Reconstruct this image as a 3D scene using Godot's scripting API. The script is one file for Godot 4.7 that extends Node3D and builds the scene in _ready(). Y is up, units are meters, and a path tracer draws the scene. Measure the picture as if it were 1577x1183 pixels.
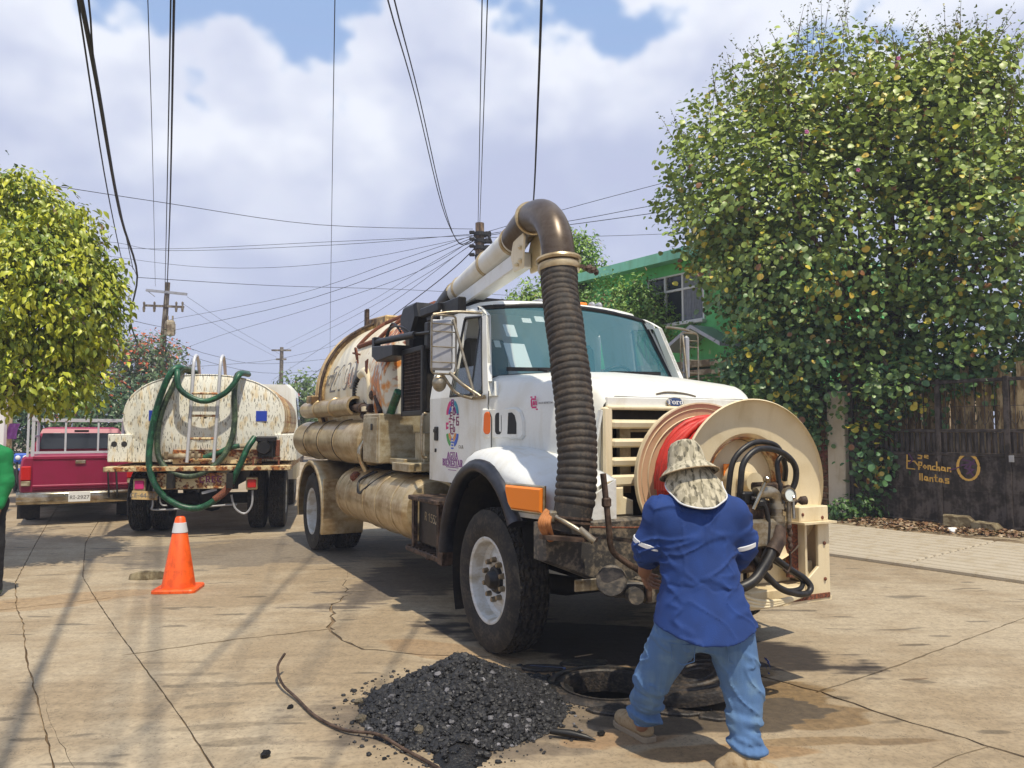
extends Node3D
# A street-side sewer cleaning job: helpers first, then _ready() with camera, sky, sun, setting and things.
var taken := {}
var tex := {}
var M := {}
var rng := RandomNumberGenerator.new()
var sg := 1

func lin(r: float, g: float, b: float) -> Color:
	return Color(r, g, b).linear_to_srgb()

func S() -> SurfaceTool:
	var s := SurfaceTool.new()
	s.begin(Mesh.PRIMITIVE_TRIANGLES)
	return s

func unique(n: String) -> String:
	if not taken.has(n):
		taken[n] = 0
		return n
	taken[n] += 1
	return "%s_%03d" % [n, taken[n]]

func obj(called: String, st: SurfaceTool, m: Material, parent: Node = self) -> MeshInstance3D:
	st.generate_normals()
	var o := MeshInstance3D.new()
	o.mesh = st.commit()
	o.material_override = m
	return put(o, called, parent)

func put(o: Node3D, called: String, parent: Node = self) -> Node3D:
	o.name = unique(called) if parent == self else called
	parent.add_child(o, true)
	return o

func inst(called: String, mesh: Mesh, m: Material, parent: Node, xf := Transform3D()) -> MeshInstance3D:
	var o := MeshInstance3D.new()
	o.mesh = mesh
	o.material_override = m
	o.transform = xf
	return put(o, called, parent)

func tag(o: Node, label: String, category := "", group := "", kind := "") -> Node:
	if label: o.set_meta("label", label)
	if category: o.set_meta("category", category)
	if group: o.set_meta("group", group)
	if kind: o.set_meta("kind", kind)
	return o

func thing(called: String, label: String, category: String, at := Vector3.ZERO, turn := 0.0, group := "") -> Node3D:
	var o := Node3D.new()
	o.position = at
	o.rotation.y = turn
	put(o, called)
	tag(o, label, category, group)
	return o

func V(x: float, y: float, z: float) -> Vector3:
	return Vector3(x, y, z)

func flat(st: SurfaceTool) -> void:
	st.set_smooth_group(-1)

func soft(st: SurfaceTool) -> void:
	sg += 1
	st.set_smooth_group(sg)

func quad(st: SurfaceTool, a: Vector3, b: Vector3, c: Vector3, d: Vector3) -> void:
	st.add_vertex(a); st.add_vertex(b); st.add_vertex(c)
	st.add_vertex(a); st.add_vertex(c); st.add_vertex(d)

func quad_uv(st: SurfaceTool, p: Array, u: Array) -> void:
	for i in [0, 1, 2, 0, 2, 3]:
		st.set_uv(u[i])
		st.add_vertex(p[i])

func box(st: SurfaceTool, c: Vector3, s: Vector3, b := Basis.IDENTITY, bev := 0.0) -> void:
	flat(st)
	var h := s / 2
	bev = minf(bev, minf(h.x, minf(h.y, h.z)) * 0.9)
	var P := func(sx: int, sy: int, sz: int, ax: int) -> Vector3:
		var v := Vector3(sx * h.x, sy * h.y, sz * h.z)
		for k in 3:
			if k != ax: v[k] -= signf(v[k]) * bev
		return c + b * v
	for q in [-1, 1]:
		quad(st, P.call(q, -q, -1, 0), P.call(q, -q, 1, 0), P.call(q, q, 1, 0), P.call(q, q, -1, 0))
		quad(st, P.call(-1, q, -q, 1), P.call(1, q, -q, 1), P.call(1, q, q, 1), P.call(-1, q, q, 1))
		quad(st, P.call(-q, -1, q, 2), P.call(-q, 1, q, 2), P.call(q, 1, q, 2), P.call(q, -1, q, 2))
	if bev <= 0.0: return
	for i in [-1, 1]:
		for j in [-1, 1]:
			quad(st, P.call(-1, i, j, 1), P.call(1, i, j, 1), P.call(1, i, j, 2), P.call(-1, i, j, 2))
			quad(st, P.call(i, -1, j, 0), P.call(i, 1, j, 0), P.call(i, 1, j, 2), P.call(i, -1, j, 2))
			quad(st, P.call(i, j, -1, 0), P.call(i, j, 1, 0), P.call(i, j, 1, 1), P.call(i, j, -1, 1))
			for k in [-1, 1]:
				st.add_vertex(P.call(i, j, k, 0)); st.add_vertex(P.call(i, j, k, 1)); st.add_vertex(P.call(i, j, k, 2))

func bar(st: SurfaceTool, a: Vector3, b: Vector3, w: float, h: float, bev := 0.0) -> void:
	var d := (b - a).normalized()
	var up := Vector3.UP if absf(d.y) < 0.95 else Vector3.RIGHT
	var x := up.cross(d).normalized()
	box(st, (a + b) / 2, Vector3(w, h, (b - a).length()), Basis(x, d.cross(x), d), bev)

func loft(st: SurfaceTool, rings: Array, closed := true, cap0 := false, cap1 := false, smooth := true) -> void:
	if smooth: soft(st)
	else: flat(st)
	var n: int = rings[0].size()
	for i in rings.size() - 1:
		var a: PackedVector3Array = rings[i]
		var b: PackedVector3Array = rings[i + 1]
		for j in (n if closed else n - 1):
			var k := (j + 1) % n
			quad(st, a[j], b[j], b[k], a[k])
	for e in 2:
		if (cap0 if e == 0 else cap1):
			flat(st)
			var r: PackedVector3Array = rings[0] if e == 0 else rings[rings.size() - 1]
			var m := Vector3.ZERO
			for p in r: m += p
			m /= n
			for j in n:
				st.add_vertex(m); st.add_vertex(r[j]); st.add_vertex(r[(j + 1) % n])

func rings_along(pts: Array, r, n := 8, closed := false) -> Array:
	var out := []
	var t0: Vector3 = (pts[1] - pts[0]).normalized()
	var x := t0.cross(Vector3.UP if absf(t0.y) < 0.9 else Vector3.RIGHT).normalized()
	for i in pts.size():
		var t: Vector3
		if closed: t = (pts[(i + 1) % pts.size()] - pts[(i + pts.size() - 1) % pts.size()]).normalized()
		else: t = (pts[mini(i + 1, pts.size() - 1)] - pts[maxi(i - 1, 0)]).normalized()
		x = (x - t * x.dot(t)).normalized()
		var y := t.cross(x)
		var rr: float = r[i] if r is Array else r
		var ring := PackedVector3Array()
		for k in n:
			var a := TAU * k / n
			ring.append(pts[i] + (x * cos(a) + y * sin(a)) * rr)
		out.append(ring)
	return out

func tube(st: SurfaceTool, pts: Array, r, n := 8, cap := true, closed := false) -> void:
	var rr := rings_along(pts, r, n, closed)
	if closed: rr.append(rr[0])
	loft(st, rr, true, cap and not closed, cap and not closed)

func crv(pts: Array, k := 6) -> Array:
	var out := []
	for i in pts.size() - 1:
		var a: Vector3 = pts[maxi(i - 1, 0)]
		var b: Vector3 = pts[i]
		var c: Vector3 = pts[i + 1]
		var d: Vector3 = pts[mini(i + 2, pts.size() - 1)]
		for j in k:
			out.append(b.cubic_interpolate(c, a, d, float(j) / k))
	out.append(pts[pts.size() - 1])
	return out

# prof: Vector2(radius, height along the axis y of xf); corners sharper than about 35 degrees stay hard
func lathe(st: SurfaceTool, prof: Array, n: int, xf := Transform3D(), arc := TAU, a0 := 0.0) -> void:
	soft(st)
	for i in prof.size() - 1:
		if i > 0:
			var d0: Vector2 = (prof[i] - prof[i - 1]).normalized()
			var d1: Vector2 = (prof[i + 1] - prof[i]).normalized()
			if d0.dot(d1) < 0.82: soft(st)
		for j in n:
			var q := []
			for e in [[i, j], [i + 1, j], [i + 1, j + 1], [i, j + 1]]:
				var a: float = a0 + arc * e[1] / n
				var p: Vector2 = prof[e[0]]
				q.append(xf * Vector3(p.x * cos(a), p.y, p.x * sin(a)))
			quad(st, q[0], q[1], q[2], q[3])

func axis_x(at: Vector3, s := 1.0) -> Transform3D:  # lathe axis along s * x
	return Transform3D(Basis(Vector3(0, -s, 0), Vector3(s, 0, 0), Vector3(0, 0, 1)), at)

func axis_z(at: Vector3, s := 1.0) -> Transform3D:  # lathe axis along s * z
	return Transform3D(Basis(Vector3(1, 0, 0), Vector3(0, 0, s), Vector3(0, -s, 0)), at)

func axis_to(at: Vector3, d: Vector3) -> Transform3D:
	d = d.normalized()
	var x := d.cross(Vector3.UP if absf(d.y) < 0.9 else Vector3.RIGHT).normalized()
	return Transform3D(Basis(x, d, x.cross(d)), at)

func inset(poly: PackedVector2Array, w: float) -> PackedVector2Array:
	var out := PackedVector2Array()
	var n := poly.size()
	var s := 1.0 if not Geometry2D.is_polygon_clockwise(poly) else -1.0
	for i in n:
		var a := (poly[i] - poly[(i + n - 1) % n]).normalized()
		var b := (poly[(i + 1) % n] - poly[i]).normalized()
		var na := Vector2(-a.y, a.x)
		var nb := Vector2(-b.y, b.x)
		var m := (na + nb).normalized()
		out.append(poly[i] + m * s * w / maxf(0.5, m.dot(na)))
	return out

# polygon in xf's xy plane, extruded from z = 0 to z = d, with an optional bevel on the far face
func prism(st: SurfaceTool, pts: Array, d: float, xf := Transform3D(), bev := 0.0) -> void:
	flat(st)
	var poly := PackedVector2Array(pts)
	var layers := [[poly, 0.0]]
	if bev > 0.0:
		layers.append([poly, d - signf(d) * bev])
		layers.append([inset(poly, bev), d])
	else: layers.append([poly, d])
	for e in layers.size() - 1:
		for i in poly.size():
			var k := (i + 1) % poly.size()
			var a: PackedVector2Array = layers[e][0]
			var b: PackedVector2Array = layers[e + 1][0]
			var za: float = layers[e][1]
			var zb: float = layers[e + 1][1]
			quad(st, xf * V(a[i].x, a[i].y, za), xf * V(b[i].x, b[i].y, zb), xf * V(b[k].x, b[k].y, zb), xf * V(a[k].x, a[k].y, za))
	for e in [0, layers.size() - 1]:
		var a: PackedVector2Array = layers[e][0]
		var z: float = layers[e][1]
		for i in Geometry2D.triangulate_polygon(a):
			st.add_vertex(xf * V(a[i].x, a[i].y, z))

func arc2(c: Vector2, rx: float, ry: float, a0: float, a1: float, n: int) -> Array:
	var out := []
	for i in n + 1:
		var a := deg_to_rad(lerpf(a0, a1, float(i) / n))
		out.append(c + Vector2(cos(a) * rx, sin(a) * ry))
	return out

func rrect(w: float, h: float, r: float, n := 4) -> Array:
	var out := []
	for q in 4:
		var c := Vector2((w / 2 - r) * [1, -1, -1, 1][q], (h / 2 - r) * [1, 1, -1, -1][q])
		out.append_array(arc2(c, r, r, q * 90, q * 90 + 90, n))
	return out

func ball(st: SurfaceTool, c: Vector3, r: Vector3, n := 12, b := Basis.IDENTITY) -> void:
	var p := []
	for i in n / 2 + 1:
		var a := PI * i / (n / 2) - PI / 2
		p.append(Vector2(maxf(cos(a), 0.0001), sin(a)))
	lathe(st, p, n, Transform3D(b * Basis.from_scale(r), c))

func letters(called: String, s: String, h: float, depth: float, font: String, m: Material, parent: Node, xf: Transform3D, bold := false) -> MeshInstance3D:
	var t := TextMesh.new()
	var f := SystemFont.new()
	f.font_names = [font]
	if bold: f.font_weight = 700
	t.font = f
	t.text = s
	t.font_size = 48
	t.pixel_size = h / 35.0
	t.depth = depth
	t.curve_step = 2.0
	return inst(called, t, m, parent, xf)

# ---- noise and textures
func nz(seed_: int, freq: float, oct: int, w: int, h := 0, stretch_x := 1, stretch_y := 1, type := FastNoiseLite.TYPE_SIMPLEX_SMOOTH) -> PackedByteArray:
	var f := FastNoiseLite.new()
	f.seed = seed_
	f.noise_type = type
	f.frequency = freq
	f.fractal_octaves = oct
	if h == 0: h = w
	var im := f.get_seamless_image(w / stretch_x, h / stretch_y)
	if stretch_x > 1 or stretch_y > 1: im.resize(w, h, Image.INTERPOLATE_CUBIC)
	im.convert(Image.FORMAT_L8)
	return im.get_data()

func rgb_tex(w: int, h: int, f: Callable) -> ImageTexture:
	var d := PackedByteArray()
	d.resize(w * h * 3)
	for i in w * h:
		var c: Vector3 = f.call(i)
		d[i * 3] = clampi(int(c.x * 255.0), 0, 255)
		d[i * 3 + 1] = clampi(int(c.y * 255.0), 0, 255)
		d[i * 3 + 2] = clampi(int(c.z * 255.0), 0, 255)
	return ImageTexture.create_from_image(Image.create_from_data(w, h, false, Image.FORMAT_RGB8, d))

func grey_tex(w: int, data: PackedByteArray) -> ImageTexture:
	return ImageTexture.create_from_image(Image.create_from_data(w, data.size() / w, false, Image.FORMAT_L8, data))

func ss(a: float, b: float, x: float) -> float:
	return smoothstep(a, b, x)

func mk(n: String, c: Color, rough := 0.8, metal := 0.0, t: Texture2D = null, sc := V(1, 1, 1), bump: Texture2D = null, bs := 0.0) -> StandardMaterial3D:
	var m := StandardMaterial3D.new()
	m.resource_name = n
	m.albedo_color = c
	m.roughness = rough
	m.metallic = metal
	m.cull_mode = BaseMaterial3D.CULL_DISABLED
	if t or bump:
		m.uv1_triplanar = true
		m.uv1_scale = sc
		m.albedo_texture = t
	if bump:
		m.heightmap_enabled = true
		m.heightmap_texture = bump
		m.heightmap_scale = bs
	M[n] = m
	return m

func glass(n: String, c: Color, a: float) -> void:
	var m := mk(n, Color(c.r, c.g, c.b, a), 0.03)
	m.transparency = BaseMaterial3D.TRANSPARENCY_ALPHA

func make_textures() -> void:
	var n := 512
	var a := nz(1, 0.006, 4, n)
	var b := nz(2, 0.03, 4, n)
	var c := nz(3, 0.12, 3, n)
	var s := nz(4, 0.03, 4, n, n, 1, 8)   # streaks that run down (long in y)
	var fk := nz(6, 0.045, 2, n, n, 1, 3)
	var lng := nz(5, 0.02, 4, n, n, 8, 1) # streaks that run across
	# soft dirt: near white, brownish where dirty
	tex.dirt = rgb_tex(n, n, func(i):
		var k := 0.55 * ss(0.5, 0.9, a[i] / 255.0) + 0.3 * ss(0.55, 0.9, s[i] / 255.0) + 0.18 * ss(0.55, 0.8, b[i] / 255.0)
		return V(1, 1, 1).lerp(V(0.72, 0.64, 0.5), clampf(k, 0, 1)) * (0.95 + 0.05 * c[i] / 255.0))
	# nearly clean paint
	tex.clean = rgb_tex(n, n, func(i):
		var k := 0.25 * ss(0.5, 0.9, a[i] / 255.0) + 0.16 * ss(0.6, 0.9, s[i] / 255.0)
		return V(1, 1, 1).lerp(V(0.8, 0.74, 0.62), clampf(k, 0, 1)) * (0.97 + 0.03 * c[i] / 255.0))
	# heavy grime
	tex.grime = rgb_tex(n, n, func(i):
		var k := ss(0.35, 0.75, (a[i] * 0.5 + b[i] * 0.3 + s[i] * 0.3) / 255.0)
		return V(1, 0.98, 0.95).lerp(V(0.45, 0.38, 0.3), k) * (0.85 + 0.15 * c[i] / 255.0))
	# white paint flaking in short vertical flecks, rust running below
	tex.fleck = rgb_tex(n, n, func(i):
		var f: float = ss(0.68, 0.73, (fk[i] * 0.85 + c[i] * 0.15) / 255.0)
		var r: float = ss(0.55, 0.85, a[(i + 200 * n) % (n * n)] / 255.0) * 0.4
		return V(0.97, 0.97, 0.95).lerp(V(0.85, 0.7, 0.45), r).lerp(V(0.16, 0.14, 0.11), f * 0.9))
	# rust over cream paint
	tex.rust = rgb_tex(n, n, func(i):
		var k: float = ss(0.42, 0.6, (a[i] * 0.6 + b[i] * 0.4) / 255.0)
		var d: float = c[i] / 255.0
		return V(0.93, 0.85, 0.66).lerp(V(0.72, 0.42, 0.16).lerp(V(0.36, 0.18, 0.1), ss(0.4, 0.8, b[i] / 255.0)), k) * (0.8 + 0.2 * d))
	tex.allrust = rgb_tex(n, n, func(i):
		return V(0.56, 0.31, 0.2).lerp(V(0.27, 0.18, 0.14), ss(0.3, 0.7, (b[i] * 0.6 + c[i] * 0.4) / 255.0)))
	# dull mottled metal
	tex.metal = rgb_tex(n, n, func(i):
		var k: float = ss(0.3, 0.8, (a[i] * 0.4 + b[i] * 0.3 + lng[i] * 0.3) / 255.0)
		return V(1, 0.97, 0.9).lerp(V(0.76, 0.67, 0.52), k) * (0.88 + 0.12 * c[i] / 255.0))
	# dusty rubber: mid grey that multiplies a dark colour
	tex.dust = rgb_tex(n, n, func(i):
		var k: float = ss(0.35, 0.75, (a[i] * 0.5 + b[i] * 0.5) / 255.0)
		return V(0.5, 0.49, 0.48).lerp(V(1.0, 0.92, 0.8), k) * (0.8 + 0.2 * c[i] / 255.0))
	tex.wood = rgb_tex(n, n, func(i):
		var k: float = (s[i] * 0.6 + c[i] * 0.2 + b[i] * 0.2) / 255.0
		return V(0.95, 0.78, 0.62).lerp(V(0.62, 0.42, 0.3), ss(0.3, 0.75, k)))
	tex.plaster = rgb_tex(n, n, func(i):
		var k: float = ss(0.35, 0.7, (a[i] * 0.6 + b[i] * 0.3 + s[i] * 0.2) / 255.0)
		return V(1, 0.97, 0.9).lerp(V(0.62, 0.55, 0.45), k) * (0.9 + 0.1 * c[i] / 255.0))
	# woven cloth: faint thread grid and soft fading
	tex.cloth = rgb_tex(n, n, func(i):
		var x: int = i % n
		var y: int = i / n
		var w := 0.92 + 0.08 * (float((x + y) % 4) / 3.0)
		return V(1, 1, 1) * w * (0.82 + 0.18 * a[i] / 255.0) * (0.92 + 0.1 * c[i] / 255.0))
	tex.denim = rgb_tex(n, n, func(i):
		var k: float = ss(0.45, 0.8, a[i] / 255.0)
		var w := 0.88 + 0.12 * (float((i % n + i / n) % 3) / 2.0)
		return V(0.82, 0.88, 0.95).lerp(V(1.0, 1.0, 0.98), k) * w * (0.9 + 0.1 * s[i] / 255.0))
	# camouflage of short strokes
	var c1 := nz(11, 0.028, 2, n, n, 1, 2)
	var c2 := nz(12, 0.032, 2, n, n, 1, 2)
	tex.camo = rgb_tex(n, n, func(i):
		var o := V(0.8, 0.76, 0.66)
		if c1[i] > 158: o = V(0.5, 0.47, 0.38)
		if c2[i] > 168: o = V(0.24, 0.23, 0.19)
		return o * (0.97 + 0.03 * c[i] / 255.0))
	tex.bark = rgb_tex(n, n, func(i):
		return V(0.62, 0.52, 0.42).lerp(V(0.3, 0.24, 0.19), ss(0.3, 0.7, (s[i] * 0.7 + c[i] * 0.3) / 255.0)))
	tex.grain = rgb_tex(n, n, func(i):
		var k: float = c[i] / 255.0
		var pit: float = ss(0.70, 0.78, (c[(i * 3 + 777) % (n * n)] * 0.7 + b[i] * 0.3) / 255.0)
		return V(1, 1, 1) * (0.86 + 0.28 * k) * (1.0 - 0.38 * pit))
	tex.b_fine = grey_tex(n, c)
	tex.b_mid = grey_tex(n, b)
	tex.b_big = grey_tex(n, a)

func make_materials() -> void:
	mk("white_paint", lin(0.78, 0.79, 0.745), 0.3, 0.0, tex.clean, V(0.5, 0.5, 0.5))
	mk("fender_paint", lin(0.74, 0.76, 0.75), 0.5, 0.0, tex.clean, V(1.3, 1.3, 1.3), tex.b_mid, 0.15)
	mk("cream_paint", lin(0.80, 0.70, 0.48), 0.4, 0.0, tex.clean, V(0.8, 0.8, 0.8))
	mk("reel_paint", lin(0.72, 0.61, 0.40), 0.42, 0.0, tex.clean, V(0.9, 0.9, 0.9))
	mk("reel_inner", lin(0.58, 0.38, 0.23), 0.6, 0.0, tex.clean, V(1, 1, 1))
	mk("tan_metal", lin(0.66, 0.58, 0.43), 0.34, 0.5, tex.metal, V(0.9, 0.9, 0.9))
	mk("tan_paint", lin(0.78, 0.58, 0.28), 0.5, 0.0, tex.grime, V(0.6, 0.6, 0.6))
	mk("box_metal", lin(0.56, 0.54, 0.46), 0.42, 0.3, tex.metal, V(0.7, 0.7, 0.7))
	mk("steel", lin(0.42, 0.41, 0.39), 0.35, 0.7, tex.metal, V(2, 2, 2))
	mk("chrome", lin(0.62, 0.61, 0.58), 0.16, 0.95, tex.metal, V(1.2, 1.2, 1.2))
	mk("bumper_steel", lin(0.30, 0.30, 0.30), 0.55, 0.2, tex.dust, V(1.6, 1.6, 1.6), tex.b_fine, 0.1)
	mk("black_metal", lin(0.022, 0.023, 0.027), 0.45, 0.1, tex.dust, V(1.5, 1.5, 1.5))
	mk("chassis", lin(0.03, 0.026, 0.023), 0.8, 0.0, tex.dust, V(1, 1, 1))
	mk("rubber", lin(0.075, 0.071, 0.067), 0.82, 0.0, tex.dust, V(2.2, 2.2, 2.2), tex.b_fine, 0.08)
	mk("hose_rubber", lin(0.10, 0.088, 0.078), 0.72, 0.0, tex.dust, V(3, 3, 3), tex.b_fine, 0.12)
	mk("black_hose", lin(0.03, 0.029, 0.03), 0.45, 0.0, tex.dust, V(4, 4, 4))
	mk("elbow_iron", lin(0.13, 0.105, 0.09), 0.36, 0.35, tex.metal, V(1.6, 1.6, 1.6))
	mk("brown_iron", lin(0.13, 0.085, 0.06), 0.7, 0.1, tex.grime, V(2, 2, 2))
	mk("rusty", lin(1, 1, 1), 0.85, 0.0, tex.allrust, V(3, 3, 3), tex.b_fine, 0.1)
	mk("rust_cream", lin(1, 1, 1), 0.6, 0.0, tex.rust, V(1.2, 1.2, 1.2))
	mk("wheel_white", lin(0.62, 0.63, 0.62), 0.45, 0.0, tex.dirt, V(2, 2, 2))
	mk("flare_blue", lin(0.035, 0.045, 0.085), 0.4, 0.0, tex.dust, V(1.2, 1.2, 1.2))
	mk("amber", lin(0.85, 0.22, 0.01), 0.22)
	mk("amber_dark", lin(0.7, 0.13, 0.005), 0.3)
	mk("red_lens", lin(0.5, 0.015, 0.012), 0.2)
	mk("logo_blue", lin(0.03, 0.06, 0.16), 0.3)
	mk("dark_interior", lin(0.03, 0.03, 0.03), 0.9)
	mk("grey_interior", lin(0.16, 0.16, 0.15), 0.9)
	mk("paper", lin(0.62, 0.68, 0.66), 0.8)
	mk("white_plain", lin(0.75, 0.75, 0.73), 0.6)
	mk("hose_red", lin(0.62, 0.035, 0.018), 0.5, 0.0, tex.dirt, V(3, 3, 3))
	mk("hose_green", lin(0.03, 0.25, 0.14), 0.42, 0.0, tex.dust, V(2, 2, 2))
	mk("hose_grey", lin(0.13, 0.24, 0.16), 0.5, 0.0, tex.dust, V(2, 2, 2))
	mk("tanker_white", lin(0.86, 0.86, 0.80), 0.5, 0.0, tex.fleck, V(2.2, 0.9, 2.2))
	mk("tanker_rust", lin(0.95, 0.95, 0.95), 0.65, 0.0, tex.rust, V(0.9, 0.9, 0.9))
	mk("blue_sign", lin(0.012, 0.05, 0.42), 0.5)
	mk("pickup_red", lin(0.27, 0.008, 0.05), 0.42, 0.0, tex.clean, V(0.5, 0.5, 0.5))
	mk("glove", lin(0.48, 0.19, 0.06), 0.8, 0.0, tex.dirt, V(4, 4, 4))
	mk("ramp_concrete", lin(0.43, 0.37, 0.275), 0.9, 0.0, tex.clean, V(0.8, 0.8, 0.8), tex.b_fine, 0.2)
	mk("flower", lin(0.5, 0.13, 0.32), 0.6)
	mk("rack_silver", lin(0.58, 0.59, 0.62), 0.4, 0.2)
	mk("cone_orange", lin(0.93, 0.12, 0.008), 0.45, 0.0, tex.dirt, V(2, 2, 2))
	mk("cone_white", lin(0.60, 0.61, 0.62), 0.3)
	mk("shirt_blue", lin(0.010, 0.050, 0.235), 0.85, 0.0, tex.cloth, V(2, 2, 2), tex.b_fine, 0.06)
	mk("denim", lin(0.14, 0.25, 0.43), 0.9, 0.0, tex.denim, V(2.2, 2.2, 2.2), tex.b_fine, 0.06)
	mk("camo", lin(0.82, 0.83, 0.82), 0.9, 0.0, tex.camo, V(1.7, 1.7, 1.7))
	mk("skin", lin(0.26, 0.13, 0.075), 0.55)
	mk("boot_tan", lin(0.36, 0.27, 0.16), 0.8, 0.0, tex.dirt, V(6, 6, 6), tex.b_mid, 0.1)
	mk("boot_sole", lin(0.28, 0.22, 0.15), 0.8)
	mk("green_cloth", lin(0.006, 0.28, 0.075), 0.85, 0.0, tex.cloth, V(3, 3, 3))
	mk("black_cloth", lin(0.015, 0.015, 0.018), 0.9, 0.0, tex.cloth, V(3, 3, 3))
	mk("hair", lin(0.01, 0.008, 0.007), 0.6)
	mk("maroon_leather", lin(0.012, 0.004, 0.005), 0.6)
	mk("base_dirt", lin(0.30, 0.235, 0.165), 0.95, 0.0, tex.plaster, V(0.3, 0.3, 0.3))
	mk("kerb_concrete", lin(0.34, 0.29, 0.22), 0.9, 0.0, tex.plaster, V(0.8, 0.8, 0.8), tex.b_fine, 0.2)
	mk("pale_stone", lin(0.33, 0.31, 0.26), 0.9, 0.0, tex.plaster, V(3, 3, 3), tex.b_mid, 0.4)
	mk("block", lin(0.30, 0.27, 0.19), 0.95, 0.0, tex.plaster, V(1.5, 1.5, 1.5), tex.b_mid, 0.4)
	mk("tar", lin(0.02, 0.02, 0.022), 0.55, 0.0, tex.dust, V(3, 3, 3), tex.b_mid, 0.5)
	mk("manhole_iron", lin(0.10, 0.092, 0.09), 0.6, 0.1, tex.dust, V(2.5, 2.5, 2.5), tex.b_mid, 0.3)
	mk("pole_wood", lin(0.9, 0.9, 0.9), 0.9, 0.0, tex.bark, V(0.8, 0.8, 0.8))
	mk("pole_concrete", lin(0.30, 0.28, 0.25), 0.9, 0.0, tex.plaster, V(0.6, 0.6, 0.6))
	mk("bark", lin(0.75, 0.75, 0.75), 0.95, 0.0, tex.bark, V(1.5, 1.5, 1.5), tex.b_mid, 0.6)
	mk("cable", lin(0.012, 0.011, 0.013), 0.7)
	mk("cable_grey", lin(0.10, 0.10, 0.11), 0.6)
	mk("house_green", lin(0.16, 0.62, 0.20), 0.8, 0.0, tex.clean, V(0.35, 0.35, 0.35))
	mk("house_teal", lin(0.25, 0.64, 0.46), 0.7, 0.0, tex.clean, V(0.35, 0.35, 0.35))
	mk("sill_pale", lin(0.50, 0.46, 0.38), 0.8, 0.0, tex.plaster, V(0.6, 0.6, 0.6))
	mk("pillar_plaster", lin(0.66, 0.58, 0.45), 0.95, 0.0, tex.clean, V(0.7, 0.7, 0.7), tex.b_mid, 0.3)
	mk("plaster", lin(0.48, 0.40, 0.30), 0.95, 0.0, tex.plaster, V(0.7, 0.7, 0.7), tex.b_mid, 0.3)
	mk("brick", lin(0.30, 0.17, 0.10), 0.95, 0.0, tex.plaster, V(1.5, 1.5, 1.5), tex.b_mid, 0.3)
	mk("gate_iron", lin(0.10, 0.085, 0.08), 0.6, 0.1, tex.grime, V(0.9, 0.9, 0.9), tex.b_fine, 0.08)
	mk("cane", lin(0.62, 0.50, 0.32), 0.9, 0.0, tex.plaster, V(1.5, 0.5, 1.5))
	mk("spray_yellow", lin(0.62, 0.37, 0.08), 0.8)
	mk("spray_purple", lin(0.10, 0.04, 0.10), 0.8)
	mk("spray_red", lin(0.22, 0.07, 0.045), 0.9)
	mk("grey_metal", lin(0.40, 0.41, 0.44), 0.4, 0.3, tex.clean, V(1, 1, 1))
	mk("window_dark", lin(0.02, 0.025, 0.03), 0.06)
	mk("curtain", lin(0.36, 0.38, 0.42), 0.9, 0.0, tex.cloth, V(2, 2, 2))
	mk("print_pink", lin(0.62, 0.03, 0.19), 0.5)
	mk("print_teal", lin(0.02, 0.26, 0.36), 0.5)
	mk("purple_cloth", lin(0.20, 0.05, 0.26), 0.9, 0.0, tex.cloth, V(3, 3, 3))
	mk("print_purple", lin(0.22, 0.03, 0.24), 0.5)
	mk("print_green", lin(0.09, 0.36, 0.10), 0.5)
	mk("print_blue", lin(0.05, 0.13, 0.55), 0.5)
	mk("print_orange", lin(0.70, 0.30, 0.08), 0.5)
	mk("print_grey", lin(0.20, 0.19, 0.18), 0.6)
	mk("print_maroon", lin(0.20, 0.02, 0.10), 0.5)
	glass("windscreen", Color(0.36, 0.64, 0.70), 0.26)
	glass("side_glass", Color(0.2, 0.3, 0.3), 0.35)
	var lf := mk("leaf", Color(1, 1, 1), 0.42)
	lf.vertex_color_use_as_albedo = true
	lf.backlight_enabled = true
	lf.backlight = Color(0.36, 0.40, 0.16)
	var gv := mk("stones", Color(1, 1, 1), 0.6, 0.0, tex.b_mid, V(4, 4, 4))
	gv.vertex_color_use_as_albedo = true
	gv.albedo_texture = null
	gv.uv1_triplanar = false

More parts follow.
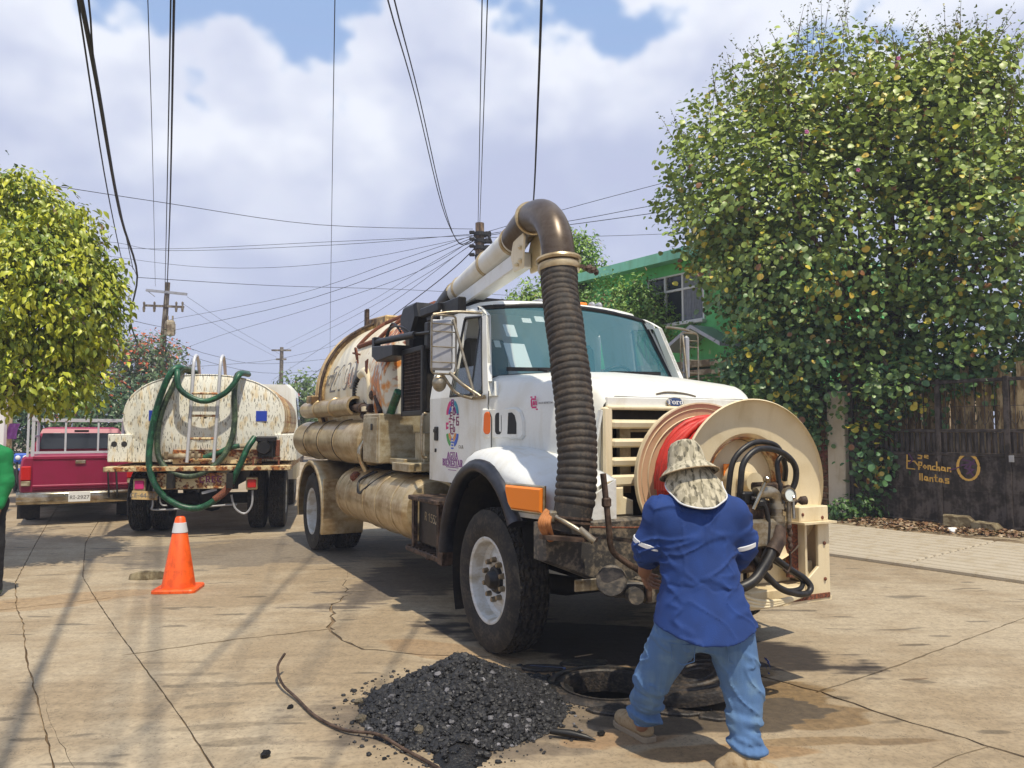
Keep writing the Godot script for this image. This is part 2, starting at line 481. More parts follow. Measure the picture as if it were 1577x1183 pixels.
func sky_texture() -> ImageTexture:
	var w := 1536
	var h := 768
	var f := FastNoiseLite.new()
	f.seed = 9
	f.frequency = 1.25
	f.fractal_octaves = 6
	f.fractal_gain = 0.52
	var g := FastNoiseLite.new()
	g.seed = 21
	g.frequency = 1.9
	g.fractal_octaves = 5
	var d := PackedByteArray()
	d.resize(w * h * 3)
	for y in h:
		var el := PI / 2 - PI * (y + 0.5) / h
		var e := rad_to_deg(el)
		for x in w:
			var o := (y * w + x) * 3
			if el < -0.02:
				d[o] = 150; d[o + 1] = 140; d[o + 2] = 125
				continue
			var az := (float(x) / w - 0.5) * TAU - 0.10
			var p := V(sin(az) * cos(el), maxf(sin(el), 0.0) * 1.5, -cos(az) * cos(el))
			var n := f.get_noise_3dv(p) + 0.5 * f.get_noise_3dv(p * 3.1)
			var m := g.get_noise_3dv(p + V(0.1, -0.25, 0.05))
			var cover := n + lerpf(0.75, 0.10, ss(12.0, 29.0, e)) - 0.1 * ss(30.0, 60.0, e)
			var blue := V(0.68, 0.735, 0.86).lerp(V(0.565, 0.665, 0.82), ss(3.0, 32.0, e))
			m += 0.35 * g.get_noise_3dv(p * 3.7)
			var k := ss(-0.01, 0.10, cover)
			var edge := ss(0.62, 0.05, cover) * ss(8.0, 20.0, e)
			var lum := clampf(ss(-0.25, 0.4, m) * 0.62 * ss(3.0, 18.0, e) + edge * 0.62, 0.0, 1.0)
			var cl := V(0.695, 0.725, 0.825).lerp(V(0.87, 0.885, 0.925), lum)
			cl = cl.lerp(V(0.70, 0.73, 0.82), 0.6 * ss(10.0, 0.0, e))
			var c := blue.lerp(cl, k)
			d[o] = int(c.x * 255.0); d[o + 1] = int(c.y * 255.0); d[o + 2] = int(c.z * 255.0)
	return ImageTexture.create_from_image(Image.create_from_data(w, h, false, Image.FORMAT_RGB8, d))

# ---- ground
func strip(pts: Array, w: float, jag: float, taper := false) -> PackedVector2Array:
	var fine := []
	for i in pts.size() - 1:
		var n := clampi(int((pts[i + 1] - pts[i]).length() / 0.09), 1, 60)
		for j in n: fine.append(pts[i].lerp(pts[i + 1], float(j) / n))
	fine.append(pts[pts.size() - 1])
	var l := []
	var r := []
	for i in fine.size():
		var t: Vector2 = (fine[mini(i + 1, fine.size() - 1)] - fine[maxi(i - 1, 0)]).normalized()
		var nn := Vector2(-t.y, t.x)
		var far := clampf((absf(fine[i].y + 5.0) - 4.0) / 6.0, 0.0, 1.0)
		var o := nn * rng.randf_range(-jag, jag) * (1.0 - far)
		var k := w * rng.randf_range(0.3, 0.8)
		if taper: k *= 1.0 - float(i) / fine.size()
		l.append(fine[i] + o + nn * k)
		r.push_front(fine[i] + o - nn * k)
	l.append_array(r)
	return PackedVector2Array(l)

func road_texture() -> Array:
	var n := 1536
	var a := nz(31, 0.003, 5, n)
	var b := nz(32, 0.012, 4, n)
	var c := nz(33, 0.09, 3, n)
	var br := nz(34, 0.05, 3, n, n, 8, 1)
	var fl := nz(35, 0.035, 2, n, n, 4, 1)
	# [x, z, rx, rz, turn, strength, r, g, b]
	var st := [
		[0.85, -5.95, 1.7, 0.55, -0.35, 1.0, 0.20, 0.17, 0.145], [0.35, -4.6, 0.3, 0.2, 0.0, 0.6, 0.34, 0.29, 0.23], [0.62, -5.25, 0.7, 0.13, 0.0, 0.75, 0.46, 0.36, 0.24], [1.1, -4.5, 0.75, 0.32, 0.15, 0.85, 0.27, 0.23, 0.18],
		[1.55, -4.75, 0.5, 0.3, 0.5, 0.75, 0.42, 0.33, 0.2], [1.75, -4.45, 0.32, 0.2, 0.4, 0.7, 0.42, 0.33, 0.21], [1.5, -5.25, 0.3, 0.16, 0.1, 0.7, 0.42, 0.34, 0.22],
		[-1.9, -4.98, 0.3, 0.05, 0.1, 0.6, 0.48, 0.43, 0.35], [-2.1, -5.2, 0.22, 0.04, 0.1, 0.55, 0.48, 0.43, 0.35], [-1.75, -4.62, 0.2, 0.05, 0.2, 0.6, 0.48, 0.43, 0.35], [-1.6, -4.3, 0.24, 0.05, 0.2, 0.6, 0.48, 0.43, 0.35],
		[-1.45, -4.08, 0.16, 0.05, 0.2, 0.6, 0.48, 0.43, 0.35], [-1.9, -4.8, 0.12, 0.04, 0.2, 0.5, 0.48, 0.43, 0.35], [-1.2, -4.4, 0.12, 0.03, 0.2, 0.5, 0.46, 0.41, 0.33],
		[-0.2, -4.5, 0.95, 0.62, 0.0, 0.6, 0.30, 0.26, 0.22], [0.55, -4.15, 0.4, 0.14, 0.2, 0.5, 0.5, 0.37, 0.24], [1.0, -3.95, 0.5, 0.12, 0.1, 0.6, 0.5, 0.38, 0.24], [-0.5, -5.75, 0.6, 0.2, -0.5, 0.45, 0.5, 0.38, 0.25],
		[2.0, -4.1, 0.3, 0.05, 0.1, 0.6, 0.4, 0.32, 0.22], [1.55, -4.1, 0.35, 0.06, 0.1, 0.6, 0.45, 0.36, 0.24], [-2.9, -10.6, 2.4, 1.3, 0.3, 0.5, 0.32, 0.29, 0.26], [-0.7, -9.3, 0.7, 2.2, -0.45, 0.6, 0.24, 0.21, 0.19],
		[0.55, -7.2, 0.7, 1.3, -0.45, 0.6, 0.26, 0.22, 0.19], [-4.3, -7.4, 0.9, 0.3, 0.5, 0.4, 0.55, 0.42, 0.27], [2.1, -5.6, 0.12, 0.03, 0.1, 0.6, 0.3, 0.26, 0.2], [3.0, -5.9, 0.14, 0.03, 0.1, 0.6, 0.3, 0.26, 0.2], [2.6, -5.1, 0.1, 0.02, 0.2, 0.6, 0.36, 0.28, 0.2]]
	var m := PackedFloat32Array()
	m.resize(n * n)
	m.fill(0.0)
	var col := PackedVector3Array()
	col.resize(n * n)
	var px := 12.0 / n
	for s in st:
		var R: float = maxf(s[2], s[3]) * 1.5
		var ca := cos(s[4])
		var sa := sin(s[4])
		for iy in range(maxi(0, int((s[1] - R + 12.5) / px)), mini(n, int((s[1] + R + 12.5) / px))):
			for ix in range(maxi(0, int((s[0] - R + 6.0) / px)), mini(n, int((s[0] + R + 6.0) / px))):
				var i := iy * n + ix
				var dx: float = ix * px - 6.0 - s[0]
				var dz: float = iy * px - 12.5 - s[1]
				var u: float = (dx * ca - dz * sa) / s[2]
				var v: float = (dx * sa + dz * ca) / s[3]
				var k: float = s[5] * smoothstep(0.12, -0.12, sqrt(u * u + v * v) - 1.0 + (b[i] * 0.6 + br[i] * 0.5 + a[i] * 0.4) / 255.0 * 0.9 - 0.62)
				if k > m[i]:
					m[i] = k
					col[i] = V(s[6], s[7], s[8])
	var t := rgb_tex(n, n, func(i):
		var k: float = (a[i] * 0.5 + b[i] * 0.4 + br[i] * 0.1) / 255.0
		var o := V(0.675, 0.615, 0.515).lerp(V(0.595, 0.525, 0.42), ss(0.3, 0.7, k))
		o *= 0.9 + 0.14 * c[i] / 255.0
		o *= 1.0 - 0.045 * ss(0.5, 0.8, br[i] / 255.0) - 0.25 * ss(0.80, 0.86, fl[i] / 255.0)
		return o.lerp(col[i] * (0.85 + 0.3 * c[i] / 255.0), m[i]))
	var h := PackedByteArray()
	h.resize(n * n)
	for i in n * n: h[i] = int(c[i] * 0.45 + br[i] * 0.4 + b[i] * 0.15)
	return [t, grey_tex(n, h)]

func P2(x: float, z: float) -> Vector2:
	return Vector2(x, z)

func build_ground() -> void:
	var tx := road_texture()
	var m := StandardMaterial3D.new()
	m.resource_name = "road_concrete"
	m.albedo_texture = tx[0]
	m.roughness = 0.88
	m.heightmap_enabled = true
	m.heightmap_texture = tx[1]
	m.heightmap_scale = 0.5
	m.detail_enabled = true
	m.detail_albedo = tex.grain
	m.detail_blend_mode = BaseMaterial3D.BLEND_MODE_MUL
	m.detail_uv_layer = BaseMaterial3D.DETAIL_UV_2
	m.cull_mode = BaseMaterial3D.CULL_DISABLED
	var hx := 0.6
	var hz := -4.95
	var st := S()
	flat(st)
	var R := 600.0
	var xs := [-R, hx - 0.36, hx + 0.36, R]
	var zs := [-R, hz - 0.36, hz + 0.36, R]
	for i in 3:
		for j in 3:
			if i == 1 and j == 1: continue
			quad(st, V(xs[i], -0.014, zs[j]), V(xs[i + 1], -0.014, zs[j]), V(xs[i + 1], -0.014, zs[j + 1]), V(xs[i], -0.014, zs[j + 1]))
	var ground := obj("ground", st, M.base_dirt)
	tag(ground, "packed brown earth under the road slabs", "", "", "structure")
	var road := Node3D.new()
	put(road, "road")
	tag(road, "cracked beige concrete street slabs", "", "", "structure")
	var joints := [
		[[P2(3.4, 3.5), P2(-1.44, -3.81), P2(-1.9, -4.5), P2(-2.55, -5.43), P2(-3.27, -6.46), P2(-3.96, -7.47), P2(-4.7, -8.58), P2(-6.07, -11.12), P2(-7.14, -13.42), P2(-33, -71)], 0.008, 0.003, false],
		[[P2(2.7, 3.5), P2(-2.2, -3.81), P2(-2.68, -4.5), P2(-3.39, -5.51), P2(-4.06, -6.53), P2(-4.47, -7.09), P2(-5.23, -8.25), P2(-6.99, -11.52), P2(-38.4, -71)], 0.009, 0.005, false],
		[[P2(-2.78, -5.62), P2(-2.13, -6.05), P2(-1.48, -6.36), P2(-1.3, -6.02), P2(-1.09, -5.78), P2(-0.64, -5.65), P2(-0.13, -5.58), P2(0.3, -5.2), P2(hx, hz), P2(1.2, -5.1), P2(1.62, -5.18), P2(1.89, -4.85), P2(2.01, -4.65), P2(2.14, -4.42), P2(2.52, -3.91), P2(5.2, -0.1), P2(7.7, 3.5)], 0.02, 0.014, false],
		[[P2(1.86, -4.84), P2(2.38, -5.2), P2(2.77, -5.49), P2(3.85, -6.32), P2(4.38, -6.73), P2(46, -39)], 0.014, 0.006, false],
		[[P2(6.6, 3.5), P2(3.9, 0.0), P2(2.07, -3.81), P2(1.81, -4.12), P2(1.59, -4.46)], 0.009, 0.006, true],
		[[P2(2.42, -4.02), P2(2.19, -3.91), P2(1.96, -3.76)], 0.009, 0.012, false],
		[[P2(-4.6, -7.0), P2(-3.85, -7.53)], 0.02, 0.01, false],
		[[P2(3.0, 3.5), P2(-2.08, -3.78), P2(-2.56, -4.38), P2(-3.09, -5.18)], 0.012, 0.006, true],
		[[P2(-1.46, -6.33), P2(-1.65, -7.27), P2(-1.60, -7.7), P2(-1.72, -8.02), P2(-1.89, -8.93)], 0.028, 0.03, true],
		[[P2(-1.70, -7.75), P2(-1.35, -7.9), P2(-1.1, -7.8)], 0.012, 0.02, true]]
	var slabs := [PackedVector2Array([P2(-46, -70), P2(46, -70), P2(46, 3), P2(-46, 3)])]
	for j in joints:
		var s := strip(j[0], j[1], j[2], j[3])
		var next := []
		for p in slabs:
			for q in Geometry2D.clip_polygons(p, s): next.append(q)
		slabs = next
	var circle := PackedVector2Array(arc2(P2(hx, hz), 0.345, 0.345, 0, 350, 35))
	var cut := []
	for p in slabs:
		for q in Geometry2D.clip_polygons(p, circle): cut.append(q)
	for p in cut:
		if p.size() < 3 or Geometry2D.is_polygon_clockwise(p): continue
		st = S()
		flat(st)
		for i in Geometry2D.triangulate_polygon(p):
			st.set_uv(Vector2((p[i].x + 6.0) / 12.0, (p[i].y + 12.5) / 12.0))
			st.set_uv2(p[i] / 2.1)
			st.add_vertex(V(p[i].x, 0, p[i].y))
		for i in p.size():
			var a: Vector2 = p[i]
			var b: Vector2 = p[(i + 1) % p.size()]
			var ua := Vector2((a.x + 6.0) / 12.0, (a.y + 12.5) / 12.0)
			var ub := Vector2((b.x + 6.0) / 12.0, (b.y + 12.5) / 12.0)
			quad_uv(st, [V(a.x, 0, a.y), V(b.x, 0, b.y), V(b.x, -0.013, b.y), V(a.x, -0.013, a.y)], [ua, ub, ub, ua])
		obj("slab", st, m, road)
	# manhole: iron ring in the street with a dark brick shaft below
	var mh := thing("manhole", "open round manhole with black iron rim in front of the big wheel", "manhole", V(hx, 0, hz))
	st = S()
	lathe(st, [Vector2(0.275, -0.12), Vector2(0.275, 0.012), Vector2(0.285, 0.022), Vector2(0.30, 0.022), Vector2(0.30, 0.012), Vector2(0.335, 0.012), Vector2(0.335, 0.024), Vector2(0.375, 0.02), Vector2(0.395, 0.004), Vector2(0.395, -0.03)], 48)
	obj("rim", st, M.manhole_iron, mh)
	st = S()
	lathe(st, [Vector2(0.30, -0.12), Vector2(0.36, -0.5), Vector2(0.5, -1.2), Vector2(0.5, -2.0), Vector2(0.001, -2.0)], 32)
	obj("shaft", st, M.chassis, mh)

func build_rubble() -> void:
	# a heap of dug-up black mud and asphalt crumbs
	var root := thing("rubble_pile", "heap of black asphalt crumbs and mud on the street by the manhole", "rubble pile", V(-0.28, 0, -4.62))
	root.set_meta("kind", "stuff")
	var f := FastNoiseLite.new()
	f.seed = 5
	f.frequency = 1.6
	f.fractal_octaves = 4
	var hgt := func(x: float, z: float) -> float:
		var a := atan2(z, x)
		var r := Vector2(x / (0.56 + 0.08 * f.get_noise_2d(cos(a) * 2.0, sin(a) * 2.0)), z / (0.62 if z < 0 else 0.66)).length()
		var h := 0.27 * pow(clampf(1.0 - r, 0.0, 1.0), 0.92) * (1.0 + 0.25 * f.get_noise_2d(x * 2.0, z * 2.0))
		var tail := Vector2((x - 0.03) / 0.16, (z - 0.66) / 0.24).length()
		h = maxf(h, 0.07 * clampf(1.0 - tail, 0, 1))
		var fan := Vector2((x - 0.42) / 0.25, (z + 0.28) / 0.28).length()
		return maxf(h, 0.06 * clampf(1.0 - fan, 0, 1))
	var st := S()
	soft(st)
	var n := 110
	var w := 1.1
	for i in n:
		for j in n:
			var x := lerpf(-w, w, float(i) / n)
			var z := lerpf(-w, w, float(j) / n)
			var e := 2 * w / n
			var q := [V(x, hgt.call(x, z) , z), V(x + e, hgt.call(x + e, z), z), V(x + e, hgt.call(x + e, z + e), z + e), V(x, hgt.call(x, z + e), z + e)]
			if q[0].y + q[1].y + q[2].y + q[3].y < 0.012: continue
			for k in 4: q[k].y += f.get_noise_2d(q[k].x * 14.0, q[k].z * 14.0) * 0.012 - 0.006
			quad(st, q[0], q[1], q[2], q[3])
	tag(obj("mud", st, M.tar, root), "", "", "", "stuff")
	var shapes := []
	for k in 3: shapes.append(stone_mesh(k + 3))
	for k in 3:
		var xf := []
		var col := []
		for i in 6200:
			var a := rng.randf() * TAU
			var r := sqrt(rng.randf()) * (1.04 if i % 9 else 1.3)
			var x := cos(a) * r * 0.58
			var z := sin(a) * r * 0.66
			if i % 6 == 0:
				x = 0.38 + rng.randfn() * 0.13
				z = -0.2 + rng.randfn() * 0.13
			if Vector2(x - 0.88, z + 0.33).length() < 0.40: continue
			var y: float = hgt.call(x, z)
			var s := 0.005 + 0.019 * pow(rng.randf(), 3.5)
			if y < 0.005: s *= 0.75
			xf.append(Transform3D(Basis.from_euler(V(rng.randf() * TAU, rng.randf() * TAU, rng.randf() * TAU)).scaled(V(1, 0.75, 1) * s), V(x, y + s * 0.25, z)))
			if i % 90 == 0: s = rng.randf_range(0.022, 0.042)
			var g := rng.randf_range(0.005, 0.020)
			if rng.randf() < 0.04: g = rng.randf_range(0.06, 0.18)
			col.append(Color(g, g * 0.97, g * 1.02))
		multi("crumbs", shapes[k], xf, col, M.stones, root)
	# larger pale stones at its foot and dark clods around it
	var spots := [[-0.20, 0.52, 0.036, 1, "pale grey stone at the front foot of the black heap"], [-0.38, 0.50, 0.026, 1, "small pale stone left of the pale one at the heap's foot"], [-0.62, -0.02, 0.03, 1, "whitish stone high on the left slope of the black heap"], [-0.55, 0.26, 0.04, 1, "flat grey stone on the lower left slope of the heap"],
		[-0.93, 0.72, 0.03, 0, "dark clod lying alone beside the rusty rod"], [0.75, 0.45, 0.025, 0, "dark clod right of the black heap"], [-1.0, 0.05, 0.02, 0, "small dark clod left of the heap"], [1.02, 0.22, 0.022, 0, "small dark clod below the manhole"], [0.16, 0.22, 0.03, 0, "angular dark lump on the front of the heap"], [-0.05, -0.1, 0.024, 1, "light chip on the middle of the heap"]]
	for s in spots:
		var o := MeshInstance3D.new()
		o.mesh = stone_mesh(int(absf(s[0] * 100)) + 7)
		o.material_override = M.pale_stone if s[3] else M.tar
		var y: float = hgt.call(s[0], s[1])
		o.position = root.position + V(s[0], y + s[2] * 0.45, s[1])
		o.scale = V(s[2], s[2] * 0.7, s[2] * 0.85)
		o.rotation = V(0, s[0] * 9.0, 0)
		put(o, "stone" if s[3] else "clod")
		tag(o, s[4], "stone" if s[3] else "clod", "larger stones about the heap")

func stone_mesh(seed_: int) -> ArrayMesh:
	var r := RandomNumberGenerator.new()
	r.seed = seed_
	var st := S()
	flat(st)
	var im := SphereMesh.new()
	im.radius = 1.0
	im.height = 2.0
	im.radial_segments = 7
	im.rings = 4
	var ar := im.get_mesh_arrays()
	var mv := {}
	for i in ar[Mesh.ARRAY_INDEX]:
		var p: Vector3 = ar[Mesh.ARRAY_VERTEX][i]
		var key := Vector3i(p * 100)
		if not mv.has(key): mv[key] = p * r.randf_range(0.7, 1.15)
		st.set_color(Color(1, 1, 1))
		st.add_vertex(mv[key])
	st.generate_normals()
	return st.commit()

func multi(called: String, mesh: Mesh, xf: Array, col: Array, m: Material, parent: Node) -> MultiMeshInstance3D:
	var mm := MultiMesh.new()
	mm.transform_format = MultiMesh.TRANSFORM_3D
	mm.use_colors = true
	mm.mesh = mesh
	mm.instance_count = xf.size()
	for i in xf.size():
		mm.set_instance_transform(i, xf[i])
		mm.set_instance_color(i, col[i])
	var o := MultiMeshInstance3D.new()
	o.multimesh = mm
	o.material_override = m
	put(o, called, parent)
	o.set_meta("kind", "stuff")
	return o

# ---- plants
func leaf_mesh(w: float, fold: float, curl: float, pointed: float) -> ArrayMesh:
	var st := S()
	soft(st)
	var prof := [[0.0, 0.06], [0.22, 0.8], [0.5, 1.0], [0.78, lerpf(0.82, 0.5, pointed)], [1.0, lerpf(0.3, 0.0, pointed)]]
	st.set_color(Color.WHITE)
	for i in 4:
		var rows := []
		for k in 2:
			var t: float = prof[i + k][0]
			var h: float = prof[i + k][1] * w / 2
			var y := -curl * t * t
			rows.append([V(-h, y + fold * h, t), V(0, y, t), V(h, y + fold * h, t)])
		for s in 2:
			quad(st, rows[0][s], rows[1][s], rows[1][s + 1], rows[0][s + 1])
	st.generate_normals()
	return st.commit()

# blobs: [centre, radii]; colour: func(pos01, clump_random) -> Color; the leaves seen largest become parts of their own
func crown(root: Node3D, blobs: Array, clumps: int, per: int, spread: float, size: float, mesh: Mesh, color: Callable, seed_: int, singles := 0, droop := 0.3, shell := 0.45) -> void:
	var r := RandomNumberGenerator.new()
	r.seed = seed_
	var wts := PackedFloat32Array()
	for b in blobs: wts.append(b[1].x * b[1].y + b[1].y * b[1].z)
	var xf := []
	var col := []
	for c in clumps:
		var b: Array = blobs[r.rand_weighted(wts)]
		var d := V(r.randfn(), r.randfn(), r.randfn()).normalized()
		var rad := 1.0 - shell * pow(r.randf(), 1.6) + r.randfn() * 0.04
		var cp: Vector3 = b[0] + d * b[1] * rad
		var rc := r.randf()
		var tilt := V(r.randfn(), r.randfn(), r.randfn()) * 0.35
		for i in per:
			var p := cp + V(r.randfn(), r.randfn() * 0.8, r.randfn()) * spread
			var nrm := (d * 0.5 + V(0.17, 0.91, 0.37) * 0.75 + tilt + V(r.randfn(), r.randfn(), r.randfn()) * 0.42).normalized()
			var along := (V(r.randfn(), -droop * 2.0 + r.randfn() * 0.5, r.randfn()) + d * 0.6)
			along = (along - nrm * along.dot(nrm)).normalized()
			var s := size * r.randf_range(0.42, 1.28)
			xf.append(Transform3D(Basis(nrm.cross(along), nrm, along).scaled_local(V(s, s, s)), p))
			col.append(color.call(p, rc, r.randf()))
	if singles > 0:
		var eye := root.to_local(V(0, 1.6, 0)) if root.is_inside_tree() else V(0, 1.6, 0) - root.position
		var order := range(xf.size())
		var key := PackedFloat32Array()
		for t in xf: key.append(t.basis.x.length() / (t.origin - eye).length())
		order.sort_custom(func(i, j): return key[i] > key[j])
		var keep := {}
		var shades := {}
		for k in singles:
			var i: int = order[k]
			keep[i] = true
			var c: Color = col[i]
			var q := "%d_%d_%d" % [int(c.r * 24), int(c.g * 24), int(c.b * 24)]
			if not shades.has(q):
				var m: StandardMaterial3D = M.leaf.duplicate()
				m.vertex_color_use_as_albedo = false
				m.albedo_color = lin(c.r, c.g, c.b)
				shades[q] = m
			inst("leaf", mesh, shades[q], root, xf[i])
		var x2 := []
		var c2 := []
		for i in xf.size():
			if not keep.has(i):
				x2.append(xf[i])
				c2.append(col[i])
		xf = x2
		col = c2
	multi("foliage", mesh, xf, col, M.leaf, root)

func branches(root: Node3D, called: String, base: Vector3, top: Vector3, r0: float, ends: Array, m: Material, seed_: int) -> void:
	var r := RandomNumberGenerator.new()
	r.seed = seed_
	var st := S()
	var tp := crv([base, base.lerp(top, 0.35) + V(r.randfn(), 0, r.randfn()) * r0 * 0.8, base.lerp(top, 0.7) + V(r.randfn(), 0, r.randfn()) * r0 * 0.8, top], 4)
	var rr := []
	for i in tp.size(): rr.append(r0 * lerpf(1.15, 0.5, float(i) / tp.size()))
	tube(st, tp, rr, 10)
	obj("trunk", st, m, root)
	st = S()
	for e in ends:
		var k := r.randf_range(0.55, 1.0)
		var a := base.lerp(top, k)
		var mid: Vector3 = a.lerp(e, 0.5) + V(r.randfn(), r.randfn(), r.randfn()) * 0.12
		tube(st, crv([a, mid, e], 4), [r0 * 0.42, r0 * 0.38, r0 * 0.34, r0 * 0.3, r0 * 0.26, r0 * 0.22, r0 * 0.18, r0 * 0.14, r0 * 0.08], 6)
	tag(obj(called, st, m, root), "", "", "", "stuff")

# ---- vehicles
var tyre_mesh: ArrayMesh
var rim_mesh: ArrayMesh
var dual_rim_mesh: ArrayMesh
var nut_mesh: ArrayMesh

# heavy tyre round the y axis: outer face up; radius 0.52, width 0.28
func build_wheel_meshes() -> void:
	var st := S()
	var n := 216
	var prof := [Vector2(0.29, 0.10), Vector2(0.32, 0.128), Vector2(0.38, 0.143), Vector2(0.44, 0.14), Vector2(0.485, 0.125), Vector2(0.505, 0.112)]
	lathe(st, prof, 72)
	var low := []
	for p in prof: low.push_front(Vector2(p.x, -p.y))
	lathe(st, low, 72)
	flat(st)
	var m := 30
	var P := func(i: int, j: int) -> Vector3:
		var y := lerpf(-0.112, 0.112, float(j) / m)
		var a := TAU * i / n
		var r := 0.521 - 3.0 * pow(absf(y), 2.6)
		var zig := 0.006 * (1.0 if (i % 8) < 4 else -1.0)
		var deep := false
		for g in [-0.075, -0.027, 0.027, 0.075]:
			if absf(y + zig - g) < 0.006: deep = true
		var row := int(floor((y + 0.2) / 0.05))
		if (i + row * 3) % 8 == 0 and absf(y) < 0.105: deep = true
		if absf(y) > 0.084 and (i / 4) % 2 == 0 and absf(y) > 0.096: deep = true
		if deep: r -= 0.02
		return V(r * cos(a), y, r * sin(a))
	for i in n:
		for j in m:
			quad(st, P.call(i, j), P.call(i + 1, j), P.call(i + 1, j + 1), P.call(i, j + 1))
	st.generate_normals()
	tyre_mesh = st.commit()
	st = S()  # front disc wheel
	lathe(st, [Vector2(0.288, -0.10), Vector2(0.288, 0.10), Vector2(0.300, 0.124), Vector2(0.311, 0.122), Vector2(0.309, 0.112)], 48)
	lathe(st, [Vector2(0.300, 0.124), Vector2(0.283, 0.115), Vector2(0.272, 0.08), Vector2(0.268, 0.03), Vector2(0.24, 0.01), Vector2(0.20, 0.035), Vector2(0.165, 0.05), Vector2(0.12, 0.05), Vector2(0.105, 0.04), Vector2(0.10, 0.0)], 48)
	st.generate_normals()
	rim_mesh = st.commit()
	st = S()  # deep rear disc
	lathe(st, [Vector2(0.288, -0.10), Vector2(0.300, 0.124), Vector2(0.311, 0.122), Vector2(0.309, 0.112)], 40)
	lathe(st, [Vector2(0.300, 0.124), Vector2(0.282, 0.11), Vector2(0.27, 0.03), Vector2(0.262, -0.07), Vector2(0.235, -0.085), Vector2(0.16, -0.08), Vector2(0.11, -0.08), Vector2(0.11, 0.02), Vector2(0.08, 0.04), Vector2(0.0001, 0.045)], 40)
	st.generate_normals()
	dual_rim_mesh = st.commit()
	st = S()
	lathe(st, [Vector2(0.021, 0), Vector2(0.021, 0.018), Vector2(0.017, 0.04), Vector2(0.0001, 0.042)], 6)
	st.generate_normals()
	nut_mesh = st.commit()

# s: -1 when the outer face looks along -x of the vehicle; dual adds the inner twin
func wheel(root: Node3D, c: Vector3, s: float, front: bool, rim_mat: Material, dual := false, scale_ := 1.0, turn := 0.0) -> void:
	var w := Node3D.new()
	w.transform = Transform3D(Basis(Vector3.UP, turn) * axis_x(Vector3.ZERO, s).basis.scaled(V(scale_, scale_, scale_)), c)
	put(w, "wheel", root)
	inst("tyre", tyre_mesh, M.rubber, w, Transform3D(Basis.IDENTITY, V(0, 0, 0)))
	if dual:
		inst("tyre", tyre_mesh, M.rubber, w, Transform3D(Basis.IDENTITY, V(0, -0.33, 0)))
		inst("rim", dual_rim_mesh, rim_mat, w)
		return
	inst("rim", rim_mesh, rim_mat, w)
	if front:
		for i in 10:
			var a := TAU * i / 10
			inst("wheel_nut", nut_mesh, M.steel, w, Transform3D(Basis.IDENTITY, V(0.142 * cos(a), 0.049, 0.142 * sin(a))))
		var st := S()
		lathe(st, [Vector2(0.105, 0.0), Vector2(0.098, 0.05), Vector2(0.092, 0.065), Vector2(0.075, 0.07), Vector2(0.062, 0.10), Vector2(0.045, 0.118), Vector2(0.02, 0.122), Vector2(0.0001, 0.122)], 24)
		obj("hub", st, M.black_metal, w)

func side_w(y: float) -> float:  # half width of the cab at a height
	return 1.13 - maxf(0.0, y - 1.88) * 0.2

# polygon of (z, y) laid on the cab side s, 4 cm thick
func side_panel(st: SurfaceTool, pts: Array, s: float, out := 0.0, thick := 0.04) -> void:
	flat(st)
	var poly := PackedVector2Array(pts)
	var A := func(p: Vector2, d: float) -> Vector3: return V(s * (side_w(p.y) + d), p.y, p.x)
	for i in Geometry2D.triangulate_polygon(poly): st.add_vertex(A.call(poly[i], out))
	for i in Geometry2D.triangulate_polygon(poly): st.add_vertex(A.call(poly[i], out - thick))
	for i in poly.size():
		var k := (i + 1) % poly.size()
		quad(st, A.call(poly[i], out), A.call(poly[k], out), A.call(poly[k], out - thick), A.call(poly[i], out - thick))

func line_on_side(st: SurfaceTool, pts: Array, s: float, w: float, out: float) -> void:
	var p3 := []
	for p in pts: p3.append(V(s * (side_w(p.y) + out), p.y, p.x))
	tube(st, p3, w, 6)

func build_vacuum_truck() -> void:
	var T := thing("vacuum_truck", "big white vacuum truck with raised boom, black ribbed hose and front hose reel", "truck", V(0.86, 0, -6.21), deg_to_rad(27.2))
	cab_front(T)
	cab_body(T)
	boom_and_hose(T)
	tank_and_side(T)
	reel_and_pipes(T)
	wheel(T, V(-1.05, 0.52, 0), -1, true, M.wheel_white, false, 1.0, 0.0)
	wheel(T, V(1.05, 0.52, 0), 1, true, M.wheel_white)
	wheel(T, V(-1.08, 0.52, -5.45), -1, false, M.wheel_white, true)
	wheel(T, V(1.08, 0.52, -5.45), 1, false, M.wheel_white, true)
	var st := S()
	for s in [-1, 1]: box(st, V(s * 0.43, 0.86, -2.9), V(0.09, 0.26, 7.6))
	for z in [-6.4, -4.2, -2.9, -1.4, 0.45]: box(st, V(0, 0.86, z), V(0.8, 0.2, 0.1))
	obj("frame", st, M.chassis, T)
	st = S()
	tube(st, [V(-0.9, 0.5, 0), V(-0.5, 0.42, 0), V(0.5, 0.42, 0), V(0.9, 0.5, 0)], 0.075, 8)
	obj("axle", st, M.chassis, T)
	st = S()
	tube(st, [V(-1.0, 0.52, -5.45), V(1.0, 0.52, -5.45)], 0.1, 8)
	ball(st, V(0, 0.54, -5.45), V(0.24, 0.26, 0.26))
	obj("axle", st, M.chassis, T)
	st = S()
	tube(st, [V(0, 0.7, -1.6), V(0, 0.56, -5.3)], 0.06, 8)
	obj("drive_shaft", st, M.chassis, T)
	st = S()
	box(st, V(0, 0.95, -0.15), V(0.75, 0.8, 1.1), Basis.IDENTITY, 0.08)
	box(st, V(0, 0.7, -1.3), V(0.5, 0.45, 1.2), Basis.IDENTITY, 0.08)
	obj("engine", st, M.chassis, T)

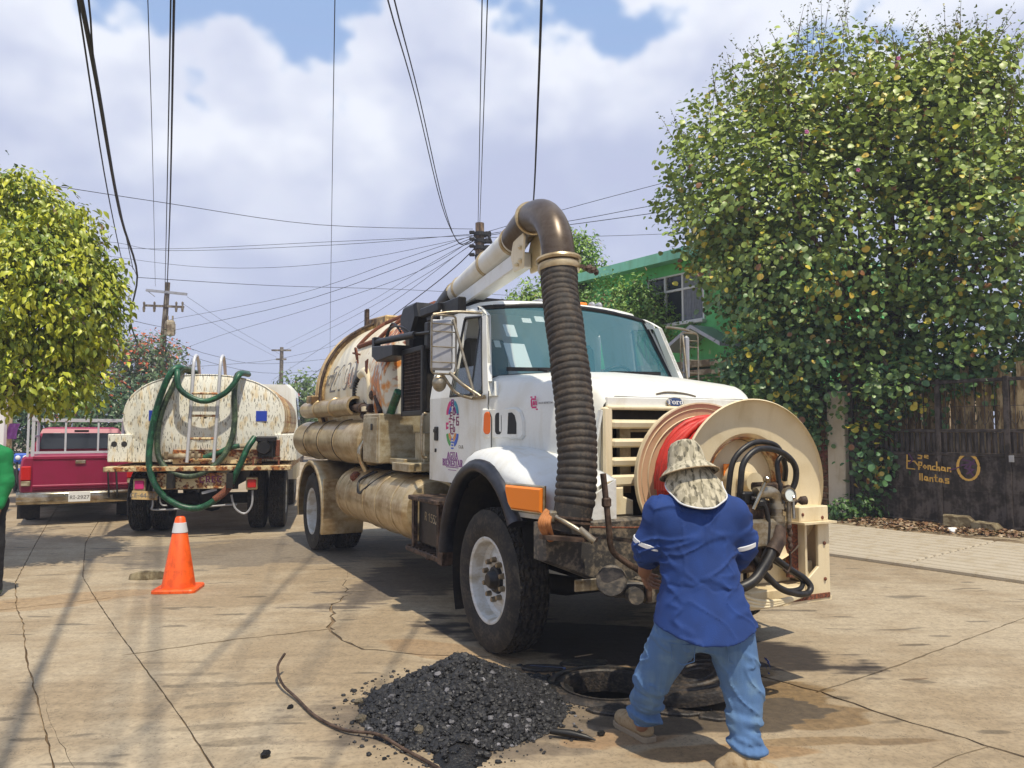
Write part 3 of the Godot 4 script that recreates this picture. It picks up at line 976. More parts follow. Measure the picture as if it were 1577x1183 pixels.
func cab_front(T: Node3D) -> void:
	# hood
	var secs := [[-0.44, 1.012, 1.87, 0.92, 2.03, 2.09, 1.34], [-0.26, 1.008, 1.865, 0.90, 2.02, 2.085, 1.34], [-0.15, 0.99, 1.86, 0.88, 2.015, 2.08, 1.34], [-0.06, 0.945, 1.85, 0.855, 2.01, 2.075, 1.34], [0.05, 0.912, 1.84, 0.83, 2.0, 2.06, 1.34], [0.25, 0.87, 1.82, 0.79, 1.98, 2.035, 1.34], [0.45, 0.825, 1.80, 0.75, 1.955, 2.0, 1.32], [0.62, 0.775, 1.785, 0.71, 1.925, 1.962, 1.3], [0.715, 0.735, 1.77, 0.665, 1.885, 1.912, 1.28], [0.755, 0.705, 1.76, 0.645, 1.85, 1.868, 1.26], [0.775, 0.69, 1.755, 0.635, 1.825, 1.835, 1.26]]
	var rings := []
	for q in secs:
		var half := [Vector2(q[1] - 0.03, q[6]), Vector2(q[1], (q[2] + q[6]) / 2), Vector2(q[1], q[2] - 0.05), Vector2(q[1] - 0.012, q[2]), Vector2(q[3] + 0.035, q[4] - 0.05), Vector2(q[3], q[4] - 0.012), Vector2(q[3] - 0.06, q[4] + 0.012), Vector2(q[3] * 0.5, lerpf(q[4], q[5], 0.8)), Vector2(0.0, q[5])]
		var ring := PackedVector3Array()
		for p in half: ring.append(V(-p.x, p.y, q[0]))
		for i in range(half.size() - 2, -1, -1): ring.append(V(half[i].x, half[i].y, q[0]))
		rings.append(ring)
	var st := S()
	loft(st, rings, false)
	box(st, V(0, 1.79, 0.765), V(1.30, 0.085, 0.03), Basis.IDENTITY, 0.008)
	obj("hood", st, M.white_paint, T)
	# grille: frame, four slats, dark core behind
	st = S()
	for s in [-1, 1]:
		box(st, V(s * 0.655, 1.50, 0.785), V(0.075, 0.52, 0.05), Basis.IDENTITY, 0.012)
		prism(st, [Vector2(s * 0.69, 1.03), Vector2(s * 0.46, 1.03), Vector2(s * 0.46, 1.13), Vector2(s * 0.54, 1.16), Vector2(s * 0.54, 1.225), Vector2(s * 0.69, 1.225)], 0.06, Transform3D(Basis.IDENTITY, V(0, 0, 0.76)), 0.012)
	box(st, V(0, 1.757, 0.79), V(1.32, 0.03, 0.04), Basis.IDENTITY, 0.01)
	box(st, V(0, 1.265, 0.79), V(1.38, 0.075, 0.06), Basis.IDENTITY, 0.014)
	box(st, V(0, 1.185, 0.775), V(0.62, 0.08, 0.05), Basis.IDENTITY, 0.014)
	obj("grille_surround", st, M.cream_paint, T)
	for y in [1.645, 1.517, 1.39]:
		st = S()
		box(st, V(0, y, 0.79), V(1.245, 0.058, 0.05), Basis(Vector3.RIGHT, 0.25), 0.014)
		obj("slat", st, M.cream_paint, T)
	st = S()
	box(st, V(0, 1.45, 0.62), V(1.22, 0.72, 0.06))
	for s in [-1, 1]: box(st, V(s * 0.64, 1.4, 0.7), V(0.04, 0.75, 0.1))
	box(st, V(0, 1.1, 0.6), V(1.2, 0.2, 0.1))
	obj("radiator", st, M.black_metal, T)
	st = S()
	for x in [-0.45, -0.15, 0.2]:
		box(st, V(x, 1.42, 0.69), V(0.09, 0.5, 0.04))
		for y in [1.3, 1.4, 1.5, 1.6]: box(st, V(x + 0.16, y, 0.68), V(0.2, 0.018, 0.03))
	obj("oil_cooler", st, M.box_metal, T)
	# oval badge
	st = S()
	var bx := Transform3D(Basis(Vector3.RIGHT, -0.12), V(-0.075, 1.80, 0.782))
	prism(st, arc2(Vector2.ZERO, 0.078, 0.037, 0, 350, 35), 0.012, bx, 0.004)
	var badge := obj("badge", st, M.chrome, T)
	st = S()
	prism(st, arc2(Vector2.ZERO, 0.070, 0.030, 0, 350, 35), 0.0145, bx, 0.002)
	obj("badge_field", st, M.logo_blue, badge)
	letters("lettering", "Ford", 0.034, 0.003, "Droid Serif", M.white_plain, badge, bx * Transform3D(Basis.from_scale(V(1.25, 1, 1)), V(0, 0, 0.0155)), true)
	st = S()
	tube(st, crv([V(-0.22, 1.858, 0.765), V(-0.12, 1.874, 0.76), V(0.03, 1.868, 0.762), V(0.13, 1.848, 0.77)], 5), 0.006, 6)
	obj("hood_latch_trim", st, M.steel, T)
	# fenders
	for s in [-1.0, 1.0]:
		var fr := []
		for q in [[-0.66, 1.11, 1.22, 1.135, 1.08], [-0.58, 1.11, 1.31, 1.15, 0.0], [-0.45, 1.09, 1.40, 1.18, 0.0], [-0.3, 1.08, 1.455, 1.20, 0.0], [-0.12, 1.06, 1.478, 1.21, 0.0], [0.08, 1.03, 1.475, 1.215, 0.0], [0.28, 0.98, 1.455, 1.215, 0.0], [0.44, 0.92, 1.425, 1.21, 0.0], [0.54, 0.87, 1.405, 1.20, 1.03], [0.68, 0.80, 1.37, 1.175, 1.03], [0.80, 0.74, 1.335, 1.13, 1.03], [0.88, 0.71, 1.305, 1.05, 1.03], [0.925, 0.69, 1.28, 0.90, 1.03]]:
			var low: float = q[4] if q[4] > 0.0 else 0.52 + 0.80 * sqrt(maxf(0.05, 1.0 - pow((q[0] + 0.03) / 0.66, 2)))
			var ring := PackedVector3Array()
			var sh: float = maxf(q[2] - 0.155, low + 0.02)
			for p in [[q[1] - (0.26 if q[0] < 0.3 else 0.12 if q[0] < 0.5 else 0.0), q[2] + 0.01], [q[1], q[2]], [lerpf(q[1], q[3], 0.45), q[2] - 0.018], [lerpf(q[1], q[3], 0.8), lerpf(q[2], sh, 0.42)], [q[3] - 0.008, lerpf(q[2], sh, 0.8)], [q[3], sh], [q[3], lerpf(sh, low, 0.5)], [q[3] - 0.005, low], [q[3] - 0.06, low]]:
				ring.append(V(s * p[0], p[1], q[0]))
			fr.append(ring)
		st = S()
		loft(st, fr, false)
		prism(st, [Vector2(s * 0.68, 1.03), Vector2(s * 0.9, 1.03), Vector2(s * 0.9, 1.16), Vector2(s * 0.68, 1.285)], 0.02, Transform3D(Basis.IDENTITY, V(0, 0, 0.91)))
		prism(st, [Vector2(s * 0.685, 1.03), Vector2(s * 0.9, 1.03), Vector2(s * 0.9, 1.2), Vector2(s * 0.78, 1.36), Vector2(s * 0.70, 1.74), Vector2(s * 0.685, 1.74)], 0.05, Transform3D(Basis.IDENTITY, V(0, 0, 0.75)), 0.01)
		obj("fender", st, M.fender_paint, T)
		# dark blue plastic flare along the arch
		var band := []
		for i in 19:
			var a := deg_to_rad(lerpf(172, 34, i / 18.0))
			var rz := 0.665 * cos(a) - 0.03
			var ry := 0.52 + 0.80 * sin(a)
			var o := Vector2(cos(a), sin(a))
			var ring := PackedVector3Array()
			for p in [[1.13, -0.015], [1.215, -0.02], [1.262, -0.012], [1.272, 0.012], [1.258, 0.05], [1.225, 0.075], [1.15, 0.06]]:
				ring.append(V(s * p[0], ry + o.y * p[1], rz + o.x * p[1]))
			band.append(ring)
		st = S()
		loft(st, band, true, true, true)
		obj("wheel_arch_flare", st, M.flare_blue, T)
		# wheel well liner and mud flap
		var liner := []
		for i in 15:
			var a := deg_to_rad(lerpf(205, 20, i / 14.0))
			liner.append(PackedVector3Array([V(s * 1.16, 0.52 + 0.79 * sin(a), 0.64 * cos(a) - 0.03), V(s * 0.6, 0.52 + 0.79 * sin(a), 0.64 * cos(a) - 0.03)]))
		st = S()
		loft(st, liner, false)
		tube(st, [V(s * 0.7, 0.75, 0.1), V(s * 0.72, 1.2, 0.05)], 0.05, 8)
		box(st, V(s * 0.62, 0.95, 0.0), V(0.04, 0.8, 1.1))
		obj("wheel_well", st, M.chassis, T)
		st = S()
		var flap := []
		for p in [[-0.66, 1.06], [-0.735, 0.9], [-0.79, 0.72], [-0.82, 0.5]]:
			flap.append(PackedVector3Array([V(s * 1.19, p[1], p[0]), V(s * 1.19, p[1], p[0] - 0.10), V(s * 0.85, p[1], p[0] - 0.10), V(s * 0.85, p[1], p[0])]))
		loft(st, flap, true, true, true, false)
		obj("mud_flap", st, M.brown_iron, T)
		# amber turn signal with a bright trim
		var sx := Transform3D(Basis(V(0.16 * s * -1.0, 0, 0.987), Vector3.UP, V(s, 0, 0.16).normalized()), V(s * 1.203, 1.168, 0.66))
		st = S()
		prism(st, [Vector2(-0.215, 0.085), Vector2(-0.215, 0.03), Vector2(-0.18, -0.06), Vector2(-0.14, -0.1), Vector2(0.205, -0.1), Vector2(0.21, 0.085)], 0.018, sx, 0.008)
		var sig := obj("headlight_trim", st, M.chrome, T)
		st = S()
		prism(st, [Vector2(-0.195, 0.07), Vector2(-0.195, 0.03), Vector2(-0.165, -0.05), Vector2(-0.13, -0.085), Vector2(0.19, -0.085), Vector2(0.195, 0.07)], 0.034, sx, 0.012)
		obj("turn_signal", st, M.amber, sig)
		# three-slot vent panel on the hood side
		var vx := Transform3D(Basis(V(-0.25 * s, 0, 0.968).normalized(), Vector3.UP, V(s, 0, 0.25).normalized()), V(s * 0.952, 1.655, -0.14))
		st = S()
		prism(st, [Vector2(-0.25, 0.12), Vector2(-0.26, -0.09), Vector2(-0.22, -0.115), Vector2(0.2, -0.12), Vector2(0.235, -0.09), Vector2(0.235, 0.02), Vector2(0.2, 0.09), Vector2(0.15, 0.12)], 0.03, vx, 0.014)
		var vent := obj("vent_panel", st, M.white_paint, T)
		st = S()
		prism(st, rrect(0.085, 0.175, 0.035), 0.036, vx * Transform3D(Basis(Vector3.BACK, -0.06), V(-0.18, 0.005, 0)), 0.006)
		obj("marker_lamp", st, M.amber_dark, vent)
		st = S()
		prism(st, rrect(0.075, 0.165, 0.03), 0.033, vx * Transform3D(Basis.IDENTITY, V(-0.045, 0.0, 0)))
		obj("air_slot", st, M.dark_interior, vent)
		st = S()
		prism(st, [Vector2(-0.05, -0.08), Vector2(0.05, -0.08), Vector2(0.05, 0.0), Vector2(0.03, 0.06), Vector2(0.0, 0.082), Vector2(-0.04, 0.08)], 0.033, vx * Transform3D(Basis.IDENTITY, V(0.11, 0, 0)))
		obj("air_slot", st, M.dark_interior, vent)
	# small pink emblem with a line of print on the hood side
	var ex := Transform3D(Basis(V(0.22, 0, 0.975).normalized(), V(-0.08, 1, 0.0).normalized(), V(-0.975, 0.1, 0.22).normalized()), V(-0.885, 1.80, 0.19))
	st = S()
	for q in [[0, 0.03, 0.05, 0.012], [-0.025, 0.0, 0.012, 0.05], [0.025, 0.0, 0.012, 0.03], [0, -0.03, 0.05, 0.012], [0.0, 0.0, 0.016, 0.03], [-0.02, 0.045, 0.02, 0.01], [0.03, -0.045, 0.02, 0.01], [0.022, 0.045, 0.014, 0.014]]:
		box(st, ex * V(q[0], q[1], 0.002), V(q[2], q[3], 0.003), ex.basis)
	tag(obj("emblem_print", st, M.print_pink, T), "", "", "", "stuff")
	letters("lettering", "AGUA BIENESTAR", 0.014, 0.002, "Droid Sans", M.print_grey, T, ex * Transform3D(Basis.IDENTITY, V(0.13, 0.0, 0.003)))
	# bumper: dark steel channel with cut lower corners
	st = S()
	prism(st, [Vector2(-1.24, 1.03), Vector2(-1.24, 0.80), Vector2(-0.78, 0.615), Vector2(0.78, 0.615), Vector2(1.24, 0.80), Vector2(1.24, 1.03)], 0.13, Transform3D(Basis.IDENTITY, V(0, 0, 0.83)), 0.015)
	var bumper := obj("bumper", st, M.bumper_steel, T)
	st = S()
	box(st, V(-0.94, 0.635, 0.975), V(0.17, 0.075, 0.02), Basis(Vector3.UP, -0.1), 0.004)
	obj("number_plate", st, M.steel, bumper)
	st = S()
	tube(st, [V(-1.2, 1.01, 0.97), V(-0.6, 0.975, 1.0), V(-0.2, 0.97, 1.0)], 0.006, 5)
	obj("copper_cable", st, M.rusty, bumper)
	st = S()
	tube(st, crv([V(-0.978, 1.342, 1.22), V(-0.956, 1.17, 1.22), V(-0.94, 1.03, 1.22), V(-0.92, 0.89, 1.22), V(-0.84, 0.815, 1.23), V(-0.72, 0.74, 1.24), V(-0.675, 0.68, 1.25), V(-0.668, 0.56, 1.25)], 5), 0.019, 8)
	box(st, V(-0.955, 1.17, 1.22), V(0.05, 0.06, 0.05), Basis.IDENTITY, 0.01)
	obj("pump_lever", st, M.brown_iron, bumper)
	st = S()
	lathe(st, [Vector2(0.001, -0.05), Vector2(0.085, -0.05), Vector2(0.095, -0.035), Vector2(0.06, -0.02), Vector2(0.06, 0.02), Vector2(0.095, 0.035), Vector2(0.085, 0.05), Vector2(0.001, 0.05)], 20, axis_to(V(-0.86, 0.68, 1.13), V(-0.6, 0.1, 0.8)))
	box(st, V(-0.72, 0.62, 1.14), V(0.26, 0.09, 0.09), Basis(Vector3.UP, -0.3), 0.012)
	lathe(st, [Vector2(0.001, -0.06), Vector2(0.05, -0.06), Vector2(0.05, 0.06), Vector2(0.001, 0.06)], 14, axis_to(V(-0.75, 0.6, 1.2), V(-0.3, 0, 1)))
	box(st, V(-0.52, 0.61, 1.16), V(0.3, 0.15, 0.14), Basis.IDENTITY, 0.01)
	obj("winch", st, M.bumper_steel, bumper)

func cab_body(T: Node3D) -> void:
	var st: SurfaceTool
	var already := T.get_child_count()
	for s in [-1.0, 1.0]:
		st = S()
		var Z := func(z: float, y: float) -> Vector2: return Vector2(z, y)
		side_panel(st, [Z.call(-1.335, 1.17), Z.call(-0.7, 1.17), Z.call(-0.6, 1.3), Z.call(-0.4, 1.42), Z.call(-0.05, 1.47), Z.call(-0.03, 1.70), Z.call(-0.09, 1.78), Z.call(-0.085, 1.88), Z.call(-1.335, 1.88)], s)
		side_panel(st, [Z.call(-1.335, 1.88), Z.call(-0.86, 1.88), Z.call(-0.82, 2.52), Z.call(-0.86, 2.56), Z.call(-0.9, 2.61), Z.call(-1.335, 2.62)], s)
		side_panel(st, [Z.call(-0.86, 2.555), Z.call(-0.46, 2.52), Z.call(-0.485, 2.575), Z.call(-0.9, 2.61)], s)
		side_panel(st, [Z.call(-0.085, 1.88), Z.call(-0.20, 1.88), Z.call(-0.44, 2.50), Z.call(-0.46, 2.52), Z.call(-0.37, 2.52), Z.call(-0.2, 2.12)], s)
		var door := obj("door", st, M.white_paint, T)
		st = S()
		line_on_side(st, [Z.call(-0.2, 1.885), Z.call(-0.86, 1.885), Z.call(-0.825, 2.52), Z.call(-0.81, 2.55), Z.call(-0.47, 2.52), Z.call(-0.2, 1.885)], s, 0.013, -0.004)
		line_on_side(st, [Z.call(-0.46, 1.885), Z.call(-0.5, 2.52)], s, 0.011, -0.02)
		obj("window_seal", st, M.black_metal, door)
		st = S()
		side_panel(st, [Z.call(-0.19, 1.87), Z.call(-0.47, 1.87), Z.call(-0.51, 2.53), Z.call(-0.46, 2.53)], s, -0.015, 0.005)
		if s > 0: side_panel(st, [Z.call(-0.47, 1.87), Z.call(-0.87, 1.87), Z.call(-0.83, 2.55), Z.call(-0.51, 2.54)], s, -0.015, 0.005)
		else: side_panel(st, [Z.call(-0.47, 1.87), Z.call(-0.87, 1.87), Z.call(-0.865, 2.12), Z.call(-0.48, 2.12)], s, -0.015, 0.005)
		obj("window", st, M.side_glass, door)
		st = S()
		line_on_side(st, [Z.call(-0.03, 1.47), Z.call(-0.03, 1.70), Z.call(-0.09, 1.78), Z.call(-0.085, 1.9)], s, 0.004, 0.0)
		line_on_side(st, [Z.call(-1.3, 1.17), Z.call(-1.3, 2.6)], s, 0.003, 0.0)
		obj("door_seam", st, M.dark_interior, door)
		st = S()
		box(st, V(s * 1.138, 1.575, -1.16), V(0.02, 0.12, 0.075), Basis.IDENTITY, 0.006)
		box(st, V(s * 1.15, 1.60, -1.16), V(0.02, 0.03, 0.06), Basis.IDENTITY, 0.004)
		obj("door_handle", st, M.black_metal, door)
		st = S()
		box(st, V(s * 1.135, 1.43, -1.18), V(0.015, 0.03, 0.02))
		obj("lock", st, M.black_metal, door)
		st = S()  # pillar between door and windscreen, cowl side
		side_panel(st, [Z.call(-0.085, 1.86), Z.call(-0.2, 2.12), Z.call(-0.37, 2.52), Z.call(-0.485, 2.58), Z.call(-0.6, 2.625), Z.call(-0.555, 2.61), Z.call(-0.27, 2.06), Z.call(-0.2, 1.98), Z.call(-0.02, 1.97), Z.call(0.02, 1.86)], s, -0.004)
		obj("pillar", st, M.white_paint, T)
		# grab rail and step box
		st = S()
		tube(st, crv([V(s * 1.15, 1.75, -1.37), V(s * 1.2, 1.72, -1.37), V(s * 1.2, 1.4, -1.37), V(s * 1.15, 1.36, -1.37)], 4), 0.013, 6)
		obj("grab_rail", st, M.steel, T)
		st = S()
		box(st, V(s * 0.98, 0.79, -1.22), V(0.30, 0.40, 0.62), Basis.IDENTITY, 0.015)
		obj("battery_box", st, M.black_metal, T)
		st = S()
		box(st, V(s * 1.0, 1.0, -1.24), V(0.42, 0.04, 0.72), Basis.IDENTITY, 0.008)
		for z in [-1.55, -0.95]: box(st, V(s * 1.16, 0.78, z), V(0.04, 0.44, 0.05))
		box(st, V(s * 1.07, 0.53, -1.3), V(0.24, 0.045, 0.82), Basis.IDENTITY, 0.008)
		for i in 9: box(st, V(s * 1.07, 0.556, -1.66 + i * 0.09), V(0.22, 0.012, 0.03))
		for z in [-1.5, -1.15]: box(st, V(s * 1.02, 0.48, z), V(0.08, 0.09, 0.05))
		obj("step", st, M.brown_iron, T)
	letters("lettering", "R 1552", 0.075, 0.002, "Droid Sans", M.box_metal, T, Transform3D(Basis(Vector3.UP, -PI / 2) * Basis(Vector3.BACK, -0.05), V(-1.132, 0.84, -1.22)))
	# roof
	var rr := []
	for q in [[-0.60, 0.94, 2.615, 2.665], [-0.64, 0.955, 2.635, 2.70], [-0.8, 0.965, 2.65, 2.74], [-1.1, 0.97, 2.65, 2.75], [-1.34, 0.97, 2.63, 2.735], [-1.40, 0.94, 2.58, 2.68]]:
		var ring := PackedVector3Array()
		for i in 17:
			var x := lerpf(-1.0, 1.0, i / 16.0)
			var y: float = lerpf(q[3], q[2] + 0.02, pow(absf(x), 3.0)) if absf(x) < 0.99 else q[2] - 0.06
			var zz: float = q[0] + (0.10 * (1.0 - x * x) if q[0] > -0.7 else 0.0)
			ring.append(V(x * q[1], y, zz))
		rr.append(ring)
	st = S()
	loft(st, rr, false)
	box(st, V(0, 1.95, -1.385), V(2.0, 1.5, 0.03), Basis.IDENTITY, 0.01)
	obj("roof", st, M.white_paint, T)
	# windscreen with black rubber surround
	var g := []
	for j in 7:
		var t := j / 6.0
		var row := PackedVector3Array()
		for i in 15:
			var x := lerpf(-1, 1, i / 14.0)
			row.append(V(x * lerpf(1.055, 0.95, t), lerpf(lerpf(2.055, 2.0, x * x), lerpf(2.665, 2.61, x * x), t), lerpf(-0.10 - 0.16 * x * x, -0.52 - 0.09 * x * x, t)))
		g.append(row)
	st = S()
	loft(st, g, false)
	var ws := obj("windscreen", st, M.windscreen, T)
	var edge := []
	for i in 15: edge.append(g[0][i])
	for j in range(1, 7): edge.append(g[j][14])
	for i in range(13, -1, -1): edge.append(g[6][i])
	for j in range(5, 0, -1): edge.append(g[j][0])
	st = S()
	tube(st, edge, 0.022, 8, false, true)
	obj("windscreen_seal", st, M.black_metal, ws)
	for q in [[-0.62, -0.02, 0.32], [0.42, 0.02, 0.4]]:
		st = S()
		var a := V(q[0] - 0.3, 2.075, -0.14)
		var b := V(q[0] + 0.32, 2.085, -0.10)
		bar(st, a, b, 0.02, 0.03)
		bar(st, V(q[0] + 0.05, 2.06, -0.03), (a + b) / 2, 0.025, 0.02)
		obj("wiper", st, M.black_metal, ws)
	st = S()  # papers behind the glass
	for q in [[-0.70, 2.20, 0.22, 0.26], [-0.70, 2.42, 0.12, 0.13], [-0.5, 2.52, 0.1, 0.05], [-0.36, 2.54, 0.1, 0.06], [-0.86, 2.3, 0.06, 0.07]]:
		var t: float = (q[1] - 2.03) / 0.6
		box(st, V(q[0], q[1], lerpf(-0.10, -0.52, t) - 0.16 * q[0] * q[0] * (1 - 0.44 * t) - 0.04), V(q[2], q[3], 0.004), Basis(Vector3.RIGHT, -0.6))
	tag(obj("sticker", st, M.paper, ws), "", "", "", "stuff")
	# inside of the cab
	st = S()
	box(st, V(0, 1.85, -0.36), V(1.98, 0.3, 0.4), Basis.IDENTITY, 0.06)
	box(st, V(0, 1.25, -0.75), V(2.0, 0.06, 1.2))
	obj("dashboard", st, M.grey_interior, T)
	st = S()
	for x in [-0.55, 0.55]:
		box(st, V(x, 1.72, -1.02), V(0.5, 0.16, 0.46), Basis.IDENTITY, 0.05)
		box(st, V(x, 2.08, -1.22), V(0.5, 0.72, 0.14), Basis(Vector3.RIGHT, -0.15), 0.05)
		box(st, V(x, 1.45, -1.0), V(0.4, 0.4, 0.4))
	obj("seat", st, M.grey_interior, T)
	st = S()
	var wheel_c := V(0.55, 2.02, -0.62)
	var wx := axis_to(wheel_c, V(0, 0.75, -0.65))
	var loop := []
	for i in 20: loop.append(wx * V(cos(TAU * i / 20) * 0.22, 0, sin(TAU * i / 20) * 0.22))
	tube(st, loop, 0.014, 6, false, true)
	for i in 3: tube(st, [wheel_c, loop[i * 7 % 20]], 0.012, 5)
	obj("steering_wheel", st, M.black_metal, T)
	# roof lamps
	st = S()
	box(st, V(0.22, 2.765, -0.95), V(0.5, 0.05, 0.14), Basis.IDENTITY, 0.015)
	obj("roof_beacon", st, M.amber, T)
	st = S()
	for x in [0.53, 0.62]: ball(st, V(x, 2.765, -0.9), V(0.035, 0.04, 0.05), 10)
	for x in [-0.08]: box(st, V(x, 2.765, -0.95), V(0.12, 0.045, 0.14), Basis.IDENTITY, 0.01)
	obj("roof_marker", st, M.grey_metal, T)
	# mirrors on tube brackets
	for s in [-1.0, 1.0]:
		st = S()
		var mc := V(s * 1.40, 2.27, -0.46)
		box(st, mc, V(0.20, 0.40, 0.055), Basis(Vector3.UP, 0.9 if s > 0 else -0.2), 0.02)
		var mir := obj("mirror", st, M.grey_metal, T)
		st = S()
		var fr := []
		for p in rrect(0.235, 0.46, 0.035, 3): fr.append(mc + V(p.x, p.y, 0.05))
		tube(st, fr, 0.009, 6, false, true)
		for y in [-0.14, -0.02, 0.1, 0.16]: tube(st, [mc + V(-0.115, y, 0.05), mc + V(0.115, y, 0.05)], 0.005, 5)
		tube(st, crv([mc + V(s * 0.1, 0.23, 0.04), mc + V(-s * 0.1, 0.26, 0.06), V(s * 1.05, 2.53, -0.36)], 4), 0.013, 6)
		tube(st, [mc + V(-s * 0.09, 0.2, 0.05), V(s * 1.2, 1.86, -0.2)], 0.013, 6)
		tube(st, crv([mc + V(-s * 0.06, -0.22, 0.05), V(s * 1.27, 1.95, -0.28), V(s * 1.16, 1.86, -0.17)], 4), 0.015, 6)
		tube(st, crv([mc + V(0.0, -0.23, 0.02), V(s * 1.28, 1.9, -0.42), V(s * 1.16, 1.85, -0.33)], 4), 0.013, 6)
		tube(st, [V(s * 1.15, 1.855, -0.36), V(s * 1.15, 1.855, -0.12)], 0.017, 6)
		obj("mirror_bracket", st, M.steel, mir)
		st = S()
		lathe(st, [Vector2(0.001, 0.05), Vector2(0.03, 0.045), Vector2(0.062, 0.02), Vector2(0.068, 0.0), Vector2(0.06, -0.01), Vector2(0.001, -0.01)], 20, axis_z(mc + V(s * 0.02, -0.30, 0.0)))
		obj("round_mirror", st, M.steel, mir)
	door_print(T)
	# the cab is narrower than the wheels and sits a little behind the front axle
	for i in range(already, T.get_child_count()):
		var o: Node3D = T.get_child(i)
		if not (o.name.begins_with("step") or o.name.begins_with("battery") or o.name.begins_with("lettering")):
			o.transform = Transform3D(Basis.from_scale(V(0.90, 1.035, 1)), V(0, -0.056, -0.22)) * o.transform

# the municipal emblem on the door: coloured arcs round blocks, with two words below
func door_print(T: Node3D) -> void:
	var X := Transform3D(Basis(V(0, 0, 1), Vector3.UP, V(-1, 0, 0)), V(-1.1315, 1.66, -0.80))
	var root := Node3D.new()
	root.transform = X
	put(root, "emblem_print", T)
	var add := func(polys: Array, m: Material) -> void:
		var st := S()
		for p in polys: prism(st, p, 0.0025)
		tag(obj("emblem_mark", st, m, root), "", "", "", "stuff")
	var ring := func(r0: float, r1: float, a0: float, a1: float) -> Array:
		var o := arc2(Vector2(0, 0.07 if a0 < 180 and a1 <= 180 else -0.07), r1, r1 * 0.95, a0, a1, 8)
		var i := arc2(Vector2(0, 0.07 if a0 < 180 and a1 <= 180 else -0.07), r0, r0 * 0.95, a0, a1, 8)
		i.reverse()
		o.append_array(i)
		return o
	var rc := func(x: float, y: float, w: float, h: float) -> Array:
		return [Vector2(x - w / 2, y - h / 2), Vector2(x + w / 2, y - h / 2), Vector2(x + w / 2, y + h / 2), Vector2(x - w / 2, y + h / 2)]
	add.call([ring.call(0.095, 0.135, 5, 70)], M.print_teal)
	add.call([ring.call(0.05, 0.085, 10, 70), ring.call(0.095, 0.135, -2, 5)], M.print_purple)
	add.call([ring.call(0.095, 0.135, 110, 178), rc.call(-0.115, 0.0, 0.045, 0.02), rc.call(-0.115, -0.035, 0.045, 0.02), rc.call(-0.135, -0.02, 0.012, 0.06), rc.call(-0.06, 0.04, 0.035, 0.012), rc.call(-0.06, 0.015, 0.035, 0.012)], M.print_pink)
	add.call([ring.call(0.05, 0.085, 112, 172)], M.print_blue)
	add.call([ring.call(0.095, 0.135, 188, 248)], M.print_green)
	add.call([ring.call(0.05, 0.085, 190, 250), ring.call(0.05, 0.085, 290, 350)], M.print_orange)
	add.call([ring.call(0.095, 0.135, 290, 352), rc.call(0, -0.13, 0.05, 0.012), rc.call(0, -0.155, 0.05, 0.012), rc.call(0, -0.18, 0.04, 0.012), rc.call(0, -0.205, 0.05, 0.012)], M.print_blue)
	add.call([rc.call(-0.02, 0.17, 0.014, 0.06), rc.call(0.02, 0.17, 0.014, 0.06), rc.call(0.0, 0.195, 0.05, 0.012), rc.call(0.0, 0.15, 0.05, 0.012), rc.call(0, 0.17, 0.014, 0.014)], M.print_purple)
	add.call([rc.call(0.015, 0.10, 0.012, 0.05), rc.call(0.055, 0.10, 0.012, 0.05), rc.call(0.035, 0.125, 0.05, 0.012), rc.call(0.035, 0.075, 0.05, 0.012), rc.call(0.09, 0.02, 0.012, 0.07), rc.call(0.115, 0.05, 0.05, 0.012), rc.call(0.115, -0.012, 0.05, 0.012), rc.call(0.135, 0.0, 0.012, 0.035), rc.call(0.113, 0.018, 0.03, 0.010), rc.call(-0.03, 0.09, 0.05, 0.011), rc.call(-0.03, 0.065, 0.05, 0.011), rc.call(-0.03, 0.04, 0.05, 0.011), rc.call(-0.05, 0.07, 0.011, 0.07)], M.print_maroon)
	add.call([rc.call(0.03, 0.03, 0.055, 0.011), rc.call(0.03, 0.03, 0.011, 0.055), rc.call(-0.03, -0.01, 0.055, 0.011), rc.call(-0.01, -0.04, 0.055, 0.011), rc.call(0.02, -0.03, 0.011, 0.055), rc.call(-0.05, -0.03, 0.011, 0.04), rc.call(0.05, -0.05, 0.012, 0.045), rc.call(0.0, -0.085, 0.05, 0.012), rc.call(0.03, -0.065, 0.03, 0.012), rc.call(-0.035, -0.065, 0.02, 0.03)], M.print_maroon)
	letters("lettering", "AGUA", 0.058, 0.002, "Droid Serif", M.print_purple, root, Transform3D(Basis.IDENTITY, V(0, -0.265, 0.001)), true)
	letters("lettering", "BIENESTAR", 0.060, 0.002, "Droid Serif", M.print_purple, root, Transform3D(Basis.from_scale(V(0.92, 1, 1)), V(0, -0.325, 0.001)), true)
	letters("lettering", "C.A.B.", 0.026, 0.002, "Droid Serif", M.print_grey, root, Transform3D(Basis.IDENTITY, V(0.19, -0.19, 0.001)))
	var st := S()
	box(st, V(0, -0.362, 0.001), V(0.27, 0.006, 0.002))
	box(st, V(0, -0.385, 0.001), V(0.18, 0.004, 0.002))
	obj("emblem_line", st, M.print_purple, root)

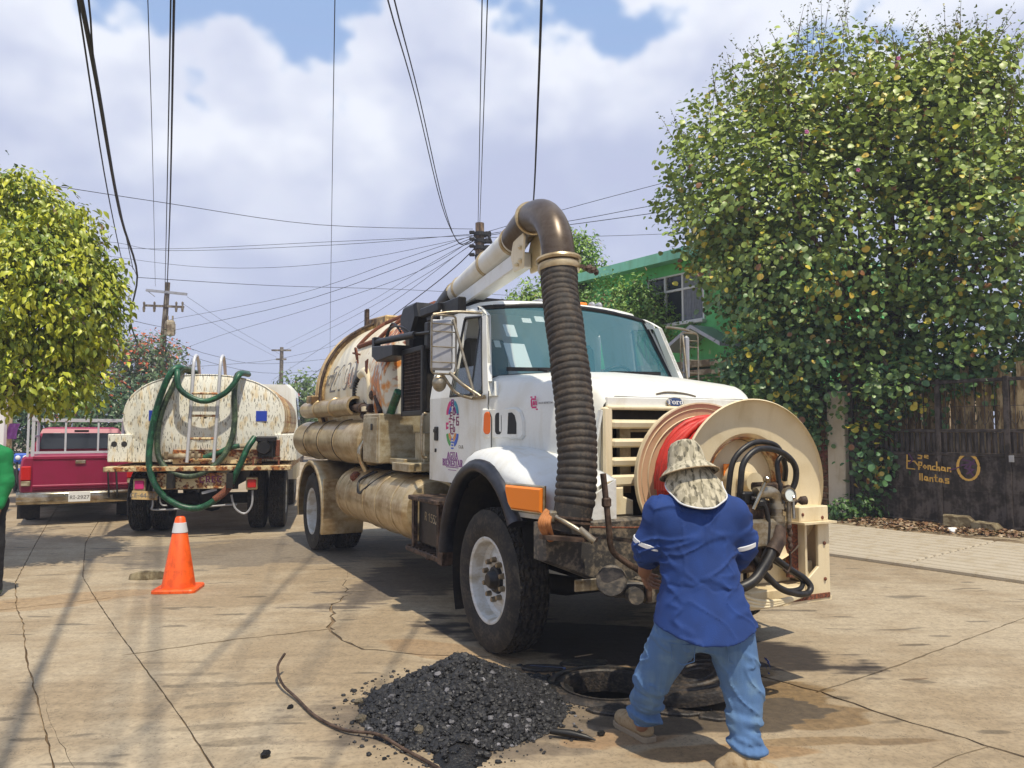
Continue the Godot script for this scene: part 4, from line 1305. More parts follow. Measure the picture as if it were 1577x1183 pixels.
func boom_and_hose(T: Node3D) -> void:
	# black elbow over the cab, ribbed suction hose hanging in front, white tube boom going back
	var st := S()
	var el := crv([V(-0.79, 3.13, -0.29), V(-0.825, 3.175, -0.08), V(-0.865, 3.19, 0.14), V(-0.91, 3.14, 0.38), V(-0.937, 3.02, 0.55), V(-0.948, 2.88, 0.635), V(-0.95, 2.74, 0.66)], 6)
	tube(st, el, 0.114, 24)
	var elbow := obj("elbow", st, M.elbow_iron, T)
	st = S()
	for q in [[V(-0.862, 3.19, 0.12), V(-0.04, 0.02, 0.2), 0.127, 0.03], [V(-0.95, 2.75, 0.66), V(0, 1, -0.12), 0.152, 0.03], [V(-0.951, 2.70, 0.665), V(0, 1, -0.13), 0.14, 0.05]]:
		lathe(st, [Vector2(q[2] - 0.03, -q[3] / 2), Vector2(q[2], -q[3] / 2), Vector2(q[2] + 0.006, 0), Vector2(q[2], q[3] / 2), Vector2(q[2] - 0.03, q[3] / 2)], 28, axis_to(q[0], q[1]))
	obj("flange", st, M.tan_metal, elbow)
	st = S()
	for k in 5: ball(st, V(-0.80 + 0.03 * k, 2.69 + 0.012 * (k % 2), 0.79 - 0.02 * k), V(0.02, 0.024, 0.02), 8)
	bar(st, V(-0.86, 2.7, 0.80), V(-0.74, 2.68, 0.74), 0.02, 0.02)
	obj("clamp", st, M.brown_iron, elbow)
	# ribbed hose: rings proud of the wall
	var pts := crv([V(-0.951, 2.72, 0.66), V(-0.985, 2.5, 0.74), V(-1.015, 2.29, 0.84), V(-1.045, 1.86, 0.985), V(-1.075, 1.48, 1.085), V(-1.11, 1.2, 1.115), V(-1.155, 0.99, 1.115)], 10)
	var dense := []
	var total := 0.0
	for i in pts.size() - 1: total += (pts[i + 1] - pts[i]).length()
	var steps := 330
	var seg := 0
	var acc := 0.0
	var radii := []
	for k in steps + 1:
		var d := total * k / steps
		while seg < pts.size() - 2 and acc + (pts[seg + 1] - pts[seg]).length() < d:
			acc += (pts[seg + 1] - pts[seg]).length()
			seg += 1
		dense.append(pts[seg].lerp(pts[seg + 1], (d - acc) / (pts[seg + 1] - pts[seg]).length()))
		var r := 0.121
		var t := fmod(d, 0.0435) / 0.0435
		if d < total - 0.16: r = 0.113 + 0.0125 * pow(sin(PI * t), 0.45)
		else: r = 0.118
		radii.append(r + 0.002 * sin(d * 17.0))
	st = S()
	tube(st, dense, radii, 28)
	var hose := obj("suction_hose", st, M.hose_rubber, T)
	st = S()
	lathe(st, [Vector2(0.11, -0.03), Vector2(0.175, -0.03), Vector2(0.178, -0.005), Vector2(0.12, 0.0)], 30, axis_to(V(-1.16, 0.975, 1.117), V(0.08, 1, -0.06)))
	for y in [1.05, 1.075]: lathe(st, [Vector2(0.115, -0.007), Vector2(0.132, -0.007), Vector2(0.132, 0.007), Vector2(0.115, 0.007)], 28, axis_to(V(-1.139, y, 1.113), V(0.12, 1, -0.05)))
	obj("hose_flange", st, M.brown_iron, hose)
	st = S()
	tube(st, [V(-1.26, 1.09, 1.14), V(-1.21, 1.04, 1.26), V(-1.14, 0.99, 1.30)], 0.016, 8)
	tube(st, [V(-1.18, 1.03, 1.27), V(-1.11, 0.96, 1.32)], 0.021, 10)
	box(st, V(-1.27, 1.09, 1.1), V(0.05, 0.07, 0.08), Basis.IDENTITY, 0.01)
	obj("latch_handle", st, M.steel, hose)
	st = S()
	for k in 5: tube(st, crv([V(-1.30 + 0.008 * k, 1.13 - 0.008 * k, 1.10), V(-1.36 + 0.01 * k, 1.06, 1.12 + 0.01 * k), V(-1.31 + 0.012 * k, 0.98 - 0.012 * (k % 3), 1.10), V(-1.25, 0.96, 1.1)], 4), 0.013, 6)
	obj("orange_rag", st, M.glove, hose)
	# white boom tube and the beam under it
	st = S()
	tube(st, [V(-0.60, 2.965, -1.92), V(-0.79, 3.13, -0.29)], 0.108, 22)
	var boom := obj("boom", st, M.cream_paint, T)
	boom.material_override = M.white_paint
	st = S()
	for q in [0.0, 0.12, 0.6, 0.97]: lathe(st, [Vector2(0.10, -0.02), Vector2(0.119, -0.02), Vector2(0.119, 0.02), Vector2(0.10, 0.02)], 22, axis_to(V(-0.60, 2.965, -1.92).lerp(V(-0.79, 3.13, -0.29), q), V(-0.19, 0.165, 1.63)))
	obj("collar", st, M.tan_metal, boom)
	st = S()
	bar(st, V(-0.60, 2.82, -1.95), V(-0.80, 2.93, -0.12), 0.13, 0.13, 0.01)
	obj("boom_beam", st, M.white_paint, boom)
	st = S()
	for s in [-1, 1]:
		prism(st, [Vector2(-0.12, -0.14), Vector2(0.06, -0.17), Vector2(0.13, 0.05), Vector2(0.1, 0.2), Vector2(0.0, 0.2), Vector2(-0.16, 0.0)], 0.015, Transform3D(Basis(V(-0.11, 0.14, 0.98).normalized(), V(0, 0.99, -0.14), V(1, 0, 0.11).normalized()), V(-0.81 + s * 0.075, 2.99, -0.06)))
		for q in [[0.06, -0.1], [0.06, 0.0], [0.0, -0.12]]: ball(st, V(-0.81 + s * 0.09, 2.99 + q[1], -0.06 + q[0]), V(0.02, 0.018, 0.018), 8)
	obj("hinge_plate", st, M.cream_paint, boom)
	# black flexible pipe from the boom down to the tank, with its black turret
	st = S()
	tube(st, crv([V(-0.60, 2.965, -1.9), V(-0.57, 2.90, -2.2), V(-0.53, 2.84, -2.5), V(-0.45, 2.83, -2.78), V(-0.4, 2.6, -2.95)], 6), 0.125, 18)
	var turret := obj("black_pipe", st, M.black_hose, T)
	st = S()
	prism(st, [Vector2(-0.12, 0.0), Vector2(-0.16, 0.35), Vector2(-0.05, 0.46), Vector2(0.3, 0.46), Vector2(0.36, 0.3), Vector2(0.2, 0.1), Vector2(0.2, -0.6), Vector2(-0.05, -0.6)], 0.5, Transform3D(Basis(V(0, 0, 1), Vector3.UP, V(-1, 0, 0)), V(-0.32, 2.5, -2.86)), 0.03)
	box(st, V(-0.55, 2.77, -1.85), V(0.75, 0.09, 0.5), Basis.IDENTITY, 0.012)
	box(st, V(-0.85, 2.74, -1.6), V(0.08, 0.13, 0.8), Basis.IDENTITY, 0.01)
	box(st, V(-0.2, 2.4, -1.9), V(0.4, 0.8, 0.5), Basis.IDENTITY, 0.02)
	box(st, V(-0.1, 2.80, -1.5), V(1.2, 0.04, 0.5))
	for x in [-0.42, -0.62, -0.3]: ball(st, V(x, 2.85, -1.72), V(0.05, 0.05, 0.05), 8)
	obj("turret", st, M.black_metal, turret)

func tank_texture() -> ImageTexture:
	var w := 768
	var h := 512
	var a := nz(51, 0.008, 4, w, h)
	var b := nz(52, 0.035, 4, w, h)
	var s := nz(53, 0.02, 4, w, h, 1, 4)
	return rgb_tex(w, h, func(i):
		var u := float(i % w) / w  # 0 rear .. 1 front
		var v := float(i / w) / h  # round the tank; 0.5 is the door side's mid height
		var o := V(0.90, 0.87, 0.78).lerp(V(0.76, 0.66, 0.48), ss(0.4, 0.8, (a[i] * 0.8 + s[i] * 0.2) / 255.0) * 0.6)
		var front := ss(0.60, 0.78, u + (a[i] / 255.0 - 0.5) * 0.25)
		o = o.lerp(V(0.86, 0.86, 0.82), front * 0.6)
		var d := Vector2((u - 0.82) / 0.10, (v - 0.55) / 0.22).length()
		var k := ss(1.0, 0.2, d + (b[i] / 255.0 - 0.5) * 1.7)
		var d2 := Vector2((u - 0.86) / 0.17, (v - 0.27) / 0.17).length()
		k = maxf(k, ss(0.95, 0.35, d2 + (b[(i + 9000) % (w * h)] / 255.0 - 0.5) * 2.2))
		return o.lerp(V(0.82, 0.50, 0.20).lerp(V(0.42, 0.2, 0.12), ss(0.35, 0.7, b[i] / 255.0)), k))

func bent_text(called: String, s: String, h: float, m: Material, parent: Node, z: float, ang: float, R: float, stretch := 1.0) -> void:
	var t := TextMesh.new()
	var f := SystemFont.new()
	f.font_names = ["Droid Sans"]
	f.font_weight = 700
	t.font = f
	t.text = s
	t.font_size = 64
	t.pixel_size = h / 47.0
	t.depth = 0.003
	var ar := t.get_mesh_arrays()
	var v: PackedVector3Array = ar[Mesh.ARRAY_VERTEX]
	for i in v.size():
		var a := ang + v[i].y / R
		var r := R + 0.003 + v[i].z
		v[i] = V(-r * cos(a), 2.07 + r * sin(a), z + v[i].x * stretch)
	ar[Mesh.ARRAY_VERTEX] = v
	ar[Mesh.ARRAY_NORMAL] = null
	ar[Mesh.ARRAY_TANGENT] = null
	var am := ArrayMesh.new()
	am.add_surface_from_arrays(Mesh.PRIMITIVE_TRIANGLES, ar)
	inst(called, am, m, parent)

func tank_and_side(T: Node3D) -> void:
	var st := S()
	var R := 1.04
	var cy := 2.07
	soft(st)
	var zs := []
	for i in 25: zs.append(lerpf(-5.7, -2.95, i / 24.0))
	for i in range(1, 9): zs.append(-2.95 + 0.35 * sin(PI / 2 * i / 8.0))
	for i in zs.size() - 1:
		for j in 64:
			var q := []
			var u := []
			for e in [[i, j], [i + 1, j], [i + 1, j + 1], [i, j + 1]]:
				var a: float = TAU * e[1] / 64.0
				var z: float = zs[e[0]]
				var r := R * (sqrt(maxf(0.0, 1.0 - pow(maxf(0.0, z + 2.95) / 0.352, 2))))
				q.append(V(-sin(a) * r, cy + cos(a) * r, z))
				u.append(Vector2((z + 5.7) / 3.1, e[1] / 32.0))
			quad_uv(st, q, u)
	var tm := StandardMaterial3D.new()
	tm.resource_name = "tank_paint"
	tm.albedo_texture = tank_texture()
	tm.roughness = 0.42
	tm.cull_mode = BaseMaterial3D.CULL_DISABLED
	var tank := obj("tank", st, tm, T)
	# rear door ring and the domed door
	st = S()
	lathe(st, [Vector2(1.03, 0.0), Vector2(1.10, 0.0), Vector2(1.115, -0.03), Vector2(1.115, -0.24), Vector2(1.09, -0.27), Vector2(0.9, -0.4), Vector2(0.5, -0.5), Vector2(0.001, -0.53)], 64, axis_z(V(0, cy, -5.5)))
	box(st, V(-1.16, cy - 0.04, -5.66), V(0.12, 0.10, 0.3), Basis.IDENTITY, 0.01)
	box(st, V(0, 3.12, -5.4), V(0.72, 0.16, 0.9), Basis(Vector3.RIGHT, 0.05), 0.02)
	obj("rear_door", st, M.tan_paint, tank)
	st = S()
	box(st, V(-0.42, 3.16, -5.62), V(0.05, 0.36, 0.10), Basis.IDENTITY, 0.008)
	box(st, V(0.42, 3.16, -5.62), V(0.05, 0.36, 0.10), Basis.IDENTITY, 0.008)
	var rim := []
	for i in 25: rim.append(V(-1.105 * sin(PI * i / 24.0 * 0.62 + 0.2), cy + 1.105 * cos(PI * i / 24.0 * 0.62 + 0.2), -5.485))
	tube(st, rim, 0.022, 6)
	obj("door_hinge", st, M.brown_iron, tank)
	# rusty frame ridges on the shoulder
	st = S()
	var P := func(a: float, z: float) -> Vector3: return V(-(R + 0.012) * cos(a), cy + (R + 0.012) * sin(a), z)
	for q in [[0.60, -4.45, 0.60, -3.62], [0.60, -4.45, 1.02, -4.3], [1.02, -4.3, 1.15, -2.92], [0.60, -3.62, 0.95, -3.3], [0.95, -3.3, 1.05, -2.92], [1.15, -2.92, 0.8, -2.90]]:
		var l := []
		for k in 9: l.append(P.call(lerpf(q[0], q[2], k / 8.0), lerpf(q[1], q[3], k / 8.0)))
		tube(st, l, 0.03, 6)
	obj("rusty_ridge", st, M.rusty, tank)
	# lettering along the flank
	bent_text("lettering", "2100", 0.36, M.print_grey, tank, -4.62, 0.20, R, 1.15)
	bent_text("lettering", "VACTOR", 0.15, M.print_grey, tank, -5.28, 0.20, R, 0.8)
	bent_text("lettering", "SERIES", 0.13, M.print_grey, tank, -4.05, 0.18, R, 0.7)
	bent_text("lettering", "2100", 0.31, tm, tank, -4.62, 0.20, R + 0.002, 1.13)
	# saddle and sub frame
	st = S()
	for z in [-5.3, -4.2, -3.2]: prism(st, [Vector2(-0.8, 1.0), Vector2(0.8, 1.0), Vector2(0.75, 1.4), Vector2(-0.75, 1.4)], 0.1, Transform3D(Basis.IDENTITY, V(0, 0, z)))
	box(st, V(0, 1.05, -4.1), V(1.3, 0.12, 4.4))
	obj("saddle", st, M.chassis, T)
	# twin silencer pipe above, long water tank below
	st = S()
	lathe(st, [Vector2(0.085, 0.0), Vector2(0.115, 0.0), Vector2(0.115, -0.85), Vector2(0.128, -0.86), Vector2(0.128, -0.93), Vector2(0.115, -0.94), Vector2(0.115, -1.7), Vector2(0.128, -1.71), Vector2(0.128, -1.78), Vector2(0.115, -1.79), Vector2(0.115, -2.55), Vector2(0.001, -2.57)], 26, axis_z(V(-1.08, 1.895, -3.80)))
	lathe(st, [Vector2(0.085, 0.0), Vector2(0.085, -0.6), Vector2(0.001, -0.6)], 26, axis_z(V(-1.08, 1.895, -3.80)))
	obj("silencer_pipe", st, M.tan_metal, T)
	st = S()
	lathe(st, [Vector2(0.001, 0.09), Vector2(0.14, 0.07), Vector2(0.235, 0.01), Vector2(0.262, -0.08), Vector2(0.262, -0.95), Vector2(0.272, -0.955), Vector2(0.272, -0.985), Vector2(0.262, -0.99), Vector2(0.262, -1.75), Vector2(0.272, -1.755), Vector2(0.272, -1.785), Vector2(0.262, -1.79), Vector2(0.262, -2.55), Vector2(0.272, -2.555), Vector2(0.272, -2.585), Vector2(0.262, -2.59), Vector2(0.262, -3.3), Vector2(0.2, -3.4), Vector2(0.001, -3.42)], 36, axis_z(V(-0.97, 1.47, -3.30)))
	obj("water_tank", st, M.tan_metal, T)
	st = S()
	for z in [-4.27, -5.07, -5.87]: lathe(st, [Vector2(0.274, -0.02), Vector2(0.278, 0), Vector2(0.274, 0.02)], 36, axis_z(V(-0.97, 1.47, z)))
	obj("tank_strap", st, M.chassis, T)
	# valve column: cream elbow pipe with rubber hose, brass gun lying in the silencer
	st = S()
	tube(st, crv([V(-1.0, 1.72, -3.42), V(-1.0, 2.05, -3.42), V(-1.0, 2.22, -3.50), V(-1.0, 2.285, -3.68), V(-1.0, 2.25, -3.86)], 6), 0.06, 14)
	lathe(st, [Vector2(0.06, 0), Vector2(0.12, 0), Vector2(0.12, 0.05), Vector2(0.06, 0.06)], 16, Transform3D(Basis.IDENTITY, V(-1.0, 1.82, -3.42)))
	obj("valve_pipe", st, M.cream_paint, T)
	st = S()
	tube(st, crv([V(-1.0, 2.25, -3.84), V(-1.0, 2.15, -3.99), V(-1.0, 1.98, -4.02), V(-1.0, 1.84, -3.98)], 8), 0.065, 12)
	for i in 12: lathe(st, [Vector2(0.06, -0.006), Vector2(0.073, 0), Vector2(0.06, 0.006)], 12, axis_to(V(-1.0, 1.86 + i * 0.033, -4.02 + 0.0012 * i * i), V(0, 1, 0.02 * i)))
	obj("rubber_bend", st, M.black_hose, T)
	st = S()
	tube(st, [V(-1.06, 1.86, -3.55), V(-1.08, 1.88, -4.05)], [0.065, 0.03], 12)
	tube(st, [V(-1.06, 1.86, -3.55), V(-1.04, 1.85, -3.3)], 0.05, 12)
	ball(st, V(-1.0, 2.0, -3.32), V(0.07, 0.07, 0.07), 12)
	for q in [[V(-1.05, 1.78, -3.62), V(-1.05, 1.72, -3.4)], [V(-1.02, 1.98, -3.2), V(-1.02, 1.8, -3.02)], [V(-1.0, 2.05, -3.75), V(-1.0, 1.9, -3.6)]]: tube(st, [q[0], q[1]], 0.035, 8)
	obj("nozzle", st, M.brown_iron, T)
	st = S()
	tube(st, [V(-1.02, 1.74, -2.74), V(-1.02, 2.0, -2.45)], 0.045, 10)
	obj("green_pipe", st, M.hose_green, T)
	st = S()
	tube(st, crv([V(-1.03, 2.45, -3.95), V(-1.06, 2.58, -3.93), V(-1.06, 2.55, -3.86), V(-1.05, 2.4, -3.84)], 5), 0.012, 6)
	bar(st, V(-1.045, 2.54, -4.05), V(-1.045, 2.50, -3.8), 0.03, 0.02)
	prism(st, [Vector2(-0.05, 0.10), Vector2(0.06, 0.12), Vector2(0.01, -0.12), Vector2(-0.04, -0.1)], 0.01, Transform3D(Basis(V(0, 0, 1), Vector3.UP, V(-1, 0, 0)), V(-1.04, 2.30, -3.5)))
	obj("tank_fitting", st, M.rusty, T)
	# aluminium tool box with a door and latch
	st = S()
	box(st, V(-0.93, 1.52, -2.93), V(0.46, 0.52, 0.58), Basis.IDENTITY, 0.012)
	box(st, V(-1.164, 1.515, -2.93), V(0.012, 0.45, 0.5), Basis.IDENTITY, 0.004)
	var tb := obj("tool_box", st, M.box_metal, T)
	st = S()
	box(st, V(-1.174, 1.64, -2.86), V(0.012, 0.07, 0.05), Basis.IDENTITY, 0.004)
	obj("latch", st, M.black_metal, tb)
	st = S()
	box(st, V(-0.80, 1.29, -2.4), V(0.5, 0.06, 0.45), Basis.IDENTITY, 0.008)
	box(st, V(-0.7, 1.42, -2.15), V(0.4, 0.32, 0.25), Basis.IDENTITY, 0.01)
	box(st, V(-0.98, 1.25, -2.05), V(0.3, 0.08, 0.5), Basis.IDENTITY, 0.008)
	obj("shelf", st, M.box_metal, T)
	# oil cooler panel with a mesh front, and the ram above it
	st = S()
	box(st, V(-0.9, 2.08, -2.05), V(0.20, 0.60, 0.55), Basis.IDENTITY, 0.01)
	var cooler := obj("cooler", st, M.chassis, T)
	for q in [[0.30, 0.57, 0.05], [-0.30, 0.57, 0.05]]:
		pass
	st = S()
	box(st, V(-1.0, 2.39, -2.05), V(0.05, 0.05, 0.60), Basis.IDENTITY, 0.006)
	box(st, V(-1.0, 1.77, -2.05), V(0.05, 0.05, 0.60), Basis.IDENTITY, 0.006)
	for z in [-2.33, -1.77]: box(st, V(-1.0, 2.08, z), V(0.05, 0.66, 0.05), Basis.IDENTITY, 0.006)
	obj("cooler_frame", st, M.black_metal, cooler)
	st = S()
	for i in 17: box(st, V(-1.004, 1.81 + i * 0.034, -2.05), V(0.012, 0.007, 0.52))
	for i in 14: box(st, V(-1.004, 2.08, -2.29 + i * 0.037), V(0.010, 0.58, 0.006))
	tag(obj("mesh_wire", st, M.brown_iron, cooler), "", "", "", "stuff")
	st = S()
	prism(st, [Vector2(-3.05, 2.40), Vector2(-2.9, 2.34), Vector2(-2.35, 2.36), Vector2(-2.35, 2.47), Vector2(-3.05, 2.52)], 0.2, Transform3D(Basis(V(0, 0, 1), Vector3.UP, V(-1, 0, 0)), V(-0.92, 0, 0)), 0.01)
	box(st, V(-1.05, 2.52, -3.12), V(0.08, 0.22, 0.09), Basis.IDENTITY, 0.01)
	box(st, V(-0.95, 2.50, -1.72), V(0.1, 0.26, 0.1), Basis.IDENTITY, 0.01)
	tube(st, [V(-1.05, 2.575, -3.1), V(-1.02, 2.535, -1.95)], 0.035, 10)
	tube(st, [V(-1.02, 2.54, -2.0), V(-1.0, 2.52, -1.6)], 0.016, 8)
	obj("boom_ram", st, M.black_metal, T)
	st = S()
	tube(st, crv([V(-1.0, 2.6, -2.9), V(-1.0, 2.7, -2.75), V(-1.0, 2.66, -2.4), V(-0.95, 2.55, -2.2)], 5), 0.012, 6)
	tube(st, crv([V(-1.0, 2.6, -2.95), V(-1.0, 2.74, -2.72), V(-1.0, 2.62, -2.45)], 5), 0.012, 6)
	obj("ram_hose", st, M.black_hose, T)
	# fuel tank drum with straps
	st = S()
	lathe(st, [Vector2(0.001, 0.05), Vector2(0.15, 0.04), Vector2(0.27, 0.015), Vector2(0.305, -0.03), Vector2(0.31, -0.06), Vector2(0.31, -2.45), Vector2(0.27, -2.5), Vector2(0.001, -2.52)], 44, axis_z(V(-0.90, 0.85, -1.75)))
	var fuel := obj("fuel_tank", st, M.tan_metal, T)
	st = S()
	for z in [-2.1, -2.62, -3.05, -3.75, -4.1]: lathe(st, [Vector2(0.312, -0.022), Vector2(0.319, -0.018), Vector2(0.319, 0.018), Vector2(0.312, 0.022)], 44, axis_z(V(-0.90, 0.85, z)))
	obj("strap", st, M.tan_metal, fuel)
	st = S()
	lathe(st, [Vector2(0.06, -0.05), Vector2(0.06, 0.02), Vector2(0.04, 0.04), Vector2(0.001, 0.045)], 14, axis_to(V(-1.13, 1.08, -3.62), V(-0.7, 0.7, 0)))
	tube(st, crv([V(-1.14, 1.06, -3.62), V(-1.2, 0.9, -3.6), V(-1.18, 0.75, -3.58)], 4), 0.006, 5)
	obj("filler_cap", st, M.rusty, fuel)
	st = S()
	for k in 2: tube(st, crv([V(-1.02, 1.15, -3.25 + 0.1 * k), V(-1.17, 1.05, -3.3), V(-1.2, 0.92, -3.22 + 0.05 * k), V(-1.17, 1.0, -3.0), V(-1.0, 1.17, -2.7), V(-0.9, 1.2, -2.3)], 5), 0.013, 6)
	obj("fuel_hose", st, M.black_hose, fuel)
	st = S()
	tube(st, crv([V(-1.12, 1.5, -3.25), V(-1.17, 1.4, -3.27), V(-1.17, 1.3, -3.27), V(-1.1, 1.16, -3.27)], 4), 0.035, 10)
	obj("drain_pipe", st, M.chrome, T)
	# mudguard round the rear wheels
	for s in [-1.0, 1.0]:
		var g := []
		for i in 15:
			var a := deg_to_rad(lerpf(190, -20, i / 14.0))
			var ring := PackedVector3Array()
			for q in [[1.24, -0.05], [1.245, 0.0], [1.23, 0.015], [0.7, 0.015], [0.7, 0.0], [1.22, -0.004]]:
				ring.append(V(s * q[0], 0.52 + (0.67 + q[1]) * sin(a), -5.45 - (0.72 + q[1]) * cos(a) * -1.0))
			g.append(ring)
		st = S()
		loft(st, g, true, true, true)
		box(st, V(s * 0.98, 0.74, -4.72), V(0.5, 0.5, 0.02), Basis.IDENTITY, 0.005)
		obj("mudguard", st, M.tan_metal, T)

func reel_and_pipes(T: Node3D) -> void:
	var c := V(-0.03, 1.285, 0)
	var reel := Node3D.new()
	reel.transform = Transform3D(Basis.IDENTITY, V(c.x + 0.14, 0, 1.3)) * Transform3D(Basis(Vector3.UP, deg_to_rad(-8)), V(-c.x, 0, -1.3))
	put(reel, "hose_reel", T)
	var st := S()
	lathe(st, [Vector2(0.26, 0.02), Vector2(0.33, -0.012), Vector2(0.47, 0.0), Vector2(0.50, 0.012), Vector2(0.505, 0.0), Vector2(0.50, -0.02), Vector2(0.20, -0.03)], 64, axis_z(c + V(0, 0, 1.03)))
	obj("rear_flange", st, M.reel_inner, reel)
	st = S()
	for r in [0.36, 0.415, 0.465]: lathe(st, [Vector2(r - 0.004, 0.0), Vector2(r, 0.009), Vector2(r + 0.004, 0.0)], 64, axis_z(c + V(0, 0, 1.028)))
	lathe(st, [Vector2(0.498, -0.022), Vector2(0.508, -0.022), Vector2(0.508, 0.016), Vector2(0.498, 0.016)], 64, axis_z(c + V(0, 0, 1.03)))
	obj("flange_rim", st, M.reel_paint, reel)
	# front flange: shallow dish round an open drum
	st = S()
	lathe(st, [Vector2(0.505, 0.03), Vector2(0.512, 0.02), Vector2(0.505, 0.0), Vector2(0.48, -0.012), Vector2(0.40, -0.04), Vector2(0.33, -0.045), Vector2(0.30, -0.05), Vector2(0.275, -0.08)], 72, axis_z(c + V(0, 0, 1.585)))
	obj("front_flange", st, M.reel_paint, reel)
	st = S()
	lathe(st, [Vector2(0.275, -0.05), Vector2(0.265, -0.08), Vector2(0.26, -0.40)], 48, axis_z(c + V(0, 0, 1.585)))
	lathe(st, [Vector2(0.27, -0.56), Vector2(0.27, -0.06)], 48, axis_z(c + V(0, 0, 1.585)))
	obj("drum", st, M.rust_cream, reel)
	st = S()
	lathe(st, [Vector2(0.26, -0.17), Vector2(0.12, -0.16), Vector2(0.12, -0.1), Vector2(0.06, -0.09), Vector2(0.06, 0.02), Vector2(0.001, 0.02)], 40, axis_z(c + V(0, 0, 1.585)))
	obj("hub", st, M.reel_paint, reel)
	# red hose wound in slightly uneven layers
	st = S()
	for layer in 3:
		var turns := 11 - (layer % 2)
		var pts := []
		var rr := 0.30 + layer * 0.04
		for i in turns * 22 + 1:
			var a := TAU * i / 22.0
			var z := 1.055 + 0.022 + (layer % 2) * 0.02 + 0.043 * i / 22.0
			if z > 1.45: break
			var wob := 0.010 * sin(a * 0.37 + layer * 2.0) + (0.02 * sin(a * 1.0 + 1.0) if layer == 2 else 0.0)
			pts.append(c + V(cos(a) * (rr + wob * 0.5), sin(a) * (rr + wob * 0.5), z + wob))
		tube(st, pts, 0.0215, 8)
	for k in 5:
		var pts := []
		for i in 15:
			var a := lerpf(PI * 1.05, PI * 0.15, i / 14.0)
			pts.append(c + V(cos(a) * (0.405 + 0.006 * k), sin(a) * (0.405 + 0.02 * sin(i * 0.4 + k)), 1.12 + 0.04 * k + 0.13 * i / 14.0 * (1.0 if k % 2 else 0.6)))
		tube(st, pts, 0.0215, 8)
	obj("red_hose", st, M.hose_red, reel)
	# cream frame under and beside the reel
	st = S()
	box(st, V(0.27, 1.085, 1.62), V(0.25, 0.095, 0.14), Basis.IDENTITY, 0.006)
	box(st, V(0.27, 1.035, 1.64), V(0.28, 0.012, 0.2))
	prism(st, [Vector2(0.31, 1.03), Vector2(0.41, 1.03), Vector2(0.41, 0.55), Vector2(0.20, 0.60), Vector2(0.20, 0.68), Vector2(0.31, 0.76)], 0.02, Transform3D(Basis.IDENTITY, V(0, 0, 1.66)), 0.004)
	box(st, V(0.40, 0.83, 1.5), V(0.02, 0.54, 0.34))
	box(st, V(0.215, 0.86, 1.62), V(0.018, 0.34, 0.1))
	box(st, V(0.05, 0.86, 1.52), V(0.34, 0.40, 0.02))
	box(st, V(0.08, 0.60, 1.55), V(0.66, 0.10, 0.24), Basis.IDENTITY, 0.008)
	box(st, V(-0.25, 0.85, 1.5), V(0.05, 0.5, 0.1))
	for x in [-0.28, 0.3]: box(st, V(x, 0.72, 1.25), V(0.1, 0.12, 0.7), Basis.IDENTITY, 0.008)
	box(st, V(0.0, 0.56, 1.62), V(0.84, 0.025, 0.12))
	obj("reel_frame", st, M.reel_paint, T)
	st = S()
	for q in [[0.17, 1.085, 1.69], [0.36, 0.9, 1.685], [0.36, 0.68, 1.685], [0.34, 1.06, 1.69]]: ball(st, V(q[0], q[1], q[2]), V(0.012, 0.012, 0.008), 8)
	box(st, V(0.17, 0.86, 1.60), V(0.08, 0.33, 0.03))
	box(st, V(0.22, 0.58, 1.675), V(0.36, 0.03, 0.02))
	obj("frame_rust", st, M.rusty, T)
	# black hydraulic hoses
	st = S()
	for q in [[[V(-0.464, 1.12, 1.72), V(-0.464, 1.298, 1.74), V(-0.436, 1.43, 1.75), V(-0.345, 1.51, 1.76), V(-0.233, 1.535, 1.76), V(-0.104, 1.505, 1.76), V(0.0, 1.39, 1.72), V(0.034, 1.30, 1.68)], 0.0165], [[V(-0.43, 1.1, 1.78), V(-0.433, 1.311, 1.80), V(-0.405, 1.421, 1.8), V(-0.309, 1.49, 1.8), V(-0.182, 1.492, 1.8), V(-0.069, 1.453, 1.8), V(0.0, 1.38, 1.8), V(0.0, 1.285, 1.79), V(-0.054, 1.2, 1.77)], 0.018], [[V(-0.09, 1.17, 1.78), V(-0.103, 1.345, 1.76), V(-0.091, 1.42, 1.75), V(-0.037, 1.455, 1.75), V(0.02, 1.42, 1.74)], 0.015], [[V(-0.40, 1.22, 1.84), V(-0.33, 1.2, 1.86), V(-0.30, 1.1, 1.87), V(-0.31, 0.98, 1.87), V(-0.34, 0.88, 1.86)], 0.014],
		[[V(-0.275, 0.965, 1.89), V(-0.326, 0.896, 1.90), V(-0.392, 0.822, 1.9), V(-0.451, 0.774, 1.9), V(-0.53, 0.74, 1.88), V(-0.62, 0.7, 1.8)], 0.03], [[V(-0.40, 0.95, 1.82), V(-0.37, 0.88, 1.84), V(-0.327, 0.809, 1.85), V(-0.205, 0.708, 1.85), V(-0.078, 0.661, 1.85), V(0.02, 0.655, 1.85), V(0.055, 0.69, 1.84), V(0.02, 0.74, 1.82), V(-0.06, 0.79, 1.8), V(-0.2, 0.88, 1.8), V(-0.26, 0.95, 1.82)], 0.019], [[V(-0.38, 0.9, 1.8), V(-0.3, 0.78, 1.83), V(-0.16, 0.69, 1.84), V(-0.02, 0.68, 1.83), V(0.03, 0.72, 1.8), V(-0.05, 0.78, 1.78), V(-0.2, 0.86, 1.78)], 0.014]]:
		tube(st, crv(q[0], 6), q[1], 9)
	obj("hydraulic_hose", st, M.black_hose, T)
	st = S()
	for k in 3: tube(st, crv([V(-0.5, 0.72 - 0.03 * k, 1.72), V(-0.3, 0.63 - 0.02 * k, 1.74), V(-0.1, 0.60 - 0.012 * k, 1.73), V(0.2, 0.61, 1.7)], 5), 0.011, 6)
	obj("drain_hose", st, M.cream_paint, T)
